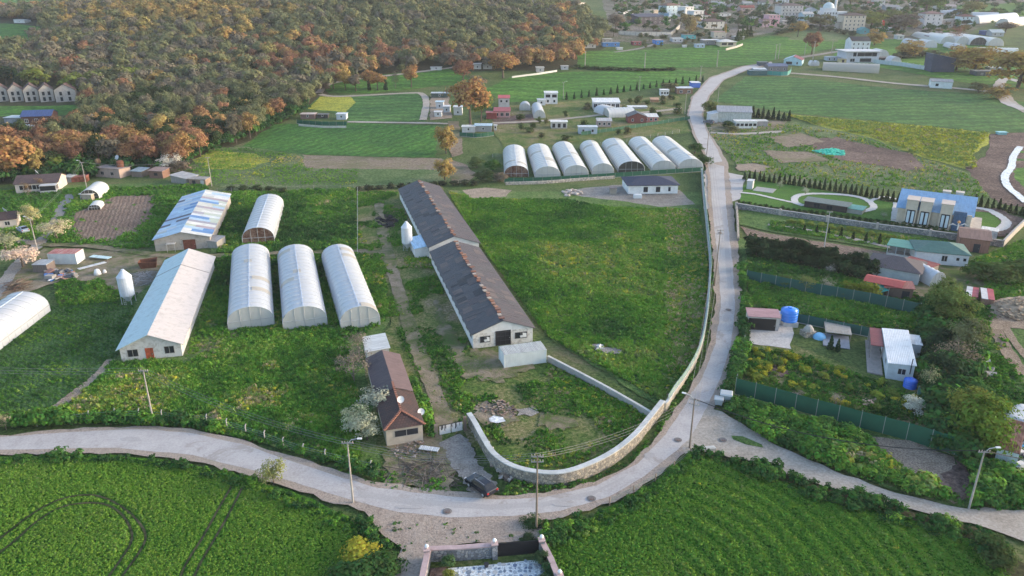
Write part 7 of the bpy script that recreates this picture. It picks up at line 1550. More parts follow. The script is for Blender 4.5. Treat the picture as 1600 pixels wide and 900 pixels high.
LT = [
 (643,137,12,4.6,ORG,'oak','slender orange tree standing alone on the grass by the forest track'),
 (724,131,13,6.2,RUS,'oak','broad russet tree left of the forest track barn'),
 (786,122,14,8,ORG,'oak','wide orange tree in front of the far wheat field'),
 (556,143,9,3.4,GBR,'oak','thin trunked brown tree at the left of the forest edge row'),
 (521,139,11,4.5,RUS,'oak','russet tree where the white track meets the forest'),
 (540,141,10,4,YOR,'oak','yellowish tree in the forest edge row'),
 (575,139,10,4,ORG,'oak','orange leaved tree in the forest edge row'),
 (590,141,9,4.6,ORG,'oak','bright orange tree above a dark shrub in the forest edge row'),
 (618,138,10,3.2,GBR,'bare','thin bare tree right of the forest edge row'),
 (577,141,6,1.6,DGR,'conifer','first small dark conifer in the forest edge row'),
 (603,141,7,1.8,DGR,'conifer','second small dark conifer in the forest edge row'),
 (735,196,20,8.5,ORG,'oak','big orange tree rising behind the blue-roofed compound'),
 (752,190,12,5,YGR,'oak','yellow-green tree leaning on the big orange tree'),
 (745,150,10,5,GBR,'oak','brown tree behind the big orange tree'),
 (697,240,11.5,3.8,YOR,'low','round golden brown tree at the corner of the green field'),
 (695,282,8,3.2,YOR,'low','smaller golden bush tree below the round one'),
 (962,51,14,6,GBR,'oak','grey brown tree left of the pilastered wall'),
 (1077,53,16,7,(.26,.2,.09),'low','round brown tree below the white cubic villa'),
 (1132,62,12,2.2,YOR,'poplar','slim yellow poplar beside the cream cabin'),
 (1420,90,12,8,YOR,'low','round golden tree below the two white domed tunnels'),
 (1366,71,12,7,YOR,'low','round orange tree behind the big white house'),
 (1494,110,15,10,YOR,'low','left one of the pair of large golden trees beside the blue barn'),
 (1522,113,17,12,(.33,.23,.07),'low','right one of the pair of large golden trees beside the blue barn'),
 (1590,137,22,15,(.3,.22,.07),'low','very large golden tree at the right edge'),
 (1268,86,15,6,RUS,'oak','tall russet tree between two poles by the white complex'),
 (1493,67,14,8,RUS,'bare','pale russet tree in front of the white greenhouse cluster'),
 (1446,27,24,16,GRN,'oak','large dark green tree above the white apartment house'),
 (1328,13,18,14,(.16,.19,.06),'oak','large olive tree at the top right of the mosque'),
 (1246,58,12,6,YOR,'oak','golden tree on the edge of the dry grass knoll'),
 (1235,50,12,4,DGR,'oak','dark tree on the edge of the dry grass knoll'),
 (1281,48,13,12,OLV,'oak','broad olive tree below the mosque'),
 (1361,45,15,12,(.17,.2,.05),'oak','broad yellow-green tree right of the cream apartment house'),
 (1345,40,13,10,OLV,'oak','olive tree behind the cream apartment house'),
 (1410,56,17,13,GBR,'oak','broad grey brown leafless tree below the apartment houses'),
 (1390,42,14,12,(.14,.17,.06),'oak','green tree left of the grey brown one'),
 (1518,25,14,10,(.2,.2,.07),'oak','round olive tree right of the pale blue factory'),
 (1570,52,9,8,GBR,'oak','grey brown tree above the greenhouse cluster'),
 (1560,155,8,7,YOR,'bush','golden bush where the lane reaches the right edge'),
 (1528,145,6,5,OLV,'bush','olive bush beside the lane behind the striped field'),
 (22,282,15,7.5,ORG,'oak','big orange tree at the left edge above the farmhouse'),
 (-12,286,13,6,ORG,'oak','orange tree cut by the left edge'),
 (122,268,10,3.6,RUS,'bare','thin russet tree behind the farmhouse lamp pole'),
 (88,268,7,5,YGR,'bush','yellow-green bush behind the farmhouse'),
 (66,300,5,2.2,(.2,.13,.07),'bare','brown creeper covered tree in front of the farmhouse'),
 (45,308,5,2.0,(.22,.14,.07),'bare','second brown creeper tree at the farmhouse front'),
 (52,352,5.5,3.0,(.45,.42,.2),'fruit','pale yellow blossoming tree beside the cottage at the left edge'),
 (90,376,5.5,4.2,(.45,.4,.26),'fruit','broad cream blossoming tree beside the grey lane'),
 (36,418,5.5,4.4,(.62,.48,.38),'fruit','pinkish white blossoming tree between the lane and the container'),
 (10,392,5,3.6,(.32,.33,.2),'fruit','grey green tree at the left edge above the lane'),
 (268,268,6,4,BLO,'fruit','white blossoming tree at the forest edge'),
 (284,270,5,4,GBR,'bush','brown thicket right of the white blossoming tree'),
 (553,598,7.5,3.8,(.24,.21,.17),'bare','bare grey twiggy tree left of the cottage'),
 (562,560,5.5,2.8,(.22,.19,.15),'bare','smaller bare twiggy tree behind the cottage'),
 (590,645,4.8,2.9,(.42,.43,.33),'fruit','white blossoming bush touching the cottage wall'),
 (574,688,4.0,2.7,(.4,.42,.3),'fruit','larger white blossoming bush near the cottage corner'),
 (556,672,3.8,2.4,(.36,.4,.26),'fruit','white blossoming bush on the weedy side of the cottage'),
 (428,757,3.6,1.9,(.26,.28,.1),'fruit','small pale green sapling on the outer road edge'),
 (1482,506,8,4.8,(.12,.17,.05),'willow','broad green tree behind the sagging net fence, highest of the row'),
 (1474,474,6,3.2,(.15,.2,.06),'willow','lighter green tree beside the plastic shelter'),
 (1488,520,6,3.8,(.1,.14,.04),'willow','green tree in the middle of the row above the scrub'),
 (1446,612,5.5,2.0,(.36,.38,.2),'bare','slim pale blossoming tree at the corner of the pale blue house'),
 (1428,650,3.2,2.0,(.5,.5,.42),'fruit','low white blossoming bush inside the tall green screen fence'),
 (1490,585,8,4.4,(.17,.15,.11),'bare','grey brown half bare tree in the row'),
 (1500,560,8,4,(.14,.16,.08),'willow','grey green tree leaning right in the row'),
 (1502,668,7,4,(.17,.2,.045),'willow','yellow-green tree behind the largest lower one'),
 (1521,706,9,5.2,(.12,.19,.035),'willow','largest bright green tree above the end of the green screen fence'),
 (1478,640,4.5,3,DGR,'bush','dark green bush in the shade of the tree row'),
 (1470,600,6,3.4,DGR,'bush','dark green thicket at the back of the net fence'),
 (1466,560,6,3.2,DGR,'bush','dark green thicket behind the pale blue house'),
 (1462,545,5,3,(.05,.09,.03),'bush','dark leafy bush behind the white roofed annex'),
 (1478,690,4.5,2.8,(.05,.09,.03),'bush','dark green bush behind the end of the green screen fence'),
 (1529,437,5,3.8,(.08,.13,.04),'bush','left round green bush on the meadow right of the green-roofed house'),
 (1561,442,5,4.4,(.09,.13,.045),'bush','middle round green bush on the meadow at the right edge'),
 (1593,436,5.5,4.8,(.08,.12,.04),'bush','right round green bush on the meadow at the right edge'),
 (1428,642,2.0,1.6,(.12,.12,.06),'bush','dull bush left of the low white blossoming bush'),
 (1545,872,3.6,2.2,(.055,.09,.03),'bush','dark bush at the right end of the bramble bank'),
 (1560,888,2.8,1.8,(.07,.1,.035),'bush','lower dark bush on the far lower right verge'),
 (565,872,2.0,2.4,(.4,.38,.05),'bush','yellow flowering bush beside the sandy forecourt'),
 (592,893,2.2,2.6,(.05,.1,.03),'bush','dark green bush at the bottom left of the forecourt'),
 (560,905,2.4,2.8,(.045,.1,.03),'bush','dark green bush cut by the bottom edge left of the forecourt'),
 (700,887,1.8,.9,(.08,.15,.06),'bush','small round shrub at the foot of the gateway stone wall'),
 (702,906,1.6,.8,(.2,.22,.05),'bush','yellowish shrub in the soil bed by the gateway wall'),
 (845,885,2.4,1.0,(.06,.11,.05),'bush','first dark shrub right of the black gate'),
 (858,900,2.0,1.1,(.06,.12,.05),'bush','second dark shrub along the right gateway wall'),
 (850,918,1.8,1.0,(.05,.1,.045),'bush','third dark shrub at the bottom edge by the gateway wall'),
 (832,822,1.6,1.3,(.04,.08,.03),'bush','dark bush at the foot of the thin pole by the gateway'),
 (824,846,1.2,1.0,(.05,.08,.04),'bush','small dark bush on the sandy forecourt beside the gate'),
 (770,268,4.5,3.4,(.06,.13,.03),'bush','bright green bush left of the first of the seven greenhouses'),
 (745,262,4,3.2,(.1,.14,.05),'bush','olive bush near the dirt corner left of the seven greenhouses'),
 (758,282,4,3.6,(.06,.09,.04),'bush','dark bush at the left end of the green screen fence'),
 (780,284,3.4,2.6,GBR,'bush','grey brown thicket at the left end of the green screen fence'),
 (1100,258,4,3.5,(.05,.09,.03),'bush','dark green bush right of the last of the seven greenhouses'),
 (1086,240,4.5,3.5,(.06,.11,.035),'bush','green bush behind the last of the seven greenhouses'),
 (1107,182,7,4,(.12,.15,.05),'oak','green tree beside the garden drive near the warehouse'),
 (1112,176,6,3,OLV,'bush','olive bush left of the warehouse annex'),
 (1139,200,3.5,3,(.05,.09,.03),'bush','dark bush in front of the warehouse'),
 (1145,206,3,3,OLV,'bush','olive bush left of the white mobile home'),
 (1048,142,5,5,OLV,'bush','olive bush between the white cube cabin and the road sheds'),
 (1355,466,4,2.8,(.16,.19,.03),'bush','yellow-green bush left of the teal cabin'),
 (1326,462,3.5,2.2,(.14,.17,.03),'bush','golden green shrub left of the teal cabin below the dark hedge'),
 (1290,458,3.5,2.2,(.3,.3,.25),'bare','pale twiggy tree below the dark hedge'),
 (1258,454,3.2,2.2,(.14,.17,.06),'fruit','pale green fruit tree below the dark hedge'),
 (1225,446,2.6,2.0,(.08,.12,.04),'bush','low green bush below the left end of the dark hedge'),
 (1296,430,3.2,1.4,(.36,.37,.33),'bare','small white blossoming sapling in front of the dark hedge'),
 (1245,628,2.2,1.4,(.22,.2,.18),'bare','bare grey shrub in the enclosed garden'),
 (1305,634,2.4,1.5,(.26,.23,.2),'bare','pinkish bare shrub near the tall green screen fence'),
 (1297,545,2.6,.9,DGR,'conifer','left dark sapling on the grey paved yard'),
 (1308,549,2.4,.8,DGR,'conifer','right dark sapling on the grey paved yard'),
 (1218,296,3.0,1.5,(.3,.33,.24),'bare','thin pale sapling on the villa lawn near the entrance hut'),
 (1258,305,3.2,1.7,(.35,.36,.28),'bare','thin pale sapling in the middle of the villa lawn'),
 (1380,342,2.5,1.2,(.3,.33,.24),'bare','thin pale sapling near the villa terrace'),
 (10,672,3,1.2,(.35,.3,.2),'bare','dry brown shrub at the fence on the left edge'),
 (205,140,12,7,YGR,'oak','left one of the pale yellow-green trees right of the row houses'),
 (60,140,11,7,YGR,'oak','yellow-green tree behind the row houses'),
 (128,150,12,8,YGR,'oak','broad yellow-green tree behind the last row house'),
 (150,148,12,7,(.15,.19,.06),'oak','green tree beside the last row house'),
 (10,132,10,6,DGR,'oak','dark green tree behind the first row houses'),
 (30,140,11,3.5,DGR,'conifer','dark conifer behind the unfinished row houses'),
 (255,142,11,8,YOR,'oak','round ochre oak near the leaning wooden poles'),
 (243,172,4.5,3,BLO,'fruit','small white blossoming tree in the forest edge scrub'),
 (480,160,5,3,BLO,'fruit','white blossoming shrub at the corner of the striped field'),
 (508,143,5,3,GBR,'bush','brown bush where the white track bends'),
]
for q in LT:
    bush = q[5] in ('bush',)
    T(q[0], q[1], q[2], q[3]*(1.15 if q[5] in ('oak','low') else .9 if q[5] == 'willow' else 1), q[4], q[5], q[6], 'bush' if bush else {'conifer':'conifer_tree','poplar':'poplar_tree'}.get(q[5], 'tree'), 'bush' if bush else 'tree')
# rows of conifers and hedges
def near_label(x, y, lim=9):
    b = min(NAMED, key=lambda q: (q[0]-x)**2+(q[1]-y)**2); side = 'behind' if y > b[1]+2 else 'in front of' if y < b[1]-4 else 'beside'
    return side + ' the ' + ' '.join(b[2].split()[:lim])
NAMED = [(o.location.x, o.location.y, o['label']) for o in ROOT.objects if o.type == 'EMPTY' and o.get('category') in ('house','cabin','hut','shed','barn','greenhouse','villa','apartment block','warehouse','annex','pavilion','mosque') and len(o['label'].split()) <= 9]
def cname(c): return 'dark green' if c[1] > 1.25*c[0] and c[1] < .09 else 'green' if c[1] > 1.2*c[0] else 'olive' if c[0] < .15 and c[1] >= c[0]*.97 else 'yellow-brown' if c[0] > .19 and c[2] < .1 else 'grey-brown'
def row(label, name, pts, step, h, r, col, kind, group, cat='tree', k=1, jit=.1):
    line = [XY(*p) for p in pts] if k == 1 else smooth_line(pts, k); n = 0
    for p, a in resample(line, step):
        x, y = p[0]+random.uniform(-jit,jit), p[1]+random.uniform(-jit,jit)
        last = tree(kind, name, label, (x,y,ht(x,y)), h*random.uniform(.75,1.2), r*random.uniform(.85,1.2), col, cat, group, jitter=.25); n += 1
        if n == 1: last['label'] = 'leftmost ' + label
    last['label'] = 'rightmost ' + label
    return n
row('dark conifer in the dense hedge behind the villa lawn','hedge_conifer',[(1163,281),(1240,290),(1330,303),(1412,319)],1.5,3.2,1.0,(.035,.055,.025),'conifer','conifer hedge behind the villa lawn')
row('dark conifer in the hedge right of the villa','hedge_conifer',[(1522,322),(1560,328),(1600,338),(1660,350)],1.5,3.0,1.0,(.035,.055,.025),'conifer','conifer hedge right of the villa')
row('clipped green shrub along the top of the villa stone wall','hedge_shrub',[(1154,320),(1205,328),(1280,338),(1360,349),(1440,359),(1476,364)],1.5,1.5,.75,(.05,.085,.03),'shrub','clipped shrubs along the villa stone wall','bush')
row('tall dark evergreen in the thick hedge below the brown strip','hedge_shrub',[(1172,392),(1250,405),(1320,421),(1372,436)],1.15,4.2,2.1,(.025,.045,.02),'shrub','thick dark hedge below the brown strip','bush')
row('small dark conifer sapling in the planted strip below the villa wall','conifer_sapling',[(1256,363),(1300,369),(1350,378),(1392,385)],2.9,2.4,.8,(.03,.055,.025),'conifer','conifer saplings below the villa wall')
row('yellow flowering shrub in the planted strip below the villa wall','flowering_shrub',[(1236,350),(1300,358),(1360,368),(1400,376)],2.4,1.5,1.3,(.2,.24,.05),'shrub','yellow flowering shrubs below the villa wall','bush')
row('dark cypress in the row between the cabins and the wheat field','cypress_tree',[(885,156),(940,149),(1000,140),(1050,133),(1098,128)],4.5,3.6,1.1,(.03,.06,.03),'conifer','cypress row behind the cabins')
row('dark conifer in the row right of the warehouse','conifer_tree',[(1176,183),(1200,186),(1236,190)],2.2,4.6,1.6,(.02,.04,.022),'conifer','conifer row right of the warehouse')
row('low dark bush along the hedge line between the two wheat fields','field_hedge_bush',[(902,107),(940,109),(1000,111),(1060,110)],5,2.0,3.4,(.05,.08,.03),'shrub','bushes between the two wheat fields','bush')
row('dark conifer behind the net fence near the bright cabins','conifer_tree',[(1152,64),(1166,58),(1176,56)],6,7,3,(.06,.09,.03),'conifer','conifers beside the white hip roofed shed')
row('bush in the thicket between the golden trees and the white complex','thicket_bush',[(1400,92),(1440,88),(1480,92)],6,4,4.5,(.13,.13,.08),'shrub','thicket below the domed tunnels','bush')
row('dark bush in the thicket line below the stubble strip','field_hedge_bush',[(440,300),(420,298),(380,298),(350,297)],4,1.6,1.8,(.05,.07,.03),'shrub','low bushes along the weedy plot','bush')
row('dark bush in the line behind the long poultry house','field_hedge_bush',[(560,298),(600,296),(640,293),(690,290),(720,290),(745,290)],3.2,1.7,1.7,(.05,.06,.035),'shrub','low bushes behind the poultry house','bush')
row('round shrub on the village road line','village_bush',[(1215,54),(1260,44),(1300,50),(1340,58)],9,4,4,(.07,.09,.05),'shrub','bushes along the dry grass knoll','bush')
row('dark evergreen in the second line of the thick hedge','hedge_shrub',[(1172,400),(1250,414),(1310,428),(1345,437)],1.4,3.4,1.9,(.03,.055,.024),'shrub','second line of the thick dark hedge','bush')
# garden yellow bushes
def pts_in(px_poly, n, seed):
    w = np.array([XY(*p) for p in px_poly]); r = np.random.default_rng(seed); out = []
    while len(out) < n:
        X = r.uniform(w[:,0].min(), w[:,0].max(), 200); Y = r.uniform(w[:,1].min(), w[:,1].max(), 200); m = inpoly(X, Y, w)
        out += [(a, b) for a, b in zip(X[m], Y[m])]
    return out[:n]
for x, y in pts_in([(1155,548),(1235,552),(1240,575),(1190,600),(1152,596)], 16, 5) + pts_in([(1158,545),(1230,550),(1380,596),(1430,620),(1440,655),(1300,632),(1155,598)], 46, 6):
    tree('shrub', 'flowering_shrub', 'yellow-green flowering shrub in the garden behind the tall green screen fence', (x,y,0), random.uniform(.7,1.4), random.uniform(.5,1.05), random.choice([(.3,.3,.03),(.2,.25,.04),(.36,.34,.04),(.12,.18,.04)]), 'bush', 'yellow flowering shrubs in the fenced garden')
# village trees
vill = [(960,0),(1560,-6),(1560,30),(1500,60),(1400,60),(1330,50),(1260,38),(1200,56),(1100,64),(960,72),(950,50)]
cols_v = [(.07,.1,.045),(.05,.075,.04),(.13,.14,.07),(.16,.14,.1),(.1,.13,.04),(.2,.17,.1)]
def infoot(x, y, pad=1.0):
    for cx, cy, a, W, L in FOOT:
        dx, dy = x-cx, y-cy
        if abs(dx) > 60 or abs(dy) > 60: continue
        u = dx*math.cos(a)+dy*math.sin(a); v = -dx*math.sin(a)+dy*math.cos(a)
        if abs(u) < W/2+pad and abs(v) < L/2+pad: return True
    return False
for x, y in pts_in(vill, 260, 9):
    if infoot(x, y, 2.5): continue
    # keep the lane in front of house fronts visible
    if infoot(x, y+6, 1): continue
    c = random.choice(cols_v); tree('wood', 'village_tree', 'small tree among the gardens and houses of the village', (x,y,ht(x,y)), random.uniform(4,8.5), random.uniform(2.6,5), c, 'tree', 'trees among the village houses', jitter=.25)['label'] = cname(c) + ' tree ' + near_label(x, y)
# scattered hedgerow bushes round the mid cabins
for x, y in pts_in([(770,180),(900,170),(1060,150),(1085,190),(1070,205),(900,222),(775,214)], 34, 12) + pts_in([(1000,52),(1180,50),(1165,72),(1000,80)], 40, 13):
    if infoot(x, y, 1.5) or infoot(x, y+4, .5): continue
    tree('shrub', 'garden_bush', 'small bush between the garden plots and cabins', (x,y,ht(x,y)), random.uniform(1.6,3.6), random.uniform(1.2,2.4), random.choice([(.05,.09,.03),(.08,.11,.04),(.13,.13,.06)]), 'bush', 'bushes between the cabins')['label'] = 'small bush ' + near_label(x, y)
# ------------------------------------------------------------------ the forest
HOLES = [[(-60,30),(34,34),(66,42),(66,62),(44,82),(-60,86)], [(-80,136),(125,134),(128,186),(150,186),(150,196),(60,226),(-80,232)], [(-60,-4),(120,0),(115,12),(64,22),(-60,28)],
 [(890,0),(925,0),(925,20),(890,20)],[(815,2),(845,2),(845,18),(815,18)],[(205,150),(262,150),(262,160),(205,160)]]
FW = np.array([XY(max(-400,p[0]), p[1]) for p in [(-60,-10),(500,-10),(720,-10),(760,8),(820,10),(905,26),(948,50),(940,76),(905,92),(900,103),(860,110),(800,113),(700,110),(620,118),(560,126),(528,137),(505,148),(490,168),(462,180),(440,190),(408,206),(385,222),(340,234),(300,254),(262,268),(215,266),(150,262),(110,266),(60,280),(-80,292)]])
HW = [np.array([XY(*p) for p in h]) for h in HOLES]
xs = np.arange(FW[:,0].min(), FW[:,0].max(), 6.2); ys = np.arange(FW[:,1].min(), FW[:,1].max(), 5.8)
X, Y = np.meshgrid(xs, ys); X = (X + (np.arange(len(ys))[:,None] % 2)*3.1).ravel(); Y = Y.ravel()
X = X + rng.uniform(-2.1,2.1,len(X)); Y = Y + rng.uniform(-2.0,2.0,len(Y))
m = inpoly(X, Y, FW)
for h in HW + EXCL + EXCLP: m &= ~inpoly(X, Y, h)
X, Y = X[m], Y[m]
Z = np.array([ht(a, b) for a, b in zip(X, Y)])
PX, PY = proj(X, Y, Z+5)
keep = (PX > -60) & (PX < 1000) & (PY > -25) & (Y < 1150)
keep &= np.array([not infoot(a, b, 1.5) for a, b in zip(X, Y)])
X, Y, Z, PX, PY = X[keep], Y[keep], Z[keep], PX[keep], PY[keep]
print('forest trees', len(X))
def vnoise(x, y, s, seed):
    r = np.random.default_rng(seed); g = r.random((64,64)); u = (x/s) % 64; v = (y/s) % 64; i = u.astype(int); j = v.astype(int); a = u-i; b = v-j
    a = a*a*(3-2*a); b = b*b*(3-2*b)
    return (g[j%64,i%64]*(1-a)+g[j%64,(i+1)%64]*a)*(1-b)+(g[(j+1)%64,i%64]*(1-a)+g[(j+1)%64,(i+1)%64]*a)*b
# leaf tint: 0 grey brown .25 olive .5 dark green .7 yellow .85 orange 1 russet
orange = np.clip(1.2 - np.abs(PY - (88 + .0*PX))/np.where(PX > 600, 24, 42), 0, 1) * np.clip((PX-330)/140, 0, 1) * np.where(PX > 600, .5, .7) + np.clip((PY-165)/55, 0, 1)*.9 + np.clip(1.1-np.hypot((PX-870)/75, (PY-60)/45), 0, 1)*1.3
yellow = np.clip(1.35 - np.hypot((PX-300)/190, (PY-18)/40), 0, 1)*1.2 + np.clip(1.0-np.hypot((PX-560)/60,(PY-8)/16),0,1)  # first term: hilltop yellow, part species, part sunlight put into the leaf tint
n1 = vnoise(X, Y, 22, 3); n2 = rng.random(len(X)); n3 = vnoise(X+500, Y, 60, 4)
tint = np.where(n2 < .25 + .3*n3, .05 + .12*rng.random(len(X)), .22 + .14*rng.random(len(X)))
tint = np.where((orange*.85 + (n1-.5)*.5) > rng.random(len(X))*.9, .74 + .26*rng.random(len(X)), tint)
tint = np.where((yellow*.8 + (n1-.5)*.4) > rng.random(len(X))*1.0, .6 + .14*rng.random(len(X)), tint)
tint = np.where((PY > 150) & (rng.random(len(X)) < .22), .4 + .08*rng.random(len(X)), tint)
STOPS = [(0,(.155,.14,.11)),(.15,(.19,.17,.125)),(.22,(.14,.155,.08)),(.36,(.19,.2,.1)),(.4,(.04,.065,.03)),(.5,(.06,.085,.035)),(.6,(.26,.23,.09)),(.74,(.36,.25,.095)),(.86,(.34,.19,.1)),(1,(.24,.13,.085))]
def stopcol(t):
    for (a, ca), (b, cb) in zip(STOPS, STOPS[1:]):
        if t <= b: f = (t-a)/(b-a+1e-9); return tuple(ca[i]+(cb[i]-ca[i])*f for i in range(3))
    return STOPS[-1][1]
olv = (PX > 420) & (PY < 78) & (rng.random(len(X)) < .6); tint = np.where(olv, .24 + .12*rng.random(len(X)), tint)
order = np.argsort(Y*1.0 + np.abs(X)*.15)
near_i, far_i = order[:300], order[300:]
names = lambda t: ('grey-brown budding' if t < .2 else 'olive' if t < .39 else 'dark green' if t < .55 else 'yellow' if t < .75 else 'orange' if t < .9 else 'russet')
for i in near_i:
    t = float(tint[i]); nm = names(t); k = 'oak'
    px_ = float(PX[i]); rg = 'by the left edge' if px_ < 60 else 'behind the farmhouse' if px_ < 145 else 'behind the ramshackle shed' if px_ < 225 else 'behind the white blossoming tree' if px_ < 300 else 'beside the yellowish meadow' if px_ < 385 else 'left of the bright green field'
    h_ = random.uniform(7.5,12); fr = 'second line' if Y[i] > np.median(Y[near_i]) else 'front line'
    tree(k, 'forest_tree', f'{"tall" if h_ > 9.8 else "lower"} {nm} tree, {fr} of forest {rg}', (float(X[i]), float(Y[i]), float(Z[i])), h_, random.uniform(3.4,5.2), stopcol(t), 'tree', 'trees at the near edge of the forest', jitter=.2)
# geometry-node scatter: points with scl/rot/tint attributes instancing a hidden set of small meshes
def gn_scatter(name, label, cat, pts, scl, rot, tint, meshes, kind='stuff', tilt=0):
    me = bpy.data.meshes.new(name); me.vertices.add(len(pts)); me.vertices.foreach_set('co', np.asarray(pts, np.float32).ravel())
    for nm, arr in (('scl', scl), ('rotz', rot), ('tint', tint)):
        a = me.attributes.new(nm, 'FLOAT', 'POINT'); a.data.foreach_set('value', np.asarray(arr, np.float32))
    a = me.attributes.new('pick', 'INT', 'POINT'); a.data.foreach_set('value', rng.integers(0, len(meshes), len(pts)).astype(np.int32))
    o = bpy.data.objects.new(name, me); ROOT.objects.link(o); tag(o, label, cat, kind=kind)
    ng = bpy.data.node_groups.new(name + '_nodes', 'GeometryNodeTree'); ng.interface.new_socket('Geometry', in_out='INPUT', socket_type='NodeSocketGeometry'); ng.interface.new_socket('Geometry', in_out='OUTPUT', socket_type='NodeSocketGeometry')
    gi = ng.nodes.new('NodeGroupInput'); go = ng.nodes.new('NodeGroupOutput'); ip = ng.nodes.new('GeometryNodeInstanceOnPoints')
    g2i = ng.nodes.new('GeometryNodeGeometryToInstance')
    for mm in reversed(meshes):
        po = bpy.data.objects.new(mm.name, mm); oi = ng.nodes.new('GeometryNodeObjectInfo'); oi.inputs['Object'].default_value = po
        ng.links.new(oi.outputs['Geometry'], g2i.inputs[0])
    ng.links.new(gi.outputs[0], ip.inputs['Points']); ng.links.new(g2i.outputs[0], ip.inputs['Instance']); ip.inputs['Pick Instance'].default_value = True
    def att(nm, t='FLOAT'):
        a = ng.nodes.new('GeometryNodeInputNamedAttribute'); a.data_type = t; a.inputs['Name'].default_value = nm; return a.outputs['Attribute']
    ng.links.new(att('pick','INT'), ip.inputs['Instance Index']); ng.links.new(att('scl'), ip.inputs['Scale'])
    cx = ng.nodes.new('ShaderNodeCombineXYZ'); ng.links.new(att('rotz'), cx.inputs[2]); ng.links.new(cx.outputs[0], ip.inputs['Rotation'])
    ng.links.new(ip.outputs[0], go.inputs[0]); md = o.modifiers.new('scatter', 'NODES'); md.node_group = ng; return o
leaf_f = leaf_mat('forest_leaves', 'inst', STOPS, .25, .3)
def forest_proto(seed):
    return crown_mesh('forest_crown', leaf_f, seed, (0,0,6.0), (3.9,3.9,3.9), 12, 560, .85, .5, lower=-.6)
fp = [forest_proto(s) for s in range(101,106)]
i = far_i
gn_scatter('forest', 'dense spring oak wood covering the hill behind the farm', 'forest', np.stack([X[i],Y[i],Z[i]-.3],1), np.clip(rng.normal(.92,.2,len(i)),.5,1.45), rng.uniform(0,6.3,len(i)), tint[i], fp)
# top right wooded skyline behind the village
w = np.array([XY(*p) for p in [(740,-2),(1000,-4),(1240,-6),(1600,-9),(1600,-30),(740,-30)]])
Xa = rng.uniform(w[:,0].min(), w[:,0].max(), 9000); Ya = rng.uniform(w[:,1].min(), w[:,1].max()*.9+100, 9000); mm_ = inpoly(Xa, Ya, w)
Xa, Ya = Xa[mm_][:2600], Ya[mm_][:2600]
if len(Xa): gn_scatter('far_woodland', 'far dull green woodland above the village', 'forest', np.array([(a,b,ht(a,b)) for a,b in zip(Xa,Ya)]), rng.uniform(.7,1.2,len(Xa)), rng.uniform(0,6.3,len(Xa)), rng.uniform(0,.5,len(Xa)), fp)
# upper village strip: thicket between houses and forest
def scatter_px(name, label, cat, poly, dens, meshes, smin, smax, tfn, seed, excl=True, vs=.9, rowfn=None, tiltz=0, extra=None, feet=True):
    w = np.array([XY(*p) for p in poly]); r = np.random.default_rng(seed); x0, y0 = w.min(0); x1, y1 = w.max(0)
    n = int((x1-x0)*(y1-y0)*dens); X = r.uniform(x0,x1,n); Y = r.uniform(y0,y1,n); m = inpoly(X, Y, w)
    X, Y = X[m], Y[m]; px, py = proj(X, Y, 0*X + (0 if y1 < 250 else np.array([ht(a,b) for a,b in zip(X,Y)])))
    m = (px > -30) & (px < 1630) & (py > -30) & (py < 930)
    if excl:
        for h in EXCL: m &= ~inpoly(X, Y, h)
        Xj = X + 2.4*(vnoise(X,Y,2.0,91)-.5) + r.normal(0,.35,len(X)); Yj = Y + 2.4*(vnoise(X+99,Y,2.0,92)-.5) + r.normal(0,.35,len(X)); kk = r.random(len(X)) < .008
        for h in EXCLP: m &= ~inpoly(Xj, Yj, h) | kk
    if feet:
        for cx, cy, a, W, L in FOOT:
            dx, dy = X-cx, Y-cy; u = dx*math.cos(a)+dy*math.sin(a); v = -dx*math.sin(a)+dy*math.cos(a); m &= ~((np.abs(u) < W/2+.2) & (np.abs(v) < L/2+.2))
    X, Y = X[m], Y[m]; s = r.uniform(smin, smax, len(X)) * (1-vs/2+vs*vnoise(X, Y, 2.5, seed+1))
    t = tfn(X, Y, r)
    if rowfn is not None:
        k = rowfn(X, Y, px[m], py[m]); s = s*k; q = k > .12; X, Y, s, t = X[q], Y[q], s[q], t[q]
    Z = np.array([ht(a,b) for a,b in zip(X,Y)]) + .1
    print(name, len(X)); NPTS.append(len(X))
    return gn_scatter(name, label, cat, np.stack([X,Y,Z],1), s, r.uniform(0,6.3,len(X)), np.clip(t,0,1), meshes)
NPTS = []
GST = [(0,(.035,.085,.03)),(.25,(.06,.145,.035)),(.5,(.1,.235,.035)),(.7,(.17,.3,.045)),(.82,(.2,.27,.09)),(.92,(.42,.42,.04)),(1,(.36,.3,.18))]
leaf_g = leaf_mat('weed_leaves', 'inst', GST, .18)
def tuft(seed, n=16, h=.55, sp=.35, wd=.07):
    r = np.random.default_rng(seed); V = []; Q = []
    for i in range(n):
        a = r.uniform(0,6.28); b = r.uniform(0,sp*.5); L = h*r.uniform(.6,1.2); o = r.uniform(.1,sp)
        p = np.array([b*math.cos(a), b*math.sin(a), 0]); d = np.array([math.cos(a)*o, math.sin(a)*o, L]); s = np.array([-math.sin(a), math.cos(a), 0])*wd
        V += [p-s, p+s, p+d*.6+s*.8+np.array([0,0,.05]), p+d]; Q.append([len(V)-4, len(V)-3, len(V)-2, len(V)-1])
    return np_mesh('tuft', V, Q, [leaf_g])
def weed(seed, n=26, R=.42, h=.5, size=.2):
    return crown_mesh('weed', leaf_g, seed, (0,0,h*.5), (R,R,h*.6), 6, n, size, .5, lower=-.6)
TU = [tuft(s) for s in range(3)]; WE = [weed(s) for s in range(5,9)]
SH = [crown_mesh('shrub', leaf_g, s, (0,0,.8), (1.1,1.1,.9), 9, 150, .3, .42, lower=-.5) for s in range(15,18)]
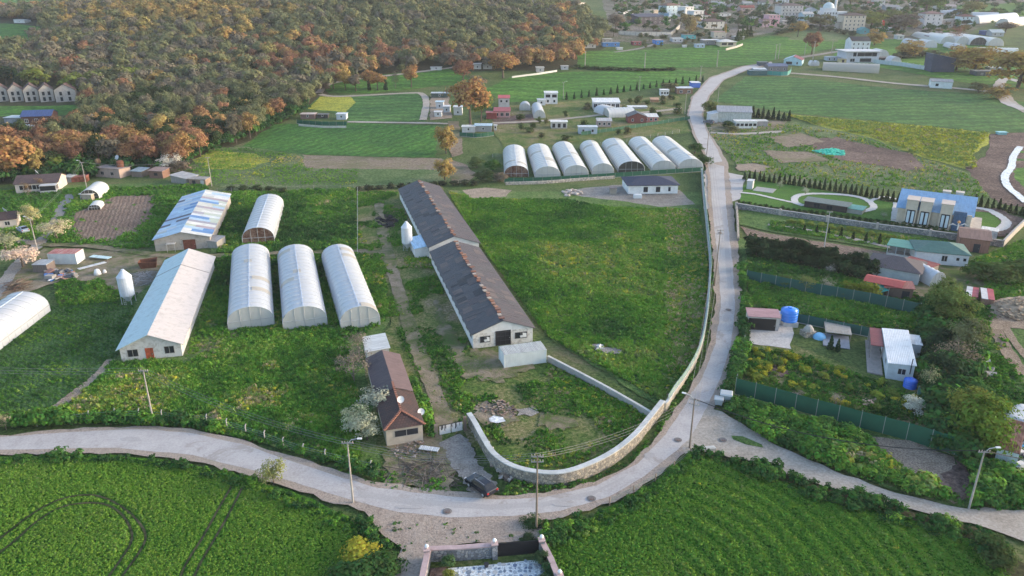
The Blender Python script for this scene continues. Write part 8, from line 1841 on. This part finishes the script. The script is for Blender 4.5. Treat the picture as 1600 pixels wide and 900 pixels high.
flat_t = lambda a, b: (lambda X, Y, r: a - .04 + b*(vnoise(X,Y,6,21)-.5)*1.6 + b*(vnoise(X,Y,17,23)-.5)*1.4 + np.where(vnoise(X,Y,4,24)+.4*r.random(len(X)) > 1.05, .35, 0) + r.normal(0,.11,len(X)) + .2*(vnoise(X,Y,1.5,22)-.5))
# tractor tracks through the lower left crop
def linedist(X, Y, line):
    d = np.full(len(X), 1e9)
    for a, b in zip(line, line[1:]):
        ax, ay = a; bx, by = b; L2 = (bx-ax)**2+(by-ay)**2+1e-9; t = np.clip(((X-ax)*(bx-ax)+(Y-ay)*(by-ay))/L2, 0, 1)
        d = np.minimum(d, np.hypot(X-ax-t*(bx-ax), Y-ay-t*(by-ay)))
    return d
TRK = [smooth_line(p) for p in ([(-20,860),(30,820),(70,793),(110,778),(150,776),(185,790),(215,815),(228,840),(218,865),(190,905),(180,930)],
       [(-20,880),(20,850),(60,815),(95,795),(130,788),(165,790),(190,805),(205,830),(205,850),(190,875),(165,910)],
       [(362,762),(340,800),(318,840),(290,885),(275,925)], [(378,765),(358,805),(335,845),(312,885),(292,930)])]
for q in TRK:
    w_ = []; c = q
    L = []; R = []
    for i, p in enumerate(c):
        a = c[max(i-1,0)]; b = c[min(i+1,len(c)-1)]; d = math.hypot(b[0]-a[0], b[1]-a[1])+1e-9; nx, ny = -(b[1]-a[1])/d, (b[0]-a[0])/d
        L.append((p[0]+nx*.14, p[1]+ny*.14)); R.append((p[0]-nx*.14, p[1]-ny*.14))
    S('wheel_rut', None, g_forest, .20, 'dark tractor wheel rut pressed into the vivid crop', world=L+R[::-1])
def rutfn(X, Y, px, py):
    k = np.ones(len(X))
    for q in TRK: d = linedist(X, Y, q); k = np.where(d < .3, 0, np.where(d < .55, .8, k))
    return k*(.9+.25*vnoise(X,Y,5,31))
ll = [(-60,722),(100,718),(300,732),(400,760),(470,786),(540,818),(590,862),(622,905),(640,960),(-60,960)]
scatter_px('crop_plants', 'leafy vivid green crop with ruts at the lower left', 'crop', ll, 24, WE+TU[:1], .38, .62, lambda X,Y,r: .66+.14*(vnoise(X,Y,9,21)-.5)+r.normal(0,.05,len(X)), 41, rowfn=rutfn, vs=.3)
scatter_px('verge_weeds', 'taller dark weeds along the road above the lower left crop', 'weeds', [(-60,716),(100,713),(180,714),(300,729),(400,754),(470,781),(545,808),(600,822),(640,850),(600,866),(540,836),(470,802),(400,772),(300,740),(180,724),(-60,730)], 9, SH[:1]+WE*2, .3, .75, flat_t(.22,.15), 42)
lr = [(1078,712),(1180,740),(1300,788),(1430,820),(1520,850),(1570,890),(1600,960),(842,960),(850,852),(900,824),(1000,776)]
c0 = XY(1500, 700); c1 = XY(980, 905)
def rows_lr(X, Y, px, py):
    a = np.hypot(X-c1[0], (Y-c1[1])*1.0) + 2.0*vnoise(X,Y,9,77); k = .84 + .3*np.sin(a*2*math.pi/2.3)
    return np.where(px > 1050, k, .9)
scatter_px('crop_plants', 'lush green crop rows at the lower right', 'crop', lr, 22, WE, .42, .8, lambda X,Y,r: .6+.2*(vnoise(X,Y,9,21)-.5)+r.normal(0,.08,len(X)), 43, rowfn=rows_lr, vs=.35)
scatter_px('bramble_bank', 'dark bramble thicket along the bank below the dirt road', 'brambles', [(1090,706),(1200,730),(1300,762),(1430,806),(1530,830),(1575,870),(1580,905),(1520,860),(1430,830),(1300,795),(1180,748),(1085,720)], 3.5, SH+WE, .5, 1.0, flat_t(.16,.12), 44)
scatter_px('verge_weeds', 'weeds between the road bend and the lower right crop', 'weeds', [(1085,704),(1030,756),(960,797),(880,820),(850,828),(846,870),(900,850),(1000,800),(1080,730)], 6, SH+WE, .35, .7, flat_t(.35,.25), 45)
scatter_px('tall_weeds', 'tall bright weeds between the greenhouses and the road', 'weeds', [(182,562),(290,568),(350,534),(520,520),(545,540),(560,640),(560,728),(520,720),(420,696),(300,670),(160,662),(-40,668),(-40,652),(60,648),(110,632)], 9, WE+TU, .8, 1.35, flat_t(.52,.3), 46)
scatter_px('tall_weeds', 'green weeds growing between the tunnel greenhouses', 'weeds', [(265,410),(345,400),(600,398),(606,500),(560,530),(340,540),(290,560),(300,520)], 5, WE+TU, .8, 1.3, flat_t(.45,.25), 47)
def rows_l(X, Y, px, py): return .75+.3*np.sin((X*.55+Y*.83)*2*math.pi/1.1)
scatter_px('young_crop', 'dull green young crop left of the white shed', 'crop', [(-40,506),(90,478),(215,458),(205,520),(180,562),(128,612),(95,640),(-40,660)], 9, WE, .4, .7, flat_t(.28,.16), 48, rowfn=rows_l)
scatter_px('field_weeds', 'knee high weeds filling the open field inside the curved wall', 'weeds', [(700,300),(760,312),(870,312),(960,325),(1090,330),(1106,400),(1100,490),(1088,560),(1040,632),(858,528),(836,500),(745,375)], 6.5, WE+TU, .7, 1.3, lambda X,Y,r: .52+.4*(vnoise(X,Y,9,21)-.5)*1.5+.35*(vnoise(X,Y,22,25)-.5)+ .25*(vnoise(X,Y,2.2,22)-.5)+r.normal(0,.08,len(X))+np.where((proj(X,Y,0)[0]>1040)&(r.random(len(X))<.32),.42,0), 49)
def clearing(X, Y, px, py): return np.where(vnoise(X,Y,5,61)+.3*vnoise(X,Y,1.8,62) > .62, 1.0, .1) 
scatter_px('yard_weeds', 'patchy grass and weeds of the farmyard', 'weeds', [(560,300),(620,298),(668,386),(735,545),(790,580),(858,560),(1016,655),(990,692),(950,718),(880,738),(810,742),(770,722),(742,668),(700,660),(660,600),(612,505),(560,396)], 8, WE+TU, .45, .95, flat_t(.5,.3), 50, rowfn=clearing)
scatter_px('yard_weeds', 'thick green weeds along the inner side of the curved wall', 'weeds', [(860,570),(950,620),(1014,658),(985,694),(945,720),(880,738),(815,744),(780,724),(760,700),(820,715),(880,715),(930,690),(960,655),(900,615),(850,590)], 3.5, WE+TU, .4, .9, lambda X,Y,r: .5+.4*(vnoise(X,Y,4,21)-.3)+np.where(r.random(len(X))<.25,.35,0), 51)
scatter_px('yard_weeds', 'green weeds beside the cottage and driveway', 'weeds', [(648,600),(662,640),(680,690),(668,680),(655,640),(640,596)], 14, WE+SH, .8, 1.2, flat_t(.35,.2), 52)
scatter_px('yard_weeds', 'green weeds between the road fence and the cottage rubble', 'weeds', [(560,700),(600,740),(690,740),(715,775),(600,764),(520,735)], 3, WE, .5, .9, flat_t(.3,.3), 53, excl=False)
scatter_px('verge_weeds', 'dark weeds along the inner edge of the road below the wire fence', 'weeds', [(-40,672),(150,664),(300,668),(380,682),(450,706),(520,728),(600,755),(592,748),(520,722),(420,696),(300,662),(150,655),(-40,660)], 8, WE+SH, .6, 1.1, flat_t(.22,.2), 54)
scatter_px('verge_weeds', 'weeds between the curved stone wall and the road', 'weeds', [(800,752),(860,763),(925,750),(980,722),(1020,680),(1036,655),(1060,612),(1088,572),(1102,530),(1112,480),(1114,420),(1106,330),(1112,420),(1113,500),(1095,565),(1062,630),(1028,682),(985,726),(925,757),(850,774),(785,776)], 7, WE, .6, 1.0, flat_t(.3,.2), 55)
scatter_px('verge_weeds', 'weeds along the outer side of the straight road', 'weeds', [(1150,400),(1163,440),(1170,500),(1166,540),(1152,600),(1140,620),(1128,625),(1140,590),(1154,540),(1162,480)], 9, WE+SH, .6, 1.1, flat_t(.25,.2), 56)
scatter_px('bank_weeds', 'weeds on the bank between the green screen fence and the dirt road', 'weeds', [(1140,630),(1210,646),(1360,690),(1380,726),(1455,766),(1500,792),(1330,744),(1200,692),(1140,650)], 7, WE+SH, .7, 1.1, flat_t(.38,.25), 57)
scatter_px('bank_weeds', 'weeds around the gully lamp pole', 'weeds', [(1500,722),(1555,735),(1640,765),(1640,806),(1520,800),(1524,770),(1515,740)], 6, WE+SH, .7, 1.1, flat_t(.35,.25), 58)
scatter_px('garden_grass', 'bright weeds between the two green screen fences', 'weeds', [(1170,440),(1448,498),(1445,520),(1360,512),(1238,492),(1172,478)], 6, WE+TU, .8, 1.3, flat_t(.5,.25), 59)
scatter_px('garden_grass', 'garden undergrowth behind the tall green screen fence', 'weeds', [(1156,548),(1235,552),(1380,600),(1436,622),(1446,664),(1420,682),(1300,644),(1154,602)], 6, WE+TU, .6, 1.2, flat_t(.5,.4), 60)
scatter_px('tree_row_undergrowth', 'dark undergrowth below the tree row at the right', 'bushes', [(1444,480),(1490,470),(1520,560),(1530,640),(1540,700),(1520,726),(1462,704),(1450,640),(1440,560)], 2.2, SH, 1.0, 2.0, flat_t(.12,.14), 61)
scatter_px('meadow_weeds', 'weeds right of the tree row', 'weeds', [(1500,480),(1540,470),(1560,500),(1600,600),(1640,640),(1640,760),(1560,730),(1560,650),(1530,640),(1525,560)], 4, WE, .8, 1.3, flat_t(.4,.3), 62)
scatter_px('meadow_weeds', 'fresh tall weeds at the right edge behind the barn', 'weeds', [(1478,444),(1530,405),(1640,362),(1640,460),(1545,480),(1500,470)], 4, WE+TU, .9, 1.5, flat_t(.58,.22), 63)
scatter_px('plot_weeds', 'weeds in the plot beside the upper tunnel greenhouse', 'weeds', [(345,302),(556,296),(558,392),(340,396)], 3.5, WE+TU, .8, 1.4, flat_t(.38,.3), 64)
scatter_px('plot_weeds', 'weeds around the ploughed plot and farmhouse', 'weeds', [(-20,300),(110,296),(320,290),(330,300),(250,385),(200,392),(120,384),(60,378),(-20,400)], 2.6, WE+TU, .9, 1.5, lambda X,Y,r: .5+.5*(vnoise(X,Y,9,21)-.5)+r.normal(0,.08,len(X)), 65)
scatter_px('plot_weeds', 'weeds between the scrap yard and the young crop', 'weeds', [(85,440),(150,428),(206,450),(210,470),(90,480)], 5, WE+TU, .7, 1.2, flat_t(.5,.25), 66)
scatter_px('forest_undergrowth', 'dark shrubs filling the near forest floor', 'bushes', [(-60,225),(60,220),(160,190),(200,160),(330,160),(480,150),(480,176),(400,212),(330,240),(260,270),(60,284),(-60,296)], .22, SH, 1.4, 2.8, flat_t(.04,.1), 67)
scatter_px('meadow_flowers', 'yellow flowering weeds in the meadow behind the greenhouses', 'weeds', [(290,264),(330,234),(380,231),(470,244),(478,264),(560,266),(556,290),(330,290)], 1.0, WE, .6, 1.1, lambda X,Y,r: .62+.8*(vnoise(X,Y,12,21)-.45)+r.normal(0,.06,len(X)), 68)
scatter_px('strip_plants', 'green and yellow plants in the strip below the villa wall', 'weeds', [(1205,346),(1480,380),(1470,392),(1392,388),(1200,360)], 4, WE, .8, 1.3, flat_t(.6,.3), 69)
scatter_px('village_thicket', 'dull thicket filling gaps between the village gardens', 'bushes', [(960,0),(1640,-6),(1640,16),(1480,62),(1380,58),(1260,36),(1200,52),(1100,60),(960,50)], .005, SH, 2.0, 3.6, flat_t(.15,.2), 70)
scatter_px('pasture_tufts', 'rough tufts on the pasture right of the road', 'weeds', [(1110,210),(1225,192),(1350,216),(1440,248),(1520,276),(1545,310),(1410,298),(1250,282),(1165,270),(1135,240)], .6, TU, .7, 1.3, flat_t(.8,.25), 71)
scatter_px('yellow_flowers', 'yellow flowering plants of the meadow strip', 'weeds', [(1224,180),(1420,197),(1546,210),(1520,242),(1524,266),(1440,244),(1360,214),(1290,198)], .9, WE, 1.2, 2.0, lambda X,Y,r: .87+.14*(vnoise(X,Y,7,21)-.5)+r.normal(0,.05,len(X)), 72)
scatter_px('garden_grass', 'shaded green undergrowth below the thick dark hedge', 'weeds', [(1168,400),(1430,456),(1450,492),(1166,438)], 4, WE+TU, .8, 1.4, flat_t(.32,.3), 74)
scatter_px('forecourt_weeds', 'sparse weed tufts on the sandy forecourt', 'weeds', [(600,815),(845,822),(848,862),(670,868),(640,905),(612,905)], .5, WE, .4, .8, flat_t(.2,.2), 73, excl=False)
print('scatter points', sum(NPTS))
# ------------------------------------------------------------------ thin evening haze
mb = MB(); mb.box(-5600, 5600, -5600, 5600, -4, 100)
hz = bpy.data.materials.new('haze_air'); hz.use_nodes = True; nt = hz.node_tree; nt.nodes.clear(); out = nt.nodes.new('ShaderNodeOutputMaterial'); pv = nt.nodes.new('ShaderNodeVolumePrincipled')
pv.inputs['Density'].default_value = HAZE = .00012; pv.inputs['Color'].default_value = (.8,.83,.9,1); pv.inputs['Anisotropy'].default_value = .1; nt.links.new(pv.outputs[0], out.inputs['Volume'])
tag(mb.build('haze', hz), 'thin pale evening haze over the fields', kind='stuff')
